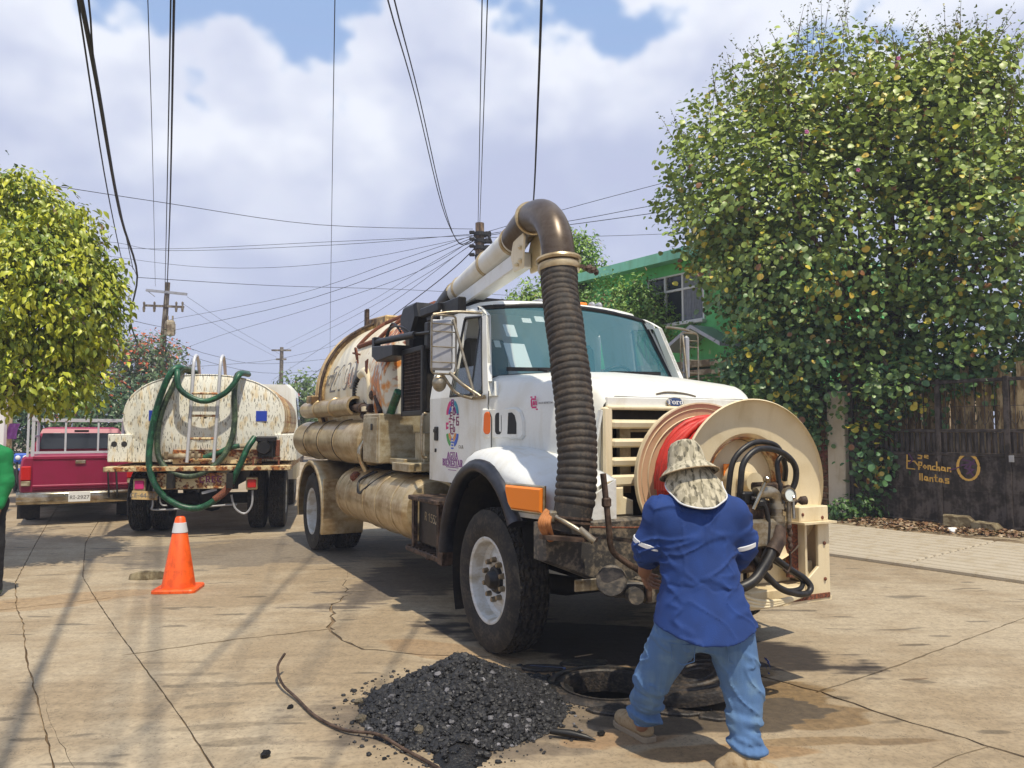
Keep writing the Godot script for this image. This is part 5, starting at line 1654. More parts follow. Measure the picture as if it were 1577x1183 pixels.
	# pump manifold: pipes, gauge, valves, levers
	st = S()
	tube(st, crv([V(-0.36, 1.245, 1.84), V(-0.27, 1.25, 1.85), V(-0.225, 1.225, 1.85), V(-0.214, 1.15, 1.85), V(-0.214, 1.08, 1.85)], 5), 0.036, 12)
	for y in [1.10, 1.17]: lathe(st, [Vector2(0.03, -0.015), Vector2(0.048, -0.015), Vector2(0.048, 0.015), Vector2(0.03, 0.015)], 8, Transform3D(Basis.IDENTITY, V(-0.214, y, 1.85)))
	box(st, V(-0.30, 1.02, 1.82), V(0.28, 0.16, 0.12), Basis.IDENTITY, 0.015)
	tube(st, [V(-0.15, 1.2, 1.88), V(-0.15, 1.02, 1.88)], 0.014, 8)
	tube(st, [V(-0.47, 1.15, 1.8), V(-0.12, 1.15, 1.8)], 0.022, 8)
	obj("manifold", st, M.steel, T)
	st = S()
	tube(st, [V(-0.215, 1.05, 1.86), V(-0.24, 0.98, 1.88), V(-0.30, 0.92, 1.895)], 0.045, 12)
	box(st, V(-0.36, 1.0, 1.78), V(0.3, 0.4, 0.10), Basis.IDENTITY, 0.02)
	for q in [[-0.06, 1.2], [-0.02, 1.25], [-0.05, 1.15], [0.0, 1.18], [-0.08, 1.235]]: ball(st, V(q[0], q[1], 1.76), V(0.035, 0.03, 0.04), 8)
	box(st, V(-0.15, 1.27, 1.72), V(0.18, 0.05, 0.1), Basis.IDENTITY, 0.01)
	lathe(st, [Vector2(0.001, 0.03), Vector2(0.026, 0.03), Vector2(0.026, 0), Vector2(0.01, -0.02), Vector2(0.01, -0.06)], 10, axis_to(V(0.04, 1.185, 1.8), V(1, 0.1, 0.4)))
	for i in 4: ball(st, V(-0.17 + 0.008 * (i % 2), 1.05 - i * 0.035, 1.90), V(0.016, 0.022, 0.012), 8)
	tube(st, crv([V(-0.17, 0.92, 1.90), V(-0.165, 0.84, 1.9), V(-0.19, 0.8, 1.9), V(-0.22, 0.82, 1.9)], 4), 0.007, 6)
	obj("pump_valve", st, M.brown_iron, T)
	st = S()
	lathe(st, [Vector2(0.001, -0.02), Vector2(0.04, -0.02), Vector2(0.044, 0.0), Vector2(0.041, 0.014), Vector2(0.036, 0.012), Vector2(0.036, 0.004), Vector2(0.001, 0.004)], 22, axis_to(V(-0.165, 1.235, 1.9), V(-0.1, 0.1, 1)))
	var ga := obj("pressure_gauge", st, M.steel, T)
	st = S()
	lathe(st, [Vector2(0.035, 0.006), Vector2(0.001, 0.006)], 22, axis_to(V(-0.165, 1.235, 1.9), V(-0.1, 0.1, 1)))
	obj("gauge_face", st, M.paper, ga)
	st = S()
	tube(st, [V(-0.40, 1.16, 1.86), V(-0.325, 1.31, 1.88)], 0.012, 8)
	ball(st, V(-0.32, 1.325, 1.885), V(0.022, 0.022, 0.022), 10)
	tube(st, [V(-0.135, 1.21, 1.9), V(-0.14, 1.10, 1.91)], 0.009, 8)
	ball(st, V(-0.134, 1.215, 1.9), V(0.02, 0.02, 0.02), 10)
	obj("valve_lever", st, M.chrome, T)
	st = S()
	box(st, V(-0.40, 1.22, 1.80), V(0.09, 0.07, 0.07), Basis.IDENTITY, 0.01)
	ball(st, V(-0.33, 1.19, 1.83), V(0.05, 0.04, 0.05), 10)
	obj("control_knob", st, M.black_metal, T)
	st = S()
	box(st, V(-0.177, 1.355, 1.415), V(0.06, 0.075, 0.004))
	obj("sticker", st, M.amber, T)

# ---- bodies: joints with radii, joined by a smooth minimum and meshed as surface nets
# prims: [a, b, radius a, radius b, squash (Vector3, optional)]
func sdf(st: SurfaceTool, prims: Array, cell: float, k: float, mod = null) -> void:
	var lo := V(1e9, 1e9, 1e9)
	var hi := -lo
	for p in prims:
		var r: float = maxf(p[2], p[3]) + k + cell * 2
		for e in [p[0], p[1]]:
			lo = lo.min(e - V(r, r, r))
			hi = hi.max(e + V(r, r, r))
	var nx := int((hi.x - lo.x) / cell) + 2
	var ny := int((hi.y - lo.y) / cell) + 2
	var nzz := int((hi.z - lo.z) / cell) + 2
	var f := PackedFloat32Array()
	f.resize(nx * ny * nzz)
	f.fill(9.0)
	for p in prims:
		var a: Vector3 = p[0]
		var b: Vector3 = p[1]
		var sq: Vector3 = p[4] if p.size() > 4 else Vector3.ONE
		var r: float = maxf(p[2], p[3]) + k + cell * 2
		var l := (a.min(b) - V(r, r, r) - lo) / cell
		var h := (a.max(b) + V(r, r, r) - lo) / cell
		var ba := (b - a) * sq
		var bb := maxf(ba.length_squared(), 1e-9)
		for x in range(maxi(0, int(l.x)), mini(nx, int(h.x) + 1)):
			for y in range(maxi(0, int(l.y)), mini(ny, int(h.y) + 1)):
				var row := (x * ny + y) * nzz
				for z in range(maxi(0, int(l.z)), mini(nzz, int(h.z) + 1)):
					var q := (lo + V(x, y, z) * cell - a) * sq
					var t := clampf(q.dot(ba) / bb, 0.0, 1.0)
					var d := (q - ba * t).length() - lerpf(p[2], p[3], t)
					var o := f[row + z]
					if o > 8.0: f[row + z] = d
					else:
						var m := maxf(k - absf(o - d), 0.0) / k
						f[row + z] = minf(o, d) - m * m * k * 0.25
	if mod != null:
		for x in nx:
			for y in ny:
				var row := (x * ny + y) * nzz
				for z in nzz:
					if f[row + z] < 0.06: f[row + z] = mod.call(lo + V(x, y, z) * cell, f[row + z])
	var at := {}
	var sx := ny * nzz
	var off := [0, sx, nzz, sx + nzz, 1, sx + 1, nzz + 1, sx + nzz + 1]
	var pos := [V(0, 0, 0), V(1, 0, 0), V(0, 1, 0), V(1, 1, 0), V(0, 0, 1), V(1, 0, 1), V(0, 1, 1), V(1, 1, 1)]
	var edges := [[0, 1], [2, 3], [4, 5], [6, 7], [0, 2], [1, 3], [4, 6], [5, 7], [0, 4], [1, 5], [2, 6], [3, 7]]
	for x in nx - 1:
		for y in ny - 1:
			var i := (x * ny + y) * nzz
			for z in nzz - 1:
				var v := f[i + z]
				if absf(v) > cell * 5.0: continue
				var n := 0
				for o in off:
					if f[i + z + o] < 0.0: n += 1
				if n == 0 or n == 8: continue
				var c := Vector3.ZERO
				var m := 0
				for e in edges:
					var u := f[i + z + off[e[0]]]
					var w := f[i + z + off[e[1]]]
					if (u < 0.0) != (w < 0.0):
						c += pos[e[0]].lerp(pos[e[1]], u / (u - w))
						m += 1
				at[i + z] = lo + (V(x, y, z) + c / m) * cell
	soft(st)
	for key in at:
		for ax in 3:
			var d: int = [sx, nzz, 1][ax]
			var u: int = [nzz, 1, sx][ax]
			var w: int = [1, sx, nzz][ax]
			var i: int = key
			if (f[i] < 0.0) == (f[i + d] < 0.0): continue
			if not (at.has(i - u) and at.has(i - w) and at.has(i - u - w)): continue
			if f[i] < 0.0: quad(st, at[i - u - w], at[i - w], at[i], at[i - u])
			else: quad(st, at[i - u - w], at[i - u], at[i], at[i - w])

# a hand: palm, four bent fingers of different length and a thumb from the side of the palm
func hand(st: SurfaceTool, wrist: Vector3, along: Vector3, across: Vector3, curl: float) -> void:
	along = along.normalized()
	across = (across - along * across.dot(along)).normalized()
	var n := along.cross(across)
	var pr := [[wrist, wrist + along * 0.03, 0.026, 0.026]]
	for i in 4:
		var o := across * (-0.03 + 0.02 * i)
		var root := wrist + along * (0.085 - 0.004 * absf(i - 1.3)) + o
		pr.append([wrist + along * 0.02 + o * 0.7, root, 0.015, 0.0125])
		var ln: float = [0.036, 0.042, 0.039, 0.030][i]
		var d := along
		var p := root
		for k in 3:
			d = (d * cos(curl) + n * sin(curl)).normalized()
			var e: Vector3 = p + d * ln * [1.0, 0.7, 0.55][k]
			pr.append([p, e, 0.0092 - 0.0008 * k, 0.0086 - 0.0008 * k])
			p = e
	var b := wrist + along * 0.025 - across * 0.03
	var t1 := b + (along * 0.7 - across * 0.6 + n * 0.4).normalized() * 0.042
	var t2 := t1 + (along * 0.9 - across * 0.1 + n * 0.5).normalized() * 0.032
	pr.append([wrist + along * 0.02, b, 0.016, 0.014])
	pr.append([b, t1, 0.014, 0.0105])
	pr.append([t1, t2, 0.0105, 0.009])
	sdf(st, pr, 0.0042, 0.006)

func head(st: SurfaceTool, c: Vector3, b: Basis, s := 1.0) -> void:
	var pr := []
	for q in [[0, 0.02, -0.01, 0, 0.02, -0.01, 0.092, 1.0], [0, -0.03, 0.03, 0, -0.065, 0.05, 0.062, 1.0], [0, -0.01, 0.1, 0, -0.03, 0.115, 0.013, 1.0], [-0.08, -0.01, 0.0, -0.088, 0.02, -0.01, 0.014, 1.0], [0.08, -0.01, 0.0, 0.088, 0.02, -0.01, 0.014, 1.0], [-0.03, 0.03, 0.085, 0.03, 0.03, 0.085, 0.015, 1.0], [-0.022, -0.06, 0.095, 0.022, -0.06, 0.095, 0.009, 1.0], [0, -0.06, -0.02, 0, -0.14, -0.03, 0.055, 1.0]]:
		pr.append([c + b * V(q[0], q[1], q[2]) * s, c + b * V(q[3], q[4], q[5]) * s, q[6] * s, q[6] * s * 0.92])
	sdf(st, pr, 0.006, 0.02)

func build_worker() -> void:
	var W := thing("person", "person in blue shirt, jeans and camouflage hat standing by the manhole, seen from behind", "person", V(0.9, 0, -3.9))
	var wr := FastNoiseLite.new()
	wr.seed = 77
	wr.frequency = 4.0
	wr.fractal_octaves = 2
	# body under the clothes
	var st := S()
	sdf(st, [[V(0, 1.14, 0.04), V(0.02, 0.72, 0.09), 0.12, 0.12], [V(-0.17, 1.2, 0.04), V(0.19, 1.2, 0.04), 0.05, 0.05], [V(0, 1.2, 0.04), V(-0.01, 1.36, 0.0), 0.06, 0.05],
		[V(-0.16, 1.2, 0.04), V(-0.213, 1.02, 0.0), 0.052, 0.045], [V(-0.213, 1.02, 0.0), V(-0.215, 0.87, -0.15), 0.045, 0.034], [V(0.18, 1.2, 0.04), V(0.235, 1.02, 0.0), 0.052, 0.045], [V(0.235, 1.02, 0.0), V(0.17, 0.9, -0.2), 0.045, 0.034],
		[V(-0.08, 0.66, 0.09), V(-0.2, 0.37, -0.06), 0.09, 0.07], [V(-0.2, 0.37, -0.06), V(-0.228, 0.08, -0.2), 0.055, 0.036], [V(0.12, 0.66, 0.09), V(0.19, 0.37, 0.13), 0.09, 0.07], [V(0.19, 0.37, 0.13), V(0.185, 0.09, 0.21), 0.055, 0.036]], 0.012, 0.05)
	head(st, V(-0.015, 1.405, -0.02), Basis(Vector3.UP, PI - 0.15) * Basis(Vector3.RIGHT, 0.45))
	hand(st, V(-0.215, 0.87, -0.15), V(0.25, -0.5, -0.8), V(0.2, 0.8, -0.4), 0.6)
	hand(st, V(0.17, 0.9, -0.2), V(-0.3, -0.4, -0.85), V(-0.1, 0.8, -0.4), 0.6)
	obj("body", st, M.skin, W)
	# shirt
	st = S()
	var zq := V(1, 1, 1.35)
	sdf(st, [[V(-0.06, 1.13, 0.05), V(0.08, 1.13, 0.05), 0.15, 0.15, zq], [V(0.0, 1.1, 0.06), V(0.015, 0.88, 0.09), 0.17, 0.178, zq], [V(0.015, 0.88, 0.09), V(0.03, 0.52, 0.12), 0.178, 0.292, zq],
		[V(-0.04, 1.235, 0.05), V(-0.16, 1.19, 0.045), 0.07, 0.08], [V(0.06, 1.235, 0.05), V(0.185, 1.19, 0.045), 0.07, 0.08],
		[V(-0.16, 1.19, 0.045), V(-0.213, 1.04, 0.01), 0.08, 0.076], [V(-0.213, 1.04, 0.01), V(-0.215, 0.985, -0.04), 0.076, 0.072], [V(0.185, 1.19, 0.045), V(0.235, 1.04, 0.01), 0.08, 0.076], [V(0.235, 1.04, 0.01), V(0.225, 0.975, -0.05), 0.076, 0.072]], 0.0075, 0.03,
		func(p: Vector3, d: float) -> float:
			var n1 := absf(wr.get_noise_3d(p.x * 0.4 + p.y * 0.45, p.y * 1.35 - p.x * 0.5, p.z * 0.5))
			var n2 := absf(wr.get_noise_3d(p.x * 0.6 - p.y * 0.5 + 7.0, p.y * 1.2 + p.x * 0.7, p.z * 0.6))
			var n3 := absf(wr.get_noise_3d(p.x * 1.5 + 3.0, p.y * 0.35 + p.x * 0.3, p.z * 0.7))
			var e := d - 0.012 * pow(maxf(0.0, 1.0 - n1 / 0.2), 2.0) - 0.009 * pow(maxf(0.0, 1.0 - n2 / 0.16), 2.0) * ss(1.16, 1.0, p.y) - 0.008 * pow(maxf(0.0, 1.0 - n3 / 0.2), 2.0) * ss(0.95, 1.15, p.y)
			e += 0.007 * pow(maxf(0.0, 1.0 - absf(p.y - 0.86 - 0.04 * wr.get_noise_2d(p.x * 1.5, 3.0)) / 0.014), 2.0) * (1.0 if absf(p.x) < 0.2 else 0.3)
			var hem := 0.612 + 1.05 * pow(p.x - 0.03, 2) + 0.006 * wr.get_noise_1d(p.x * 3.0)
			return maxf(e, hem - p.y) if absf(p.x - 0.02) < 0.3 and p.y < 0.85 else e)
	var shirt := obj("shirt", st, M.shirt_blue, W)
	st = S()
	for s in [[-0.2, -0.222], [0.222, 0.244]]:
		lathe(st, [Vector2(0.08, -0.015), Vector2(0.0905, -0.009), Vector2(0.0905, 0.009), Vector2(0.08, 0.012)], 28, axis_to(V(s[0] * 1.045, 1.045, 0.012), V(s[0] - s[1], 0.09, 0.02)))
	obj("reflective_band", st, M.cone_white, shirt)
	# jeans
	st = S()
	sdf(st, [[V(-0.06, 0.68, 0.1), V(0.12, 0.66, 0.1), 0.135, 0.135, V(1, 1, 1.0)], [V(-0.095, 0.63, 0.09), V(-0.2, 0.37, -0.03), 0.118, 0.088], [V(-0.2, 0.37, -0.03), V(-0.225, 0.16, -0.17), 0.086, 0.066], [V(-0.225, 0.16, -0.17), V(-0.225, 0.07, -0.195), 0.07, 0.07],
		[V(0.15, 0.63, 0.1), V(0.2, 0.36, 0.14), 0.12, 0.09], [V(0.2, 0.36, 0.14), V(0.192, 0.16, 0.205), 0.088, 0.07], [V(0.192, 0.16, 0.205), V(0.185, 0.075, 0.215), 0.074, 0.07]], 0.0075, 0.025,
		func(p: Vector3, d: float) -> float:
			var low := clampf((0.34 - p.y) / 0.16, 0.0, 1.0)
			var ring := wr.get_noise_3d(p.x * 0.8 + p.z * 0.4, p.y * 3.4 + p.x * 0.9, p.z * 0.8)
			var gen := absf(wr.get_noise_3d(p.x * 0.9 + 5.0, p.y * 1.5 + p.x * 1.0, p.z * 0.9 + 2.0))
			return maxf(d - 0.042 * low * (ring + 0.05) - 0.010 * pow(maxf(0.0, 1.0 - gen / 0.18), 2.0), maxf(0.098 + 0.012 * ring - p.y, p.y - 0.71)))
	var jeans := obj("jeans", st, M.denim, W)
	st = S()
	for q in [[-0.10, 0.60], [0.16, 0.60]]:
		var l := []
		for p in [[-0.055, 0.03], [-0.05, -0.045], [0.0, -0.065], [0.05, -0.045], [0.055, 0.03], [-0.055, 0.03]]: l.append(V(q[0] + p[0], q[1] + p[1] - 0.03, 0.238 - absf(q[0] + p[0] - 0.03) * 0.22))
		tube(st, l, 0.003, 5)
	obj("pocket_seam", st, M.denim, jeans)
	# boots
	for q in [[V(0.075, 0, 0.235), V(0.275, 0, 0.29), V(0.18, 0.135, 0.215)], [V(-0.205, 0, -0.215), V(-0.30, 0, -0.40), V(-0.226, 0.13, -0.2)]]:
		st = S()
		var heel: Vector3 = q[0] + V(0, 0.05, 0)
		var toe: Vector3 = q[1] + V(0, 0.045, 0)
		sdf(st, [[heel, toe, 0.042, 0.045], [heel.lerp(toe, 0.25) + V(0, 0.03, 0), q[2], 0.05, 0.046], [heel.lerp(toe, 0.5) + V(0, 0.02, 0), heel.lerp(toe, 0.8), 0.048, 0.044]], 0.008, 0.03, func(p: Vector3, d: float) -> float: return maxf(d, 0.024 - p.y))
		var boot := obj("boot", st, M.boot_tan, W)
		st = S()
		var d: Vector3 = (q[1] - q[0]).normalized()
		var x := Transform3D(Basis(d, d.cross(Vector3.UP) * -1.0, Vector3.UP).orthonormalized(), (q[0] + q[1]) / 2 + V(0, 0.001, 0))
		var L: float = (q[1] - q[0]).length() / 2
		prism(st, [Vector2(-L - 0.045, -0.03), Vector2(-L - 0.03, -0.043), Vector2(-0.02, -0.044), Vector2(L, -0.05), Vector2(L + 0.04, -0.035), Vector2(L + 0.052, 0.0), Vector2(L + 0.04, 0.035), Vector2(L, 0.05), Vector2(-0.02, 0.044), Vector2(-L - 0.03, 0.043), Vector2(-L - 0.045, 0.03)], 0.026, x, 0.004)
		obj("sole", st, M.boot_sole, boot)
	# camouflage hat with brim and neck flap
	var hb := Basis(Vector3.BACK, 0.13) * Basis(Vector3.RIGHT, -0.3)
	var hx := Transform3D(hb, V(-0.02, 1.435, -0.005))
	st = S()
	lathe(st, [Vector2(0.0001, 0.122), Vector2(0.035, 0.12), Vector2(0.062, 0.108), Vector2(0.080, 0.082), Vector2(0.090, 0.04), Vector2(0.096, 0.0), Vector2(0.098, -0.008), Vector2(0.102, -0.012), Vector2(0.125, -0.030), Vector2(0.148, -0.054), Vector2(0.148, -0.057), Vector2(0.125, -0.034), Vector2(0.10, -0.015)], 40, hx)
	var hat := obj("hat", st, M.camo, W)
	st = S()
	var rim := []
	for i in 40: rim.append(hx * V(cos(TAU * i / 40) * 0.148, -0.0555, sin(TAU * i / 40) * 0.148))
	tube(st, rim, 0.0035, 5, false, true)
	obj("brim_edge", st, M.boot_tan, hat)
	st = S()
	var rows := []
	var hem := []
	for j in 9:
		var t := j / 8.0
		var row := PackedVector3Array()
		for i in 29:
			var a := lerpf(-1.75, 1.75, i / 28.0)
			var rx := lerpf(0.09, 0.142, pow(t, 0.8)) + 0.007 * sin(a * 7.0) * t
			var rz := lerpf(0.09, 0.165, pow(t, 0.9)) + 0.005 * sin(a * 7.0) * t
			var y := lerpf(1.43, lerpf(1.232, 1.345, pow(absf(a) / 1.75, 2.0)), t)
			row.append(V(lerpf(-0.02, 0.01, t) + sin(a) * rx, y, lerpf(-0.01, 0.045, t) + cos(a) * rz))
		rows.append(row)
		if j == 8: hem = Array(row)
	loft(st, rows, false)
	obj("neck_flap", st, M.camo, hat)
	st = S()
	tube(st, hem, 0.0042, 6)
	obj("flap_hem", st, M.cone_white, hat)

func build_bystander() -> void:
	var W := thing("person", "person in green sweater and black trousers at the left edge, mostly out of view", "person", V(-5.15, 0, -7.6))
	var st := S()
	sdf(st, [[V(0, 1.35, 0), V(0, 0.95, 0), 0.13, 0.12], [V(-0.18, 1.38, 0), V(0.16, 1.38, 0), 0.05, 0.05], [V(0, 1.4, 0), V(0, 1.55, 0.02), 0.055, 0.05], [V(0.17, 1.36, 0), V(0.22, 1.1, 0.02), 0.045, 0.04], [V(0.22, 1.1, 0.02), V(0.20, 0.86, 0.09), 0.04, 0.03], [V(-0.18, 1.38, 0), V(-0.23, 1.1, 0), 0.045, 0.04], [V(-0.23, 1.1, 0), V(-0.22, 0.86, 0.05), 0.04, 0.03], [V(0.09, 0.9, 0), V(0.13, 0.1, 0.02), 0.08, 0.045], [V(-0.09, 0.9, 0), V(-0.1, 0.1, -0.02), 0.08, 0.045]], 0.013, 0.05)
	head(st, V(0, 1.62, 0.02), Basis(Vector3.UP, 0.4))
	hand(st, V(0.20, 0.86, 0.09), V(0.1, -1, 0.3), V(0.3, 0.2, 0.9), 0.35)
	hand(st, V(-0.22, 0.86, 0.05), V(-0.05, -1, 0.15), V(0, 0.2, 0.9), 0.35)
	obj("body", st, M.skin, W)
	st = S()
	var wr := FastNoiseLite.new()
	wr.frequency = 4.0
	sdf(st, [[V(-0.05, 1.33, 0), V(0.05, 1.33, 0), 0.15, 0.15], [V(0, 1.3, 0), V(0, 0.9, 0), 0.16, 0.18], [V(-0.08, 1.4, 0), V(-0.19, 1.36, 0), 0.07, 0.075], [V(0.08, 1.4, 0), V(0.175, 1.36, 0), 0.07, 0.075], [V(0.175, 1.36, 0), V(0.222, 1.1, 0.02), 0.075, 0.066], [V(0.222, 1.1, 0.02), V(0.205, 0.88, 0.085), 0.068, 0.048], [V(-0.19, 1.36, 0), V(-0.23, 1.1, 0.0), 0.075, 0.066], [V(-0.23, 1.1, 0), V(-0.22, 0.88, 0.05), 0.068, 0.048]], 0.011, 0.04,
		func(p: Vector3, d: float) -> float: return d + 0.012 * absf(wr.get_noise_3d(p.x, p.y * 2.4, p.z)))
	obj("sweater", st, M.green_cloth, W)
	st = S()
	sdf(st, [[V(-0.06, 0.9, 0), V(0.06, 0.9, 0), 0.16, 0.16], [V(0.08, 0.86, 0), V(0.12, 0.5, 0.02), 0.12, 0.095], [V(0.12, 0.5, 0.02), V(0.14, 0.08, 0.02), 0.095, 0.075], [V(-0.08, 0.86, 0), V(-0.1, 0.5, 0), 0.12, 0.095], [V(-0.1, 0.5, 0), V(-0.1, 0.08, -0.02), 0.095, 0.075]], 0.012, 0.03,
		func(p: Vector3, d: float) -> float: return maxf(d + 0.012 * absf(wr.get_noise_3d(p.x, p.y * 2.0, p.z)), 0.06 - p.y))
	obj("trousers", st, M.black_cloth, W)
	st = S()
	for x in [0.14, -0.1]: sdf(st, [[V(x, 0.045, -0.03), V(x + 0.05, 0.04, 0.16), 0.045, 0.042]], 0.009, 0.02, func(p: Vector3, d: float) -> float: return maxf(d, 0.004 - p.y))
	obj("shoe", st, M.hose_green, W)
	st = S()
	ball(st, V(0, 1.66, 0.0), V(0.098, 0.09, 0.105), 14)
	obj("hair", st, M.hair, W)

func build_tanker() -> void:
	var T := thing("water_tanker", "old white oval water tanker seen from behind with green hoses looped over its tank", "tanker truck", V(-4.75, 0, -12.0), deg_to_rad(12.7))
	var st := S()
	# oval tank
	var oval := func(z: float, k: float) -> PackedVector3Array:
		var r := PackedVector3Array()
		for i in 56:
			var a := TAU * i / 56
			var c := cos(a)
			var s := sin(a)
			r.append(V(signf(c) * pow(absf(c), 0.86) * 1.18 * k, 1.80 + signf(s) * pow(absf(s), 0.86) * 0.68 * k, z))
		return r
	loft(st, [oval.call(0.06, 0.02), oval.call(0.055, 0.5), oval.call(0.03, 0.85), oval.call(0.0, 0.97)], true)
	loft(st, [oval.call(0.0, 0.97), oval.call(0.012, 0.985), oval.call(0.0, 1.0)], true)
	var face := obj("tank_end", st, M.tanker_white, T)
	st = S()
	loft(st, [oval.call(0.0, 1.0), oval.call(-1.3, 1.0), oval.call(-1.31, 1.012), oval.call(-1.36, 1.012), oval.call(-1.37, 1.0), oval.call(-3.6, 1.0), oval.call(-3.7, 0.9), oval.call(-3.72, 0.02)], true)
	obj("tank_shell", st, M.tanker_rust, T)
	st = S()
	for x in [-0.725, 0.83]: box(st, V(x, 1.83, 0.058 - 0.016 * absf(x)), V(0.165, 0.16, 0.012))
	obj("blue_square", st, M.blue_sign, face)
	# body boxes and deck
	st = S()
	for s in [-1, 1]:
		box(st, V(s * 1.2, 1.34, -1.9), V(0.34, 0.42, 3.9), Basis.IDENTITY, 0.01)
		box(st, V(s * 0.75, 1.30, -0.03), V(0.7, 0.36, 0.08), Basis.IDENTITY, 0.01)
	obj("side_box", st, M.tanker_white, T)
	st = S()
	for x in [-1.28, -1.14]: lathe(st, [Vector2(0.001, 0.0), Vector2(0.042, 0.0), Vector2(0.042, -0.02)], 16, axis_z(V(x, 1.40, 0.054)))
	obj("round_hole", st, M.dark_interior, T)
	st = S()
	box(st, V(-0.03, 1.03, 0.10), V(2.66, 0.075, 0.40), Basis.IDENTITY, 0.01)
	box(st, V(0, 1.03, -1.9), V(2.5, 0.1, 3.7))
	obj("deck", st, M.tanker_rust, T)
	st = S()
	box(st, V(-0.12, 0.84, 0.18), V(1.04, 0.24, 0.03), Basis.IDENTITY, 0.006)
	box(st, V(0.2, 1.2, 0.06), V(1.3, 0.22, 0.03), Basis.IDENTITY, 0.006)
	obj("hitch_board", st, M.rust_cream, T)
	st = S()
	letters("lettering", "CREC", 0.10, 0.003, "Droid Sans", M.print_maroon, T, Transform3D(Basis.IDENTITY, V(0.12, 0.86, 0.197)), true)
	for s in [-1.0, 1.0]:
		st = S()
		box(st, V(s * 0.8 - 0.08, 0.79, 0.16), V(0.17, 0.19, 0.07), Basis.IDENTITY, 0.012)
		var hs := obj("lamp_housing", st, M.tan_metal, T)
		st = S()
		box(st, V(s * 0.8 - 0.08, 0.79, 0.2), V(0.13, 0.13, 0.03), Basis.IDENTITY, 0.012)
		tag(obj("tail_light", st, M.red_lens if s > 0 else M.print_pink, hs), "faded pink tail light" if s < 0 else "bright red tail light")
	st = S()
	box(st, V(-0.80, 0.635, 0.2), V(0.36, 0.13, 0.012), Basis(Vector3.BACK, -0.05), 0.004)
	var pl := obj("number_plate", st, M.tan_paint, T)
	letters("lettering", "CE-44-287", 0.065, 0.003, "Droid Sans", M.print_grey, pl, Transform3D(Basis(Vector3.BACK, -0.05), V(-0.80, 0.635, 0.207)), true)
	# ladder
	st = S()
	for q in [[-0.175, -0.225], [0.215, 0.155]]:
		tube(st, crv([V(q[0] + 0.02, 2.40, -0.35), V(q[0] + 0.015, 2.68, -0.2), V(q[0] + 0.01, 2.77, -0.03), V(q[0], 2.6, 0.12), V(q[0] * 0.6 + q[1] * 0.4, 1.9, 0.16), V(q[1], 1.12, 0.18)], 5), 0.026, 8)
	var lad := obj("ladder", st, M.rack_silver, T)
	for y in [2.17, 1.83, 1.48, 1.16]:
		st = S()
		tube(st, [V(lerpf(-0.225, -0.18, (y - 1.12) / 1.5), y, 0.16), V(lerpf(0.155, 0.21, (y - 1.12) / 1.5), y, 0.16)], 0.018, 8)
		obj("rung", st, M.rust_cream, lad)
	# hoses: pixels of the back view turned into metres on the tank's end
	var H := func(l: Array, z: float) -> Array:
		var o := []
		for p in l: o.append(V((180.0 + p[0] / 4.08 - 317.0) / 99.25, 1.6 - (540.0 + p[1] / 4.08 - 663.5) / 99.25, z + (p[2] if p.size() > 2 else 0.0)))
		return crv(o, 6)
	st = S()
	tube(st, H.call([[440, 128, -0.5], [400, 112, -0.1], [355, 170, 0.0], [300, 330], [264, 520], [262, 720, 0.05], [325, 865, 0.1], [440, 955, 0.1], [550, 972, 0.1], [640, 930, 0.1], [690, 885, 0.08]], 0.22), 0.047, 12)
	tube(st, H.call([[735, 825, 0.05], [790, 700, 0.1], [825, 610, 0.05], [862, 545, -0.05]], 0.22), 0.047, 12)
	obj("green_hose", st, M.hose_green, T)
	st = S()
	tube(st, H.call([[470, 130, -0.5], [415, 122, -0.1], [375, 230, 0.0], [325, 350], [298, 480], [300, 640, 0.03], [360, 735, 0.1], [470, 780, 0.1], [580, 755, 0.1], [670, 675, 0.05], [722, 560], [740, 430], [733, 280], [745, 150, -0.1], [790, 130, -0.5]], 0.15), 0.043, 12)
	obj("grey_green_hose", st, M.hose_grey, T)
	st = S()
	tube(st, H.call([[380, 118, -0.4], [400, 140, -0.08], [420, 240, 0], [490, 300], [580, 322], [680, 275], [735, 215], [770, 150, -0.08], [800, 140, -0.5]], 0.28), 0.042, 12)
	tube(st, H.call([[558, 668], [640, 645], [705, 612], [770, 598]], 0.12), 0.04, 10)
	obj("green_hose", st, M.hose_green, T)
	st = S()
	tube(st, H.call([[318, 662], [545, 662]], 0.12), 0.045, 12)
	for x in [345, 480, 520]: box(st, H.call([[x, 658], [x + 1, 658]], 0.13)[0], V(0.05, 0.13, 0.10), Basis.IDENTITY, 0.01)
	tube(st, H.call([[775, 600], [830, 596]], 0.12), 0.04, 10)
	obj("outlet_pipe", st, M.sill_pale, T)
	st = S()
	tube(st, H.call([[640, 925, 0.1], [690, 885, 0.08], [735, 830, 0.05]], 0.22), 0.055, 12)
	obj("hose_coupling", st, M.rusty, T)
	# pump motor
	st = S()
	box(st, V(0.93, 1.33, 0.17), V(0.26, 0.30, 0.22), Basis.IDENTITY, 0.03)
	box(st, V(0.93, 1.47, 0.18), V(0.30, 0.09, 0.26), Basis.IDENTITY, 0.02)
	lathe(st, [Vector2(0.001, 0.06), Vector2(0.09, 0.06), Vector2(0.11, 0.0), Vector2(0.11, -0.06)], 18, axis_z(V(0.9, 1.34, 0.3)))
	for i in 5: box(st, V(0.83 + 0.05 * i, 1.25, 0.29), V(0.012, 0.16, 0.03))
	obj("pump_motor", st, M.black_metal, T)
	st = S()
	for x in [0.74, 1.12]: bar(st, V(x, 1.06, 0.24), V(x, 1.2, 0.24), 0.03, 0.03)
	bar(st, V(0.72, 1.19, 0.24), V(1.14, 1.17, 0.24), 0.03, 0.03)
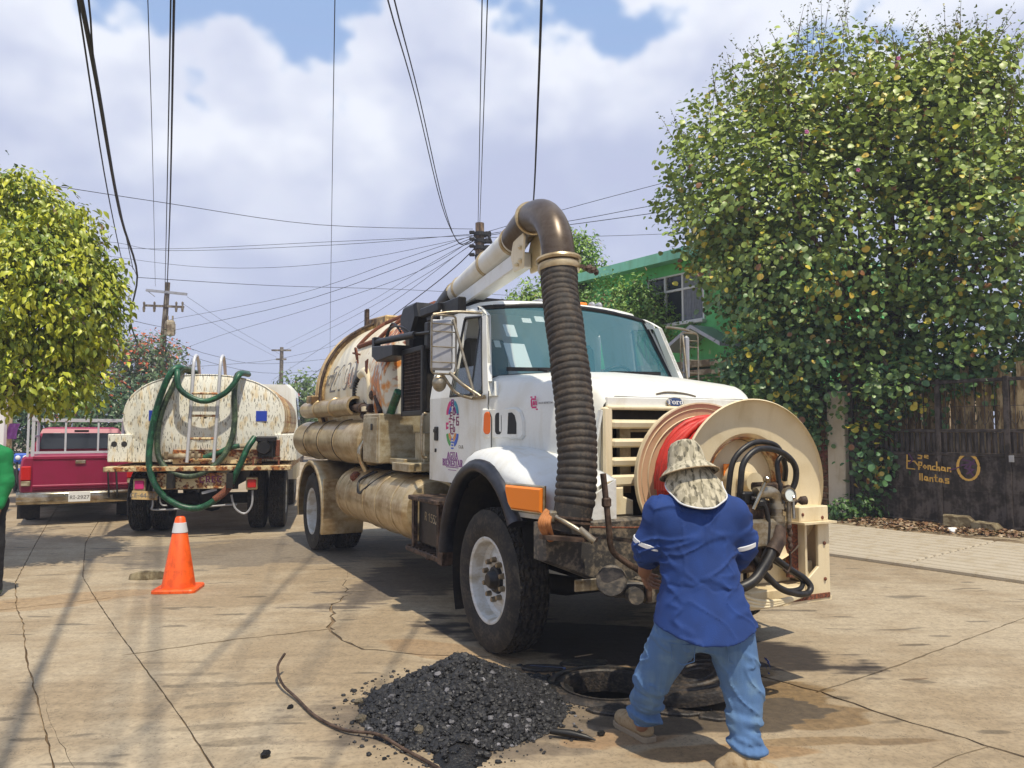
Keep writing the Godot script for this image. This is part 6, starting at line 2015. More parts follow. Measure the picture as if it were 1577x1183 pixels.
	box(st, V(1.09, 1.33, 0.12), V(0.06, 0.25, 0.2), Basis.IDENTITY, 0.01)
	obj("motor_frame", st, M.rusty, T)
	# undercarriage
	st = S()
	for s in [-1, 1]: box(st, V(s * 0.42, 0.85, -2.6), V(0.09, 0.22, 6.0))
	box(st, V(0, 0.8, 0.02), V(1.0, 0.2, 0.1))
	tube(st, [V(-0.95, 0.5, -0.8), V(0.95, 0.5, -0.8)], 0.09, 8)
	ball(st, V(0, 0.52, -0.8), V(0.22, 0.24, 0.24))
	obj("chassis", st, M.chassis, T)
	st = S()
	tube(st, crv([V(-0.68, 0.9, 0.1), V(-0.7, 0.5, 0.12), V(-0.6, 0.41, 0.12), V(0.5, 0.47, 0.1)], 5), 0.016, 6)
	tube(st, crv([V(-0.6, 0.9, 0.1), V(-0.6, 0.52, 0.1), V(-0.5, 0.47, 0.1)], 5), 0.013, 6)
	tube(st, crv([V(0.42, 0.62, 0.15), V(0.48, 0.42, 0.16), V(0.62, 0.33, 0.16), V(0.72, 0.45, 0.15), V(0.73, 0.68, 0.14)], 6), 0.018, 6)
	box(st, V(0.1, 0.68, 0.15), V(0.22, 0.04, 0.03), Basis(Vector3.BACK, 0.25))
	obj("brake_pipe", st, M.grey_metal, T)
	wheel(T, V(-1.05, 0.5, -0.8), -1, false, M.wheel_white, true, 0.96)
	wheel(T, V(1.05, 0.5, -0.8), 1, false, M.wheel_white, true, 0.96)
	wheel(T, V(-0.98, 0.5, -4.9), -1, false, M.wheel_white, false, 0.96)
	wheel(T, V(0.98, 0.5, -4.9), 1, false, M.wheel_white, false, 0.96)
	# white cab beyond the tank
	st = S()
	var cab := []
	for q in [[-3.95, 1.1], [-4.0, 1.17], [-5.4, 1.17], [-5.7, 1.05]]:
		var w: float = q[1]
		cab.append(PackedVector3Array([V(-w, 0.6, q[0]), V(-w - 0.03, 1.5, q[0]), V(-w + 0.06, 2.45, q[0]), V(-w + 0.16, 2.56, q[0]), V(w - 0.16, 2.56, q[0]), V(w - 0.06, 2.45, q[0]), V(w + 0.03, 1.5, q[0]), V(w, 0.6, q[0])]))
	loft(st, cab, true, true, true)
	box(st, V(0, 1.0, -6.3), V(1.7, 0.9, 1.3), Basis.IDENTITY, 0.1)
	var cabm := obj("cab", st, M.white_paint, T)
	st = S()
	prism(st, [Vector2(4.2, 1.5), Vector2(5.1, 1.5), Vector2(5.0, 2.3), Vector2(4.2, 2.3)], 0.01, Transform3D(Basis(V(0, 0, -1), V(-0.09, 1, 0), V(1, 0, 0)), V(1.34, 0, 0)))
	box(st, V(0, 1.85, -3.945), V(1.3, 0.45, 0.02))
	obj("cab_window", st, M.window_dark, cabm)

func build_pickup() -> void:
	var T := thing("pickup_truck", "dark red pickup truck with silver bed rack parked behind the tanker", "pickup truck", V(-7.5, 0, -13.5), deg_to_rad(29))
	var st := S()
	var body := []
	for q in [[0.0, 0.86, 1.13], [-0.05, 0.89, 1.16], [-2.0, 0.9, 1.16], [-4.3, 0.88, 1.1], [-4.9, 0.8, 1.0]]:
		var w: float = q[1]
		body.append(PackedVector3Array([V(-w + 0.06, 0.45, q[0]), V(-w, 0.6, q[0]), V(-w - 0.02, 0.85, q[0]), V(-w + 0.02, q[2] - 0.03, q[0]), V(-w + 0.05, q[2], q[0]), V(w - 0.05, q[2], q[0]), V(w - 0.02, q[2] - 0.03, q[0]), V(w + 0.02, 0.85, q[0]), V(w, 0.6, q[0]), V(w - 0.06, 0.45, q[0])]))
	loft(st, body, true, true, true)
	obj("body", st, M.pickup_red, T)
	st = S()
	box(st, V(0.02, 0.88, 0.015), V(1.46, 0.56, 0.04), Basis.IDENTITY, 0.012)
	box(st, V(0.02, 1.14, 0.025), V(1.46, 0.07, 0.05), Basis.IDENTITY, 0.015)
	box(st, V(0.02, 0.66, 0.025), V(1.46, 0.045, 0.05), Basis.IDENTITY, 0.012)
	var gate := obj("tailgate", st, M.pickup_red, T)
	st = S()
	box(st, V(0.0, 1.06, 0.045), V(0.16, 0.06, 0.03), Basis.IDENTITY, 0.008)
	obj("handle", st, M.chrome, gate)
	st = S()
	var rg := []
	for i in 11:
		var x := lerpf(-0.93, 0.93, i / 10.0)
		var z := 0.17 - 0.14 * pow(absf(x) / 0.93, 3.0)
		rg.append(PackedVector3Array([V(x, 0.36, z - 0.1), V(x, 0.36, z - 0.01), V(x, 0.42, z), V(x, 0.46, z - 0.008), V(x, 0.50, z), V(x, 0.56, z - 0.02), V(x, 0.57, z - 0.1)]))
	loft(st, rg, true, true, true)
	obj("rear_bumper", st, M.chrome, T)
	st = S()
	box(st, V(0.0, 0.475, 0.182), V(0.33, 0.17, 0.01), Basis.IDENTITY, 0.004)
	var pl := obj("number_plate", st, M.white_plain, T)
	letters("lettering", "RI-2927", 0.062, 0.003, "Droid Sans", M.print_grey, pl, Transform3D(Basis.IDENTITY, V(0, 0.465, 0.188)), true)
	for s in [-1.0, 1.0]:
		st = S()
		box(st, V(s * 0.80, 0.88, 0.02), V(0.15, 0.24, 0.06), Basis.IDENTITY, 0.015)
		obj("tail_light", st, M.red_lens, T)
		st = S()
		box(st, V(s * 0.80, 0.71, 0.02), V(0.14, 0.085, 0.06), Basis.IDENTITY, 0.012)
		obj("reverse_light", st, M.sill_pale, T)
	# cab
	st = S()
	var cab := []
	for q in [[1.14, 0.85, -1.95, -3.9], [1.3, 0.80, -1.97, -3.6], [1.55, 0.70, -2.05, -3.2], [1.64, 0.66, -2.12, -3.05], [1.67, 0.55, -2.2, -2.95]]:
		var w: float = q[1]
		cab.append(PackedVector3Array([V(-w, q[0], q[2]), V(w, q[0], q[2]), V(w, q[0], q[3]), V(-w, q[0], q[3])]))
	loft(st, cab, true, false, true, false)
	var cb := obj("cab", st, M.pickup_red, T)
	st = S()
	prism(st, [Vector2(-0.72, 1.24), Vector2(0.72, 1.24), Vector2(0.65, 1.555), Vector2(-0.65, 1.555)], 0.02, Transform3D(Basis(Vector3.RIGHT, -0.28), V(0, 0.055, -1.58)))
	obj("rear_window", st, M.window_dark, cb)
	st = S()
	for q in [[-0.5, 1.45, 0.25, 0.16], [-0.42, 1.53, 0.12, 0.06], [0.48, 1.46, 0.26, 0.18], [0.6, 1.36, 0.12, 0.1], [-0.62, 1.36, 0.1, 0.1]]: box(st, V(q[0], q[1], -1.955 - (q[1] - 1.3) * 0.29), V(q[2], q[3], 0.004), Basis(Vector3.RIGHT, -0.28))
	tag(obj("window_sticker", st, M.paper, cb), "", "", "", "stuff")
	st = S()
	for x in [-0.22, 0.2]: bar(st, V(x, 1.24, -1.93), V(x, 1.55, -2.02), 0.02, 0.02)
	box(st, V(0, 1.60, -2.07), V(0.25, 0.03, 0.02))
	obj("window_bar", st, M.black_metal, cb)
	# silver rack
	st = S()
	for x in [-0.72, 0.72]:
		for z in [-0.1, -1.85]: bar(st, V(x, 1.15, z), V(x, 1.86, z), 0.06, 0.05)
		bar(st, V(x, 1.80, -0.1), V(x, 1.80, -1.85), 0.04, 0.06)
		bar(st, V(x, 1.5, -0.1), V(x, 1.5, -1.85), 0.03, 0.04)
		bar(st, V(x * 1.1, 1.12, -0.06), V(x * 1.1, 1.9, -0.06), 0.035, 0.035)
	bar(st, V(-0.75, 1.79, -0.1), V(0.75, 1.79, -0.1), 0.07, 0.04)
	bar(st, V(-0.75, 1.225, -0.1), V(0.75, 1.225, -0.1), 0.05, 0.04)
	for x in [-0.24, 0.26]: bar(st, V(x, 1.22, -0.1), V(x, 1.79, -0.1), 0.04, 0.03)
	bar(st, V(-0.75, 1.79, -1.85), V(0.75, 1.79, -1.85), 0.06, 0.04)
	obj("bed_rack", st, M.rack_silver, T)
	for s in [-1.0, 1.0]:
		for z in [-1.1, -4.0]: wheel(T, V(s * 0.76, 0.36, z), s, false, M.box_metal, false, 0.69)
		st = S()
		box(st, V(s * 0.76, 0.3, -0.35), V(0.34, 0.42, 0.02))
		obj("mud_flap", st, M.chassis, T)
	st = S()
	box(st, V(0, 0.42, -2.3), V(1.3, 0.2, 4.2))
	for q in [0.42, 0.55]: tube(st, [V(q, 0.95, 0.07), V(q + 0.02, 0.62, 0.2), V(q + 0.03, 0.45, 0.19)], 0.016, 6)
	obj("underbody", st, M.chassis, T)

func build_motorcycle() -> void:
	var T := thing("motorcycle", "dark blue motorcycle parked left of the red pickup under the yellow-green tree", "motorcycle", V(-12.7, 0.0, -20.0), deg_to_rad(38))
	for z in [0.68, -0.62]:
		var st := S()
		var l := []
		for i in 28: l.append(V(0, 0.30 + 0.25 * sin(TAU * i / 28), z + 0.25 * cos(TAU * i / 28)))
		tube(st, l, 0.05, 8, false, true)
		var tw := obj("wheel", st, M.rubber, T)
		st = S()
		for i in 6: tube(st, [V(0, 0.30, z), V(0, 0.30 + 0.22 * sin(TAU * i / 6), z + 0.22 * cos(TAU * i / 6))], 0.012, 5)
		obj("spoke", st, M.steel, tw)
	var st := S()
	for x in [-0.09, 0.09]: tube(st, [V(x, 0.3, 0.68), V(x, 0.98, 0.42)], 0.025, 8)
	tube(st, crv([V(-0.36, 1.08, 0.3), V(-0.15, 1.05, 0.4), V(0.15, 1.05, 0.4), V(0.36, 1.08, 0.3)], 5), 0.018, 8)
	for x in [-0.3, 0.3]:
		tube(st, [V(x, 1.07, 0.35), V(x * 1.3, 1.28, 0.32)], 0.008, 5)
		ball(st, V(x * 1.35, 1.3, 0.32), V(0.07, 0.045, 0.02), 8)
	obj("fork", st, M.black_metal, T)
	st = S()
	ball(st, V(0, 0.86, 0.1), V(0.15, 0.13, 0.28), 14)
	box(st, V(0, 0.62, 0.72), V(0.14, 0.04, 0.4), Basis(Vector3.RIGHT, 0.1), 0.015)
	box(st, V(0, 0.92, 0.5), V(0.32, 0.22, 0.1), Basis.IDENTITY, 0.03)
	obj("fairing", st, M.print_blue, T)
	st = S()
	for x in [-0.08, 0.08]: ball(st, V(x, 0.92, 0.56), V(0.06, 0.06, 0.03), 12)
	obj("headlight", st, M.white_plain, T)
	st = S()
	ball(st, V(0, 0.86, -0.35), V(0.14, 0.07, 0.42), 12)
	box(st, V(0, 0.45, 0.0), V(0.26, 0.34, 0.42), Basis.IDENTITY, 0.05)
	tube(st, [V(0.15, 0.35, 0.15), V(0.16, 0.3, -0.7)], 0.04, 8)
	obj("seat", st, M.black_metal, T)

func build_street_things() -> void:
	# cone
	var C := thing("traffic_cone", "orange traffic cone with one white band standing on the concrete", "traffic cone", V(-3.36, 0, -7.9), 0.12)
	var st := S()
	prism(st, rrect(0.42, 0.42, 0.05, 3), 0.035, Transform3D(Basis(Vector3.RIGHT, -PI / 2), V(0, 0.002, 0)), 0.012)
	obj("base", st, M.cone_orange, C)
	st = S()
	lathe(st, [Vector2(0.165, 0.03), Vector2(0.158, 0.06), Vector2(0.048, 0.72), Vector2(0.034, 0.735), Vector2(0.03, 0.68)], 40)
	obj("body", st, M.cone_orange, C)
	st = S()
	lathe(st, [Vector2(0.0745, 0.575), Vector2(0.0765, 0.577), Vector2(0.0585, 0.672), Vector2(0.056, 0.674)], 40)
	obj("white_band", st, M.cone_white, C)
	# flat stone left of the cone
	st = S()
	var ring := []
	for k in 3:
		var r := PackedVector3Array()
		for i in 18:
			var a := TAU * i / 18
			var s: float = [1.0, 0.94, 0.6][k]
			r.append(V(cos(a) * 0.2 * s * (1 + 0.12 * sin(a * 3 + 1)), [0.0, 0.055, 0.075][k], sin(a) * 0.10 * s * (1 + 0.1 * sin(a * 2))))
		ring.append(r)
	loft(st, ring, true, false, true)
	var o := obj("flat_stone", st, M.block)
	o.position = V(-3.95, 0, -8.5)
	o.rotation.y = 0.15
	tag(o, "flat grey stone lying just left of the orange cone", "stone")
	# bent rusty rod
	st = S()
	tube(st, crv([V(-1.5, 0.13, -5.2), V(-1.5, 0.09, -5.05), V(-1.42, 0.04, -4.88), V(-1.28, 0.02, -4.69), V(-1.09, 0.016, -4.4), V(-0.89, 0.018, -4.2), V(-0.7, 0.03, -4.11), V(-0.54, 0.02, -3.95), V(-0.38, 0.016, -3.78), V(-0.2, 0.016, -3.55)], 6), 0.0085, 8)
	tag(obj("steel_rod", st, M.brown_iron), "bent rusty steel rod lying before the black heap", "rod")
	# cover lid propped beside the hole, leaning on a block of mud
	var L := thing("manhole_cover", "black round manhole cover tilted up behind the worker's legs", "manhole cover", V(1.12, 0.10, -4.78))
	L.rotation = V(-0.05, 0.3, 0.20)
	st = S()
	lathe(st, [Vector2(0.0001, 0.03), Vector2(0.27, 0.03), Vector2(0.30, 0.036), Vector2(0.325, 0.03), Vector2(0.33, 0.02), Vector2(0.33, -0.035), Vector2(0.31, -0.045), Vector2(0.0001, -0.045)], 44)
	obj("lid", st, M.manhole_iron, L)
	st = S()
	for r in [0.08, 0.15, 0.22]: lathe(st, [Vector2(r, 0.03), Vector2(r + 0.008, 0.038), Vector2(r + 0.024, 0.038), Vector2(r + 0.032, 0.03)], 40)
	obj("raised_ring", st, M.manhole_iron, L)
	# wooden stick and a pen-like blue rod
	st = S()
	tube(st, [V(0.20, 0.03, -4.15), V(0.30, 0.03, -4.12), V(0.38, 0.02, -4.10), V(0.43, 0.012, -4.08)], [0.014, 0.02, 0.014, 0.004], 6)
	tag(obj("wood_splinter", st, M.black_metal), "dark splinter of wood at the right foot of the heap", "splinter")
	st = S()
	tube(st, [V(0.12, 0.014, -5.32), V(0.36, 0.014, -5.27)], 0.008, 6)
	tag(obj("thin_rod", st, M.logo_blue), "thin blue and white rod lying in the wet dirt behind the heap", "rod")
	# broken crust of tar round the hole
	for q in [[0.20, -5.30, 0.10, "flake of tar nearest the blue rod"], [0.95, -4.52, 0.13, "wide flake of tar between the worker's feet"], [1.2, -4.42, 0.1, "flake of tar by the worker's right foot"], [0.6, -4.5, 0.11, "flake of tar below the hole"], [0.5, -5.42, 0.12, "flake of tar behind the hole"]]:
		st = S()
		var pl := []
		for i in 9:
			var a := TAU * i / 9
			pl.append(Vector2(cos(a) * q[2] * (0.8 + 0.4 * rng.randf()) * 1.5, sin(a) * q[2] * (0.7 + 0.4 * rng.randf()) * 0.7))
		prism(st, pl, 0.018, Transform3D(Basis(Vector3.RIGHT, -PI / 2 + 0.02), V(q[0], 0.002, q[1])), 0.006)
		tag(obj("tar_flake", st, M.manhole_iron), "dark " + q[3], "tar flake", "flakes of tar around the manhole")
	# maroon shoe tip in the near corner
	st = S()
	sdf(st, [[V(-2.62, 0.05, -3.7), V(-2.47, 0.045, -3.72), 0.05, 0.042], [V(-2.6, 0.09, -3.7), V(-2.53, 0.085, -3.71), 0.045, 0.03]], 0.006, 0.015, func(p: Vector3, d: float) -> float: return maxf(d, 0.003 - p.y))
	tag(obj("shoe_tip", st, M.maroon_leather), "dark maroon shoe tip in the lower left corner", "shoe")

# ---- right-hand side: driveway ramp, gate, wall, house (frame G: x along the wall toward the viewer, z toward the street)
var G := Transform3D(Basis(Vector3.UP, deg_to_rad(-54.56)), V(5.97, 0, -13.75))

func stroke(st: SurfaceTool, pts: Array, w: float, z: float) -> void:
	var l := []
	for p in pts: l.append(V(p[0], p[1], z if absf(p[0] - 1.56) > 0.06 or z < 0.02 or z > 0.03 else 0.039))
	flat(st)
	for i in l.size() - 1:
		var d: Vector3 = (l[i + 1] - l[i]).normalized() * w * 0.35
		var n: Vector3 = V(-d.y, d.x, 0).normalized() * w / 2 * rng.randf_range(0.75, 1.15)
		var zz := V(0, 0, 0.0004 * (i % 5))
		quad(st, l[i] - d + n + zz, l[i + 1] + d + n + zz, l[i + 1] + d - n + zz, l[i] - d - n + zz)

func gframe(o: Node3D) -> Node3D:
	o.transform = G
	return o

func build_right_side() -> void:
	var st: SurfaceTool
	var pav := gframe(Node3D.new())
	put(pav, "pavement")
	tag(pav, "ribbed concrete driveway ramp in front of the dark gate", "", "", "structure")
	st = S()
	box(st, V(-4.0, 0.04, 0.55), V(30.0, 0.10, 1.5))
	prism(st, [Vector2(1.2, -0.03), Vector2(3.66, -0.03), Vector2(3.66, 0.012), Vector2(1.2, 0.075)], 24.0, Transform3D(Basis(V(0, 0, 1), V(0, 1, 0), V(-1, 0, 0)), V(8.0, 0, 0)))
	obj("slab", st, M.kerb_concrete, pav)
	for i in 11:
		var z := 1.40 + i * 0.205
		var y := lerpf(0.075, 0.02, i / 10.0)
		var x0 := -3.0
		for k in 4:
			var x1: float = [0.4, 2.9, 5.6, 8.0][k]
			st = S()
			box(st, V((x0 + x1) / 2, y, z), V(x1 - x0 - 0.025, 0.06, 0.155), Basis(Vector3.RIGHT, 0.024), 0.016)
			obj("rib", st, M.ramp_concrete, pav)
			x0 = x1
	st = S()
	box(st, V(1.5, 0.02, 3.68), V(19.0, 0.07, 0.10), Basis.IDENTITY, 0.02)
	obj("kerb", st, M.ramp_concrete, pav)
	st = S()
	var mound := []
	for i in 9:
		var x := lerpf(4.2, 8.5, i / 8.0)
		var h := 0.16 * smoothstep(0.0, 0.35, i / 8.0) + 0.005
		mound.append(PackedVector3Array([V(x, 0.06, 1.9), V(x, 0.06 + h, 2.3), V(x, 0.03 + h, 3.4), V(x, -0.02 + h * 0.7, 3.78), V(x, -0.02, 3.84)]))
	loft(st, mound, false)
	obj("raised_kerb", st, M.ramp_concrete, pav)
	# gate
	var gate := gframe(thing("gate", "wide dark iron double gate with scrollwork above and yellow spray-painted writing", "gate"))
	for q in [[0.06, 1.0], [1.56, 1.0], [2.57, 1.0], [4.3, 1.0]]:
		st = S()
		box(st, V(q[0], 1.26, 0.0), V(0.085, 2.34, 0.07), Basis.IDENTITY, 0.008)
		obj("post", st, M.gate_iron, gate)
	for y in [0.13, 1.23, 1.60, 2.38]:
		st = S()
		box(st, V(2.18, y, 0.0), V(4.3, 0.055, 0.055), Basis.IDENTITY, 0.006)
		obj("rail", st, M.gate_iron, gate)
	for q in [[0.81, 1.42], [2.065, 0.92], [3.43, 1.64]]:
		st = S()
		box(st, V(q[0], 0.68, 0.004), V(q[1], 1.06, 0.012))
		for k in 3: bar(st, V(q[0] - q[1] * 0.5, 0.16 + k * 0.5, 0.012), V(q[0] + q[1] * 0.5, 0.16 + k * 0.5, 0.012), 0.02, 0.012)
		obj("panel", st, M.gate_iron, gate)
		var n := int(q[1] / 0.085)
		for i in n:
			st = S()
			prism(st, [Vector2(-0.035, 0.0), Vector2(0.0, 0.02), Vector2(0.035, 0.0)], 0.31, Transform3D(Basis(V(1, 0, 0), V(0, 0, 1), V(0, -1, 0)), V(q[0] - q[1] / 2 + q[1] * (i + 0.5) / n, 1.57, 0.0)))
			obj("slat", st, M.gate_iron, gate)
		for i in int(q[1] / 0.145):
			var x: float = q[0] - q[1] / 2 + (i + 0.5) * 0.145
			st = S()
			tube(st, [V(x, 1.62, 0), V(x, 2.36, 0)], 0.008, 5)
			for s in [-1, 1]: tube(st, crv([V(x, 1.68, 0), V(x + s * 0.035, 1.74, 0), V(x + s * 0.06, 1.84, 0), V(x + s * 0.055, 1.9, 0)], 4), 0.006, 5)
			tube(st, [V(x - 0.07, 1.98, 0), V(x + 0.07, 1.98, 0)], 0.005, 5)
			obj("bar", st, M.gate_iron, gate)
	st = S()
	box(st, V(2.62, 1.18, 0.035), V(0.07, 0.1, 0.02), Basis.IDENTITY, 0.004)
	obj("lock_plate", st, M.grey_metal, gate)
	# sprayed words: Se Ponchan llantas, with a ring
	st = S()
	var Z := 0.026
	var wd := 0.022
	for l in [[[1.30, 1.24], [1.24, 1.24], [1.235, 1.205], [1.29, 1.19], [1.28, 1.15], [1.23, 1.15]], [[1.33, 1.18], [1.39, 1.19], [1.38, 1.215], [1.34, 1.21], [1.335, 1.165], [1.39, 1.155]],
		[[1.235, 0.97], [1.24, 1.09], [1.285, 1.085], [1.28, 1.035], [1.24, 1.03]], [[1.33, 1.04], [1.31, 1.01], [1.335, 0.985], [1.36, 1.01], [1.335, 1.04]], [[1.385, 0.975], [1.385, 1.035], [1.42, 1.035], [1.43, 0.97]], [[1.495, 1.03], [1.455, 1.02], [1.455, 0.975], [1.5, 0.97]], [[1.53, 1.1], [1.53, 0.965], [1.53, 1.01], [1.565, 1.015], [1.57, 0.96]], [[1.645, 1.01], [1.61, 1.02], [1.60, 0.975], [1.64, 0.965], [1.65, 1.01], [1.66, 0.955]], [[1.69, 0.955], [1.69, 1.01], [1.73, 1.01], [1.735, 0.95]],
		[[1.25, 0.90], [1.25, 0.80]], [[1.285, 0.90], [1.285, 0.79]], [[1.36, 0.85], [1.33, 0.855], [1.32, 0.81], [1.355, 0.795], [1.37, 0.845], [1.38, 0.79]], [[1.41, 0.785], [1.41, 0.84], [1.45, 0.84], [1.455, 0.78]], [[1.50, 0.89], [1.50, 0.79], [1.53, 0.785]], [[1.475, 0.85], [1.53, 0.85]], [[1.60, 0.83], [1.57, 0.835], [1.56, 0.79], [1.595, 0.78], [1.605, 0.825], [1.62, 0.775]], [[1.70, 0.835], [1.655, 0.835], [1.655, 0.805], [1.70, 0.80], [1.70, 0.77], [1.65, 0.77]],
		[[1.05, 1.20], [1.04, 0.98], [1.17, 0.97]], [[1.04, 1.1], [1.15, 1.1]], [[1.04, 1.22], [1.16, 1.22]], [[1.17, 1.1], [1.25, 1.0]], [[0.32, 0.82], [0.6, 1.0]]]: stroke(st, l, wd, Z)
	var rg := []
	for i in 25: rg.append([2.0 + 0.155 * sin(TAU * i / 24), 1.035 + 0.20 * cos(TAU * i / 24)])
	stroke(st, rg, 0.04, Z)
	rg = []
	for i in 15: rg.append([0.6 + 0.13 * sin(1.6 + 3.3 * i / 14), 0.95 + 0.16 * cos(1.6 + 3.3 * i / 14)])
	stroke(st, rg, 0.025, Z)
	tag(obj("spray_writing", st, M.spray_yellow, gate), "", "", "", "stuff")
	st = S()
	for l in [[[1.08, 1.22], [1.14, 1.12], [1.07, 1.05]], [[1.72, 0.98], [1.8, 1.0], [1.87, 1.03]], [[1.92, 1.15], [2.05, 1.12], [1.95, 1.02], [2.08, 1.0], [1.98, 0.93]], [[2.1, 1.15], [2.0, 1.0], [2.08, 0.9]], [[1.9, 1.06], [2.1, 1.09]]]: stroke(st, l, 0.025, Z + 0.003)
	tag(obj("spray_scribble", st, M.spray_purple, gate), "", "", "", "stuff")
	# cane screen behind the gate
	var scr := gframe(thing("cane_screen", "pale cane and scrap-wood screen behind the iron gate", "fence"))
	for i in 46:
		st = S()
		var x := 0.3 + i * 0.094 + rng.randf() * 0.02
		var h := rng.randf_range(2.2, 2.75)
		box(st, V(x, h / 2, -0.55 - 0.03 * (i % 3)), V(rng.randf_range(0.085, 0.13), h, 0.02), Basis(Vector3.BACK, rng.randf_range(-0.03, 0.03)))
		obj("plank", st, M.cane, scr)
	# plaster pillar and wall with bricks showing
	var wall := gframe(thing("wall", "old plaster and brick wall with red scribble left of the gate", "wall"))
	st = S()
	box(st, V(-1.3, 1.1, -0.1), V(2.6, 2.2, 0.2), Basis.IDENTITY, 0.01)
	box(st, V(-0.1, 1.35, -2.6), V(0.2, 2.7, 5.0), Basis.IDENTITY, 0.01)
	obj("wall_body", st, M.plaster, wall)
	st = S()
	box(st, V(-0.16, 1.15, 0.0), V(0.34, 2.3, 0.28), Basis.IDENTITY, 0.015)
	obj("pillar", st, M.pillar_plaster, wall)
	for r in 14:
		for k in 7:
			if rng.randf() < 0.3: continue
			st = S()
			box(st, V(-2.3 + k * 0.29 + 0.14 * (r % 2), 0.2 + r * 0.11, 0.006), V(0.26, 0.085, 0.03), Basis(Vector3.BACK, rng.randf_range(-0.02, 0.02)), 0.01)
			obj("brick", st, M.brick, wall)
	st = S()
	for l in [[[-0.6, 1.35], [-0.3, 1.3], [-0.55, 1.15], [-0.28, 1.1]], [[-0.5, 1.4], [-0.45, 0.95], [-0.3, 0.8], [-0.25, 0.9]], [[-0.62, 0.95], [-0.3, 0.98]], [[-0.35, 1.38], [-0.3, 0.85], [-0.5, 0.75]]]: stroke(st, l, 0.028, 0.03)
	tag(obj("red_scribble", st, M.spray_red, wall), "", "", "", "stuff")
	build_house()
	# blocks, litter, weeds at the gate
	for q in [[1.98, 0.20, 0.30, 0.42, 0.22, 0.3, "knocked-over concrete block leaning on its neighbour by the gate"], [2.42, 0.16, 0.32, 0.36, 0.17, -0.1, "square concrete block right of the leaning one by the gate"]]:
		st = S()
		prism(st, [Vector2(-q[3] / 2, -q[4] / 2), Vector2(q[3] / 2, -q[4] / 2), Vector2(q[3] / 2, q[4] * 0.15), Vector2(q[3] * 0.3, q[4] / 2), Vector2(-q[3] / 2, q[4] / 2)], 0.2, Transform3D(Basis(Vector3.BACK, -0.03) * Basis(Vector3.UP, q[5]), V(0, 0, 0)), 0.012)
		var o := obj("concrete_block", st, M.block)
		o.transform = G * Transform3D(Basis.IDENTITY, V(q[0], q[1], q[2]))
		tag(o, q[6], "concrete block")
	var lit := thing("fallen_leaves", "drift of dry brown leaves and scraps along the foot of the gate", "leaf litter", G.origin)
	lit.basis = G.basis
	lit.set_meta("kind", "stuff")
	var lm := leaf_mesh(0.75, 0.35, 0.25, 0.3)
	var xf := []
	var col := []
	for i in 3400:
		var x := 0.3 + absf(rng.randfn()) * 0.2 + rng.randf() * 2.4
		var z := 0.30 + absf(rng.randfn()) * 0.30 * (0.5 + 0.6 * sin(PI * clampf(x / 2.7, 0, 1)))
		if x > 2.9 and rng.randf() < 0.6: continue
		var s := rng.randf_range(0.035, 0.085)
		xf.append(Transform3D(Basis.from_euler(V(rng.randf_range(-0.5, 0.5), rng.randf() * TAU, rng.randf_range(-0.6, 0.6))).scaled_local(V(s, s, s)), V(x, 0.10 + rng.randf() * 0.05 * exp(-pow((z - 0.4) * 2.0, 2)), z)))
		var c: Color = [Color(0.24, 0.13, 0.065), Color(0.30, 0.19, 0.10), Color(0.17, 0.09, 0.05), Color(0.36, 0.27, 0.17)][i % 4]
		col.append(c * rng.randf_range(0.7, 1.2))
	multi("leaf_drift", lm, xf, col, M.leaf, lit)
	for q in [[2.05, 0.72, 0.13, "crumpled white plastic bag on the ribs before the blocks"], [1.05, 0.62, 0.06, "small white scrap on the leaf drift"], [0.62, 0.5, 0.05, "pale blue scrap by the weeds at the gate"]]:
		st = S()
		sdf(st, [[V(-q[2], 0.01, 0), V(q[2], 0.012, 0.02), q[2] * 0.32, q[2] * 0.25], [V(0, 0.02, -0.03), V(q[2] * 0.4, 0.03, 0.05), q[2] * 0.3, q[2] * 0.2]], 0.014, 0.02)
		var o := obj("plastic_scrap", st, M.white_plain)
		o.transform = G * Transform3D(Basis(Vector3.UP, q[0]), V(q[0], 0.10, q[1]))
		tag(o, q[3], "plastic scrap")
	var wm := leaf_mesh(0.7, 0.3, 0.35, 0.4)
	var weed := thing("weed_clump", "green weeds growing at the foot of the gate below the hanging vine", "weeds", G * V(0.42, 0.1, 0.2))
	crown(weed, [[V(0, 0.22, 0), V(0.32, 0.24, 0.2)], [V(-0.45, 0.15, 0.1), V(0.25, 0.16, 0.2)]], 60, 9, 0.06, 0.085, wm, func(p, a, b): return Color(0.045, 0.11, 0.03).lerp(Color(0.10, 0.18, 0.03), a * b), 5, 0)
	st = S()
	for i in 12: tube(st, crv([V(-0.3 + i * 0.05, 0, 0), V(-0.35 + i * 0.055, 0.15, 0.03), V(-0.42 + i * 0.07, 0.34, 0.06 * sin(i * 2.0))], 3), 0.006, 5)
	tag(obj("stem", st, M.bark, weed), "", "", "", "stuff")

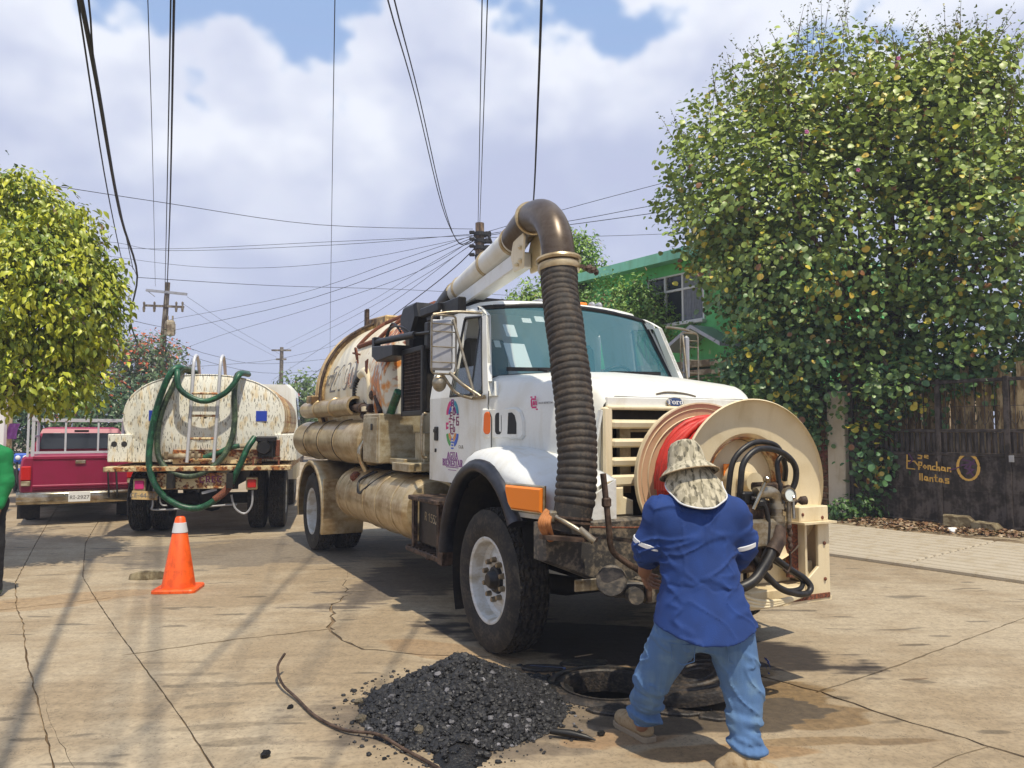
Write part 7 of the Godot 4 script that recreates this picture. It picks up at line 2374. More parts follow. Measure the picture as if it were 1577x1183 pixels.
func build_house() -> void:
	var H := gframe(thing("green_house", "two-storey green house with teal roof edge and three-pane window behind the cab", "house"))
	var st := S()
	# facade pieces round the window opening
	for q in [[-7.0, -4.9, 0.0, 5.35], [-4.9, -3.22, 0.0, 3.98], [-4.9, -3.22, 5.08, 5.35], [-3.22, -2.2, 0.0, 5.35]]:
		if q[0] == -4.9 and q[2] == 0.0:
			box(st, V(-4.06, 3.5, -0.12), V(1.68, 0.96, 0.24))
			continue
		if q[0] == -3.22:
			box(st, V(-2.71, 4.2, -0.12), V(1.02, 2.3, 0.24))
			continue
		box(st, V((q[0] + q[1]) / 2, (q[2] + q[3]) / 2, -0.12), V(q[1] - q[0], q[3] - q[2], 0.24))
	box(st, V(-4.6, 2.7, -6.0), V(4.8, 5.3, 0.2))
	box(st, V(-2.3, 2.7, -3.1), V(0.2, 5.3, 5.9))
	box(st, V(-6.9, 2.7, -3.1), V(0.2, 5.3, 5.9))
	box(st, V(-4.5, 1.5, -1.2), V(4.6, 3.0, 0.15))
	obj("wall", st, M.house_green, H)
	st = S()
	box(st, V(-4.5, 5.43, -2.9), V(5.4, 0.17, 6.6), Basis.IDENTITY, 0.02)
	prism(st, [Vector2(0.42, 5.30), Vector2(0.42, 5.52), Vector2(-0.3, 5.62), Vector2(-0.3, 5.36)], 5.2, Transform3D(Basis(V(0, 0, 1), V(0, 1, 0), V(-1, 0, 0)), V(-1.9, 0, 0)))
	obj("roof", st, M.house_teal, H)
	st = S()
	for x in [-4.88, -4.36, -3.84, -3.25]: box(st, V(x, 4.53, -0.04), V(0.055, 1.12, 0.06), Basis.IDENTITY, 0.005)
	for y in [3.99, 4.72, 5.07]: box(st, V(-4.06, y, -0.04), V(1.68, 0.05, 0.065), Basis.IDENTITY, 0.005)
	box(st, V(-4.06, 3.94, 0.03), V(1.8, 0.07, 0.22), Basis.IDENTITY, 0.01)
	var win := obj("window", st, M.white_plain, H)
	for q in [[-4.62, 0.47], [-4.10, 0.47], [-3.545, 0.53]]:
		st = S()
		box(st, V(q[0], 4.53, -0.07), V(q[1], 1.06, 0.01))
		obj("pane", st, M.window_dark, win)
	st = S()
	for i in 12: tube(st, [V(-3.8 + i * 0.045, 4.02, -0.05), V(-3.8 + i * 0.045, 4.98, -0.05)], 0.026, 6)
	tag(obj("curtain", st, M.curtain, win), "", "", "", "stuff")
	# ground-floor gallery: green columns, pale beam, iron grille
	st = S()
	box(st, V(-2.37, 1.5, 0.05), V(0.24, 3.0, 0.24), Basis.IDENTITY, 0.01)
	obj("column", st, M.house_green, H)
	st = S()
	box(st, V(-5.0, 3.02, 0.05), V(5.2, 0.14, 0.3), Basis.IDENTITY, 0.01)
	box(st, V(-4.6, 2.84, 0.08), V(4.4, 0.12, 0.10), Basis.IDENTITY, 0.01)
	obj("beam", st, M.sill_pale, H)
	st = S()
	for i in 16:
		var x := -2.6 - i * 0.2
		for s in [-1, 1]: tube(st, crv([V(x, 2.2, 0.05), V(x + s * 0.07, 2.35, 0.05), V(x + s * 0.02, 2.5, 0.05), V(x + s * 0.08, 2.7, 0.05)], 4), 0.011, 5)
		tube(st, [V(x - 0.06, 2.5, 0.05), V(x + 0.06, 2.5, 0.05)], 0.011, 5)
	for y in [2.2, 2.72]: tube(st, [V(-6.0, y, 0.05), V(-2.5, y, 0.05)], 0.014, 6)
	obj("grille", st, M.sill_pale, H)
	st = S()
	for s in [-1, 1]: prism(st, [Vector2(0, 0), Vector2(0.75 * s, -0.42), Vector2(0.75 * s, -0.50), Vector2(0, -0.08)], 0.8, Transform3D(Basis.IDENTITY, V(-3.0, 3.78, -0.1)))
	obj("awning", st, M.grey_metal, H)

# ---- poles
func build_poles() -> void:
	var A := thing("utility_pole", "tall grey power pole with two crossarms and transformer behind the white tank", "utility pole", V(-17.1, 0, -37.0))
	var st := S()
	tube(st, [V(0, 0, 0), V(0.1, 2.5, 0), V(0.38, 7.0, 0), V(0.47, 8.75, 0)], [0.19, 0.17, 0.13, 0.11], 12)
	obj("post", st, M.pole_concrete, A)
	st = S()
	bar(st, V(-0.52, 8.36, 0.1), V(1.45, 8.16, 0.1), 0.10, 0.12)
	bar(st, V(-0.45, 8.32, 0.1), V(-0.1, 8.05, 0.1), 0.04, 0.04)
	obj("crossarm", st, M.grey_metal, A)
	st = S()
	bar(st, V(-0.62, 7.62, 0.1), V(1.32, 7.54, 0.1), 0.09, 0.10)
	for x in [-0.6, -0.1, 0.95, 1.25]: lathe(st, [Vector2(0.001, -0.3), Vector2(0.05, -0.3), Vector2(0.07, -0.1), Vector2(0.04, 0.0), Vector2(0.06, 0.15), Vector2(0.001, 0.22)], 8, Transform3D(Basis.IDENTITY, V(x, 7.6, 0.1)))
	obj("crossarm", st, M.pole_concrete, A)
	st = S()
	lathe(st, [Vector2(0.001, -0.35), Vector2(0.22, -0.35), Vector2(0.22, 0.3), Vector2(0.16, 0.38), Vector2(0.001, 0.38)], 14, Transform3D(Basis.IDENTITY, V(0.72, 6.5, 0.2)))
	for i in 6: box(st, V(0.72 + 0.25 * cos(i), 6.45, 0.2 + 0.25 * sin(i)), V(0.03, 0.5, 0.03))
	for x in [0.6, 0.84]: tube(st, [V(x, 6.85, 0.2), V(x, 7.1, 0.2)], 0.04, 6)
	obj("transformer", st, M.sill_pale, A)
	var B := thing("wooden_pole", "short weathered wooden pole top carrying a fan of wires behind the boom", "utility pole", V(-0.93, 0, -22.0))
	st = S()
	tube(st, [V(0, 0, 0), V(0, 4, 0), V(0, 7.58, 0)], [0.17, 0.15, 0.13], 10)
	obj("post", st, M.pole_wood, B)
	st = S()
	for q in [[7.25, 0.2], [7.05, 0.18], [6.85, 0.2], [6.6, 0.16]]:
		lathe(st, [Vector2(0.14, -0.05), Vector2(q[1], -0.05), Vector2(q[1], 0.05), Vector2(0.14, 0.05)], 10, Transform3D(Basis.IDENTITY, V(0.02, q[0], 0)))
		box(st, V(0.24, q[0], 0.05), V(0.18, 0.14, 0.14), Basis.IDENTITY, 0.02)
		box(st, V(-0.22, q[0] + 0.05, 0.05), V(0.16, 0.09, 0.12), Basis.IDENTITY, 0.02)
	tube(st, crv([V(0.25, 7.2, 0.1), V(0.36, 6.9, 0.1), V(0.28, 6.6, 0.1), V(0.18, 6.3, 0.1)], 4), 0.04, 6)
	obj("clamps", st, M.cable, B)
	var F := thing("utility_pole", "small far power pole with two crossarms above the tanker's cab", "utility pole", V(-17.95, 0, -60.0))
	st = S()
	tube(st, [V(0, 0, 0), V(0, 8.1, 0)], [0.2, 0.14], 8)
	obj("post", st, M.pole_concrete, F)
	for q in [[7.85, 0.75], [7.15, 0.4]]:
		st = S()
		box(st, V(0, q[0], 0.1), V(q[1] * 2, 0.13, 0.12))
		obj("crossarm", st, M.pole_concrete, F)

# ---- trees
func build_trees() -> void:
	var leaf_round := leaf_mesh(0.92, 0.22, 0.18, 0.0)
	var leaf_long := leaf_mesh(0.5, 0.35, 0.35, 1.0)
	var leaf_thin := leaf_mesh(0.26, 0.3, 0.25, 1.0)
	# big tree over the gate
	var T := thing("big_tree", "large spreading tree with round leaves hanging over the wall and gate", "tree", V(7.0, 0, -14.2))
	var bl := []
	for q in [[1330, 340, 13.9, 260, 230, 1.6], [1172, 275, 14.9, 150, 165, 1.4], [1450, 200, 13.3, 170, 130, 1.4], [1310, 560, 13.8, 185, 90, 0.7], [1540, 380, 12.6, 150, 230, 1.3], [1135, 395, 15.0, 68, 85, 0.9], [1345, 690, 13.2, 30, 55, 0.2], [1200, 610, 14.2, 80, 60, 0.4], [1440, 590, 12.9, 120, 50, 0.4], [1230, 650, 14.1, 55, 40, 0.3], [1300, 130, 14.2, 160, 80, 1.2], [1500, 110, 13.2, 80, 60, 0.9], [1200, 560, 14.5, 90, 110, 0.7], [1540, 570, 12.7, 110, 50, 0.5]]:
		var d: float = q[2]
		var c := V((q[0] - 788.0) / 1191.0 * d, 1.6 + (663.5 - q[1]) / 1191.0 * d, -d) - T.position
		bl.append([c, V(q[3] * d / 1191.0, q[4] * d / 1191.0, q[5])])
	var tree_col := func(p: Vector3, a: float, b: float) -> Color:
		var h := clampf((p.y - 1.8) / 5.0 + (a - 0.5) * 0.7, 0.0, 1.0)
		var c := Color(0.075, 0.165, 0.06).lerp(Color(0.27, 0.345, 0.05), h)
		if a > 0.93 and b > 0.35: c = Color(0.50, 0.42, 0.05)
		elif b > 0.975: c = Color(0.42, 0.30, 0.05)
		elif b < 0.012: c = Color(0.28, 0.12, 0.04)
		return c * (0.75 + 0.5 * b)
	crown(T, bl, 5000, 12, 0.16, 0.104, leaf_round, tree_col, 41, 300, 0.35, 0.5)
	var ends := []
	for b in bl:
		ends.append(b[0])
		ends.append(b[0] + b[1] * V(0.6, 0.3, 0.3))
		ends.append(b[0] + b[1] * V(-0.6, 0.4, 0.2))
	branches(T, "limbs", V(0, 0, -0.3), V(0.0, 3.2, -0.1), 0.2, ends, M.bark, 8)
	# feathery shoots along its top
	var r := RandomNumberGenerator.new()
	r.seed = 90
	var st := S()
	var xf := []
	var col := []
	for i in 330:
		var b: Array = bl[[0, 1, 2, 5, 10, 11, 4][i % 7]]
		var d := V(r.randfn() * 0.8, absf(r.randfn()) + 0.35, r.randfn() * 0.8).normalized()
		var p: Vector3 = b[0] + d * b[1]
		var out := (d + V(r.randfn() * 0.4, 0.35, r.randfn() * 0.4)).normalized()
		var L := r.randf_range(0.25, 0.85)
		var pts := [p - out * 0.3, p + out * L * 0.5, p + out * L + V(0, -0.12 * L, 0)]
		tube(st, pts, [0.007, 0.005, 0.002], 4, false)
		for k in 16:
			var q: Vector3 = p + out * L * (k / 16.0) + V(r.randfn(), r.randfn(), r.randfn()) * 0.03
			var al := V(r.randfn(), r.randfn() * 0.6 - 0.1, r.randfn()).normalized()
			var up := al.cross(V(r.randfn(), r.randfn(), r.randfn())).normalized()
			var s := r.randf_range(0.035, 0.075)
			xf.append(Transform3D(Basis(up.cross(al), up, al).scaled_local(V(s, s, s)), q))
			col.append(Color(0.11, 0.17, 0.05).lerp(Color(0.2, 0.2, 0.07), r.randf()))
	tag(obj("shoots", st, M.bark, T), "", "", "", "stuff")
	multi("shoot_leaves", leaf_long, xf, col, M.leaf, T)
	for q in [[1252, 194], [1331, 255], [1400, 75]]:
		var d := 11.4 if q[0] > 1400 else 12.2
		var c := V((q[0] - 788.0) / 1191.0 * d, 1.6 + (663.5 - q[1]) / 1191.0 * d, -d) - T.position
		st = S()
		for k in 5: ball(st, c + V(cos(k * 1.26), sin(k * 1.26), 0.2) * 0.022, V(0.02, 0.018, 0.012), 6)
		obj("pink_flower", st, M.flower, T)
	# yellow-green tree at the left edge
	var Y := thing("bushy_tree", "dense yellow-green round tree at the left edge of the street", "tree", V(-6.2, 0, -9.3))
	var by := []
	for q in [[50, 470, 9.2, 105, 130, 1.2], [20, 340, 9.4, 75, 70, 0.8], [105, 470, 9.2, 60, 90, 0.8], [40, 570, 9.2, 95, 62, 0.9], [-70, 450, 9.4, 120, 160, 1.2], [85, 400, 9.2, 55, 60, 0.7], [132, 430, 9.2, 30, 45, 0.5], [100, 345, 9.2, 35, 32, 0.5], [134, 520, 9.2, 34, 40, 0.5], [110, 600, 9.1, 45, 30, 0.5], [25, 300, 9.3, 40, 35, 0.5]]:
		var d: float = q[2]
		by.append([V((q[0] - 788.0) / 1191.0 * d, 1.6 + (663.5 - q[1]) / 1191.0 * d, -d) - Y.position, V(q[3] * d / 1191.0, q[4] * d / 1191.0, q[5])])
	crown(Y, by, 2300, 14, 0.085, 0.088, leaf_long, func(p, a, b): return Color(0.14, 0.21, 0.016).lerp(Color(0.48, 0.50, 0.03), clampf(a * 1.25 - 0.1 + (b - 0.5) * 0.3, 0, 1)) if b > 0.015 else Color(0.3, 0.2, 0.1), 42, 300, 0.9, 0.4)
	ends = []
	for b in by: ends.append(b[0])
	branches(Y, "limbs", V(-0.4, 0, 0), V(-0.2, 2.4, 0), 0.11, ends, M.bark, 9)
	var S2 := thing("slender_tree", "darker small tree top showing above the yellow-green tree at the left edge", "tree", V(-6.9, 0, -10.6))
	crown(S2, [[V(0.0, 4.85, 0), V(0.45, 0.35, 0.5)], [V(-0.5, 4.6, 0), V(0.6, 0.6, 0.6)]], 60, 10, 0.10, 0.10, leaf_long, func(p, a, b): return Color(0.04, 0.10, 0.02).lerp(Color(0.10, 0.16, 0.02), a), 43, 0, 0.8)
	branches(S2, "limbs", V(-0.3, 0, 0), V(-0.2, 4.2, 0), 0.07, [V(0.1, 4.9, 0), V(-0.5, 4.8, 0)], M.bark, 10)
	# background trees: [name, label, world place, blobs, clumps, per, spread, leaf size, leaf, colours a, b, flower share, flower colour, seed]
	var far := [
		["flame_tree", "green tree with orange flowers left of the far power pole", V(-14.6, 0, -28), [[V(0, 3.5, 0), V(2.1, 1.7, 1.6)], [V(1.4, 4.0, 0), V(1.2, 1.2, 1.2)], [V(-1.6, 2.6, 0.4), V(1.7, 1.6, 1.4)], [V(1.0, 2.2, 0.5), V(1.7, 1.3, 1.2)]], 800, 13, 0.22, 0.17, leaf_long, Color(0.06, 0.11, 0.04), Color(0.12, 0.17, 0.06), 0.36, Color(0.55, 0.13, 0.05), 51],
		["dark_hedge_tree", "dark green tree behind the red pickup's rack", V(-14.4, 0, -24.5), [[V(0, 1.8, 0), V(3.4, 1.7, 1.4)], [V(-2.2, 2.2, 0), V(1.8, 1.6, 1.2)], [V(3.0, 1.9, -0.5), V(1.8, 1.4, 1.2)]], 760, 12, 0.2, 0.17, leaf_long, Color(0.035, 0.08, 0.03), Color(0.08, 0.14, 0.05), 0.0, Color(), 52],
		["roadside_tree", "green bushy tree right of the far pole behind the tanker's cab", V(-10.9, 0, -40), [[V(0, 3.3, 0), V(1.5, 1.5, 1.2)], [V(0.9, 2.3, 0), V(1.4, 1.4, 1.2)], [V(-0.7, 2.2, 0), V(1.2, 1.2, 1.0)]], 260, 12, 0.22, 0.24, leaf_long, Color(0.06, 0.12, 0.03), Color(0.12, 0.18, 0.04), 0.05, Color(0.25, 0.06, 0.06), 53],
		["distant_tree", "low dark distant tree beyond the white tank", V(-22, 0, -58), [[V(0, 2.8, 0), V(6.0, 2.6, 2.0)], [V(7.0, 2.2, 0), V(5.0, 2.0, 2.0)]], 260, 12, 0.4, 0.5, leaf_long, Color(0.04, 0.08, 0.035), Color(0.08, 0.12, 0.05), 0.0, Color(), 54],
		["feathery_tree", "light green feathery tree behind the black suction elbow", V(1.55, 0, -20.2), [[V(0.1, 5.0, 0), V(0.95, 1.75, 0.8)], [V(-1.1, 4.6, 0), V(0.75, 0.9, 0.7)], [V(0.75, 4.7, 0.3), V(0.85, 1.2, 0.8)], [V(-0.25, 4.0, 0), V(1.5, 0.8, 0.9)], [V(0.15, 6.2, 0), V(0.5, 0.75, 0.4)]], 1100, 18, 0.13, 0.12, leaf_long, Color(0.10, 0.20, 0.03), Color(0.26, 0.40, 0.06), 0.06, Color(0.3, 0.2, 0.08), 55],
		["house_vine", "light green vine climbing the upper wall of the green house", V(3.2, 0, -17.6), [[V(-0.9, 4.4, 0.25), V(0.75, 0.75, 0.3)], [V(-0.25, 4.35, 0.3), V(0.55, 0.7, 0.3)], [V(0.15, 4.0, 0.35), V(0.75, 0.4, 0.3)], [V(0.9, 3.6, 0.9), V(0.7, 0.3, 0.3)]], 420, 16, 0.12, 0.10, leaf_long, Color(0.09, 0.20, 0.04), Color(0.22, 0.36, 0.06), 0.08, Color(0.22, 0.15, 0.08), 56]]
	for q in far:
		var o := thing(q[0], q[1], "vine" if q[0] == "house_vine" else "tree", q[2])
		var fl: float = q[11]
		var ca: Color = q[9]
		var cb: Color = q[10]
		var cf: Color = q[12]
		crown(o, q[3], q[4], q[5], q[6], q[7], q[8], func(p, a, b): return cf if (a < fl and b > 0.45) else ca.lerp(cb, clampf(a * 0.7 + b * 0.4, 0, 1)), q[13], 0, 0.3, 0.6)
		ends = []
		for b in q[3]:
			ends.append(b[0])
			ends.append(b[0] + b[1] * V(0.3, 0.6, 0))
		branches(o, "limbs", V(0, 0, 0), V(0, q[3][0][0].y * 0.75, 0), 0.12, ends, M.bark, q[13])
	# bare twiggy tree by the far pole
	var Bt := thing("bare_tree", "leafless twiggy tree beside the far power pole", "tree", V(-15.2, 0, -32))
	r.seed = 31
	ends = []
	for i in 44: ends.append(V(r.randf_range(-1.6, 1.6), 4.3 + r.randf_range(-0.9, 0.9), r.randf_range(-0.9, 0.9)))
	branches(Bt, "limbs", V(0, 0, 0), V(0.1, 3.4, 0), 0.14, ends, M.pole_concrete, 12)
	st = S()
	for e in ends:
		for k in 14: tube(st, [e - V(0, 0.1, 0) + V(r.randf_range(-0.1, 0.1), r.randf_range(-0.2, 0.1), 0), e + V(r.randf_range(-0.5, 0.5), r.randf_range(-0.1, 0.55), r.randf_range(-0.4, 0.4))], [0.013, 0.006], 4, false)
	tag(obj("twigs", st, M.pole_concrete, Bt), "", "", "", "stuff")
	# house wall and post behind the motorcycle, far low roofs
	st = S()
	var lw := thing("left_wall", "brown house wall behind the motorcycle and the red pickup", "wall", V(-16.0, 0, -21.5), deg_to_rad(29))
	box(st, V(0, 1.4, 0), V(3.6, 2.8, 0.3), Basis.IDENTITY, 0.01)
	obj("wall_body", st, M.plaster, lw)
	st = S()
	box(st, V(0.6, 1.0, 0.16), V(0.9, 2.0, 0.05))
	obj("door", st, M.chassis, lw)
	st = S()
	box(st, V(-9.9, 1.1, -15.0), V(0.18, 2.2, 0.10), Basis.IDENTITY, 0.01)
	box(st, V(-10.15, 1.1, -15.0), V(0.06, 2.2, 0.10), Basis.IDENTITY, 0.01)
	tag(obj("white_post", st, M.white_plain), "pale green-white metal post at the left edge behind the bystander", "post")
	st = S()
	var cl := []
	for j in 5:
		var row := PackedVector3Array()
		for i in 7: row.append(V(-10.38 + i * 0.035 - 0.015 * j, 1.75 - j * 0.08, -16.0 + 0.03 * sin(i * 2.0 + j)))
		cl.append(row)
	loft(st, cl, false)
	tag(obj("purple_cloth", st, M.purple_cloth), "small purple cloth hanging by the pale post at the left", "cloth")
	for q in [[-24.0, -72.0, 7.0, 3.2, "long low far house behind the white tank"], [-13.0, -75.0, 6.0, 2.9, "small far house right of the far pole"]]:
		var h := thing("far_house", q[4], "house", V(q[0], 0, q[1]))
		st = S()
		box(st, V(0, q[3] / 2, 0), V(q[2], q[3], 4.0))
		obj("wall", st, M.plaster, h)
		st = S()
		box(st, V(0, q[3] + 0.12, 0), V(q[2] + 0.4, 0.2, 4.4))
		obj("roof", st, M.brick, h)
		st = S()
		for x in [-q[2] * 0.25, q[2] * 0.2]: box(st, V(x, q[3] * 0.55, 2.01), V(0.9, 0.9, 0.05))
		obj("window", st, M.window_dark, h)

func build_wires() -> void:
	var st: SurfaceTool
	for q in [
		["thick black cable bundle sagging down the left of the sky", 0.024, [V(11.13, 5.80, 25.00), V(-3.56, 5.40, -6.05), V(-3.91, 5.50, -6.79), V(-4.68, 5.50, -8.50), V(-7.07, 5.50, -13.74), V(-9.55, 5.54, -19.50), V(-11.92, 5.01, -24.00), V(-14.41, 4.59, -30.00)], ""],
		["thin wire running just left of the thick bundle", 0.01, [V(11.53, 5.80, 25.00), V(-3.58, 5.40, -6.05), V(-3.94, 5.50, -6.79), V(-6.16, 5.50, -11.46), V(-8.77, 5.75, -17.00), V(-9.91, 5.79, -19.50)], "thin overhead wires"],
		["thin wire running just right of the thick bundle", 0.01, [V(10.34, 5.80, 25.00), V(-3.51, 5.40, -6.05), V(-3.84, 5.50, -6.79), V(-5.20, 5.50, -9.61), V(-9.66, 5.71, -19.50)], "thin overhead wires"],
		["faint wire left of the double line to the crossarm pole", 0.008, [V(11.19, 8.40, 25.00), V(-4.85, 8.00, -9.90), V(-5.42, 8.00, -11.14), V(-8.85, 8.20, -18.68), V(-17.00, 8.47, -36.50)], "thin overhead wires"],
		["left wire of the double line to the crossarm pole", 0.014, [V(10.75, 8.60, 25.00), V(-4.68, 8.20, -10.21), V(-5.32, 8.30, -11.67), V(-10.70, 8.50, -23.59), V(-16.67, 8.24, -36.80)], "thin overhead wires"],
		["right wire of the double line to the crossarm pole", 0.022, [V(11.31, 8.60, 25.00), V(-4.61, 8.20, -10.21), V(-5.27, 8.30, -11.67), V(-10.60, 8.50, -23.59), V(-16.57, 8.37, -36.80)], "thin overhead wires"],
		["lone thin wire hanging straight down the middle of the sky", 0.008, [V(6.23, 7.90, 25.00), V(-2.15, 7.50, -9.13), V(-2.43, 7.50, -10.27), V(-4.02, 7.60, -16.98), V(-7.10, 6.38, -30.00), V(-10.87, 5.60, -46.00)], "thin overhead wires"],
		["left wire of the pair curving down to the wooden pole", 0.011, [V(2.07, 7.20, 25.00), V(-1.43, 6.80, -8.28), V(-1.53, 6.90, -9.23), V(-1.85, 7.99, -14.50), V(-1.76, 7.24, -19.00), V(-1.49, 6.80, -21.00), V(-1.22, 6.95, -21.60), V(-0.98, 7.23, -22.00)], "thin overhead wires"],
		["right wire of the pair curving down to the wooden pole", 0.011, [V(1.79, 7.20, 25.00), V(-1.36, 6.80, -8.28), V(-1.45, 6.90, -9.23), V(-1.78, 7.99, -14.50), V(-1.71, 7.24, -19.00), V(-1.44, 6.73, -21.00), V(-0.95, 7.16, -22.00)], "thin overhead wires"],
		["left wire of the straight pair above the wooden pole", 0.009, [V(1.20, 7.60, 25.00), V(-0.34, 7.20, -8.66), V(-0.39, 7.20, -9.75), V(-0.98, 7.56, -22.00)], "thin overhead wires"],
		["right wire of the straight pair above the wooden pole", 0.009, [V(1.27, 7.60, 25.00), V(-0.27, 7.20, -8.66), V(-0.32, 7.20, -9.75), V(-0.93, 7.56, -22.00)], "thin overhead wires"],
		["twisted dark cable coming down behind the black elbow", 0.014, [V(-0.81, 5.60, 25.00), V(0.23, 5.20, -5.73), V(0.26, 5.40, -6.62), V(0.31, 5.57, -9.00), V(0.37, 5.57, -13.00), V(0.36, 5.73, -16.00)], ""],
		["long wire crossing the whole sky from the left tree to the wooden pole", 0.008, [V(-10.17, 6.83, -16.00), V(-8.27, 6.99, -18.00), V(-5.21, 7.13, -20.50), V(-1.13, 7.41, -22.00)], "thin overhead wires"],
		["upper of two near level wires left of the wooden pole", 0.008, [V(-16.80, 8.82, -30.00), V(-12.46, 8.26, -28.00), V(-6.13, 7.77, -25.00), V(-0.96, 7.23, -22.00)], "thin overhead wires"],
		["lower of two near level wires left of the wooden pole", 0.008, [V(-16.68, 9.03, -30.00), V(-15.01, 8.73, -29.00), V(-12.46, 8.19, -28.00), V(-5.71, 7.68, -25.00), V(-1.06, 7.27, -22.00)], "thin overhead wires"],
		["wire sagging from the cable kink toward the wooden pole", 0.007, [V(-16.28, 8.51, -30.00), V(-11.85, 7.62, -28.00), V(-8.13, 7.14, -26.00), V(-4.66, 7.00, -24.00), V(-0.96, 7.23, -22.00)], "thin overhead wires"],
		["wire from the cable kink to behind the boom", 0.008, [V(-9.55, 5.50, -19.50), V(-7.50, 6.14, -24.00), V(-3.52, 6.73, -28.00), V(3.02, 7.05, -32.00)], "thin overhead wires"],
		["fan wire ending at the crossarm pole's transformer", 0.01, [V(-16.45, 6.39, -37.00), V(-8.88, 6.72, -31.00), V(-3.58, 6.97, -25.00), V(-0.96, 7.23, -22.00)], "thin overhead wires"],
		["fan wire just below the one ending at the transformer", 0.008, [V(-16.47, 6.95, -37.00), V(-8.89, 7.06, -31.00), V(-3.79, 7.14, -25.00), V(-0.98, 7.27, -22.00)], "thin overhead wires"],
		["fan wire reaching the white tank's ladder", 0.008, [V(-23.32, 6.12, -50.00), V(-14.71, 6.20, -38.00), V(-7.83, 6.38, -30.00), V(-3.15, 6.76, -25.00), V(-0.96, 7.23, -22.00)], "thin overhead wires"],
		["fan wire reaching the far small pole", 0.008, [V(-17.94, 7.74, -60.00), V(-8.40, 7.46, -40.00), V(-2.94, 7.17, -27.00), V(-0.93, 7.12, -22.00)], "thin overhead wires"],
		["fan wire dropping steeply to the truck's tank", 0.008, [V(-17.05, 5.23, -55.00), V(-8.61, 6.20, -38.00), V(-4.00, 6.54, -28.00), V(-1.77, 6.95, -23.50), V(-0.93, 7.12, -22.00)], "thin overhead wires"],
		["lowest fan wire left of the wooden pole", 0.016, [V(-15.65, 4.53, -55.00), V(-7.33, 6.20, -38.00), V(-3.52, 6.42, -28.00), V(-1.80, 6.71, -24.00), V(-0.89, 7.05, -22.00)], "thin overhead wires"],
		["fan wire between the far pole and the boom", 0.008, [V(-17.06, 8.12, -58.00), V(-7.74, 8.14, -40.00), V(-2.83, 7.52, -27.00), V(-0.93, 7.16, -22.00)], "thin overhead wires"],
		["upper wire right of the black elbow toward the big tree", 0.008, [V(-0.91, 7.27, -22.00), V(1.46, 7.70, -21.00), V(3.79, 8.06, -20.00), V(5.06, 8.11, -19.00)], "thin overhead wires"],
		["middle wire right of the black elbow toward the big tree", 0.009, [V(-0.91, 7.23, -22.00), V(1.82, 7.41, -21.00), V(3.78, 7.52, -20.00), V(5.38, 7.49, -19.00)], "thin overhead wires"],
		["lower wire right of the black elbow toward the big tree", 0.01, [V(-0.91, 7.20, -22.00), V(1.99, 7.32, -21.00), V(3.95, 7.34, -20.00), V(5.37, 7.32, -19.00)], "thin overhead wires"],
		["level wire just above the green house roof", 0.008, [V(-0.91, 7.16, -22.00), V(2.69, 7.71, -24.00), V(5.34, 8.30, -26.00), V(7.16, 8.61, -27.00)], "thin overhead wires"],
		["short wire from the kink to the left tree, upper one", 0.008, [V(-9.54, 5.49, -19.50), V(-9.78, 5.84, -19.50), V(-9.76, 5.53, -18.00)], "thin overhead wires"],
		["short wire from the kink to the left tree, lower one", 0.009, [V(-9.83, 5.84, -19.50), V(-9.98, 5.68, -19.00), V(-9.91, 5.31, -18.00)], "thin overhead wires"],
		["wire from the crossarm's right end down to the far pole", 0.008, [V(-15.68, 8.06, -37.00), V(-16.29, 7.62, -45.00), V(-18.14, 7.58, -60.00)], "thin overhead wires"],
		["second wire from the crossarm down to the far pole", 0.008, [V(-15.86, 7.71, -37.00), V(-17.05, 7.62, -45.00), V(-18.38, 7.33, -60.00)], "thin overhead wires"],
		["low far wire behind the white tank, upper", 0.012, [V(-16.66, 6.07, -37.00), V(-17.39, 5.97, -45.00), V(-18.38, 6.82, -60.00), V(-9.95, 8.88, -70.00)], "thin overhead wires"],
		["low far wire behind the white tank, lower", 0.012, [V(-16.66, 5.76, -37.00), V(-17.38, 5.52, -45.00), V(-18.36, 6.06, -60.00), V(-13.47, 7.34, -70.00)], "thin overhead wires"],
		["low far wire right of the far pole", 0.012, [V(-20.78, 5.14, -45.00), V(-19.75, 5.58, -48.00), V(-17.93, 7.23, -60.00), V(-13.50, 10.06, -70.00)], "thin overhead wires"],
		["dropping wire from the cable bundle to the far trees", 0.01, [V(-11.92, 5.05, -24.00), V(-14.16, 5.74, -30.00), V(-16.68, 6.55, -37.00)], "thin overhead wires"]]:
		st = S()
		var l: Array = q[2]
		var cl := crv(l, 5)
		if l[0].z > 20.0:
			cl = [l[0]]
			cl.append_array(crv(l.slice(1), 5))
		tube(st, cl, q[1], 5)
		tag(obj("overhead_cable", st, M.cable), q[0], "cable", q[3])

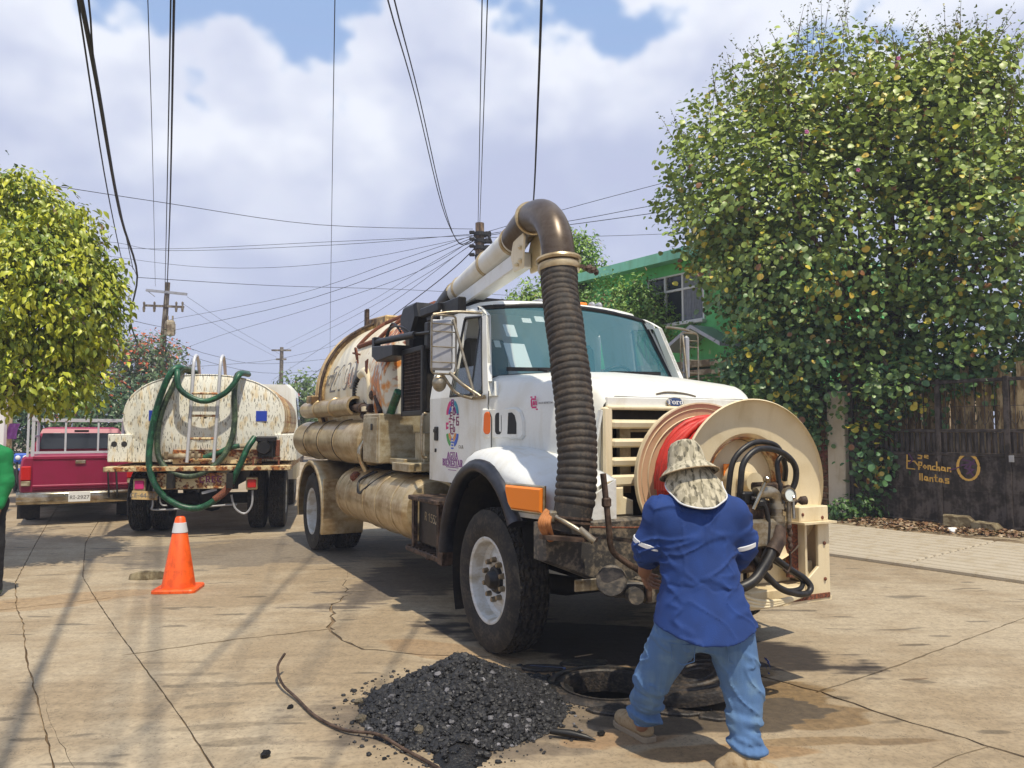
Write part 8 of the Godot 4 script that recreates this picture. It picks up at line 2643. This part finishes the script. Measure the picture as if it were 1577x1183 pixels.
func _ready() -> void:
	rng.seed = 12345
	var cam := Camera3D.new()
	cam.position = V(0, 1.6, 0)
	cam.rotation.x = atan((663.5 - 591.5) / 1191.0)
	cam.fov = 2.0 * rad_to_deg(atan(591.5 / 1191.0))
	cam.near = 0.05
	cam.far = 1500.0
	put(cam, "camera")
	var env := Environment.new()
	env.background_mode = Environment.BG_SKY
	var sky := Sky.new()
	var pm := PanoramaSkyMaterial.new()
	pm.panorama = sky_texture()
	sky.sky_material = pm
	env.sky = sky
	env.background_energy_multiplier = 1.0
	env.tonemap_mode = Environment.TONE_MAPPER_LINEAR
	env.tonemap_exposure = 1.25
	env.sdfgi_enabled = true
	env.ssao_enabled = true
	env.ssil_enabled = true
	env.fog_enabled = true
	env.fog_density = 0.0022
	env.fog_light_color = Color(0.80, 0.83, 0.90)
	var we := WorldEnvironment.new()
	we.environment = env
	we.name = "environment"
	add_child(we)
	var sun := DirectionalLight3D.new()
	var el := deg_to_rad(66.0)
	var az := Vector2(0.415, 0.91)
	sun.light_energy = 1.2
	sun.light_color = Color(1.0, 0.955, 0.87)
	sun.light_angular_distance = 0.8
	sun.shadow_enabled = true
	put(sun, "sun")
	sun.look_at_from_position(V(az.x * cos(el), sin(el), az.y * cos(el)) * 20.0, Vector3.ZERO)
	make_textures()
	make_materials()
	build_ground()
	build_right_side()
	build_poles()
	build_trees()
	build_wheel_meshes()
	build_vacuum_truck()
	build_tanker()
	build_pickup()
	build_motorcycle()
	build_worker()
	build_bystander()
	build_street_things()
	build_rubble()
	build_wires()
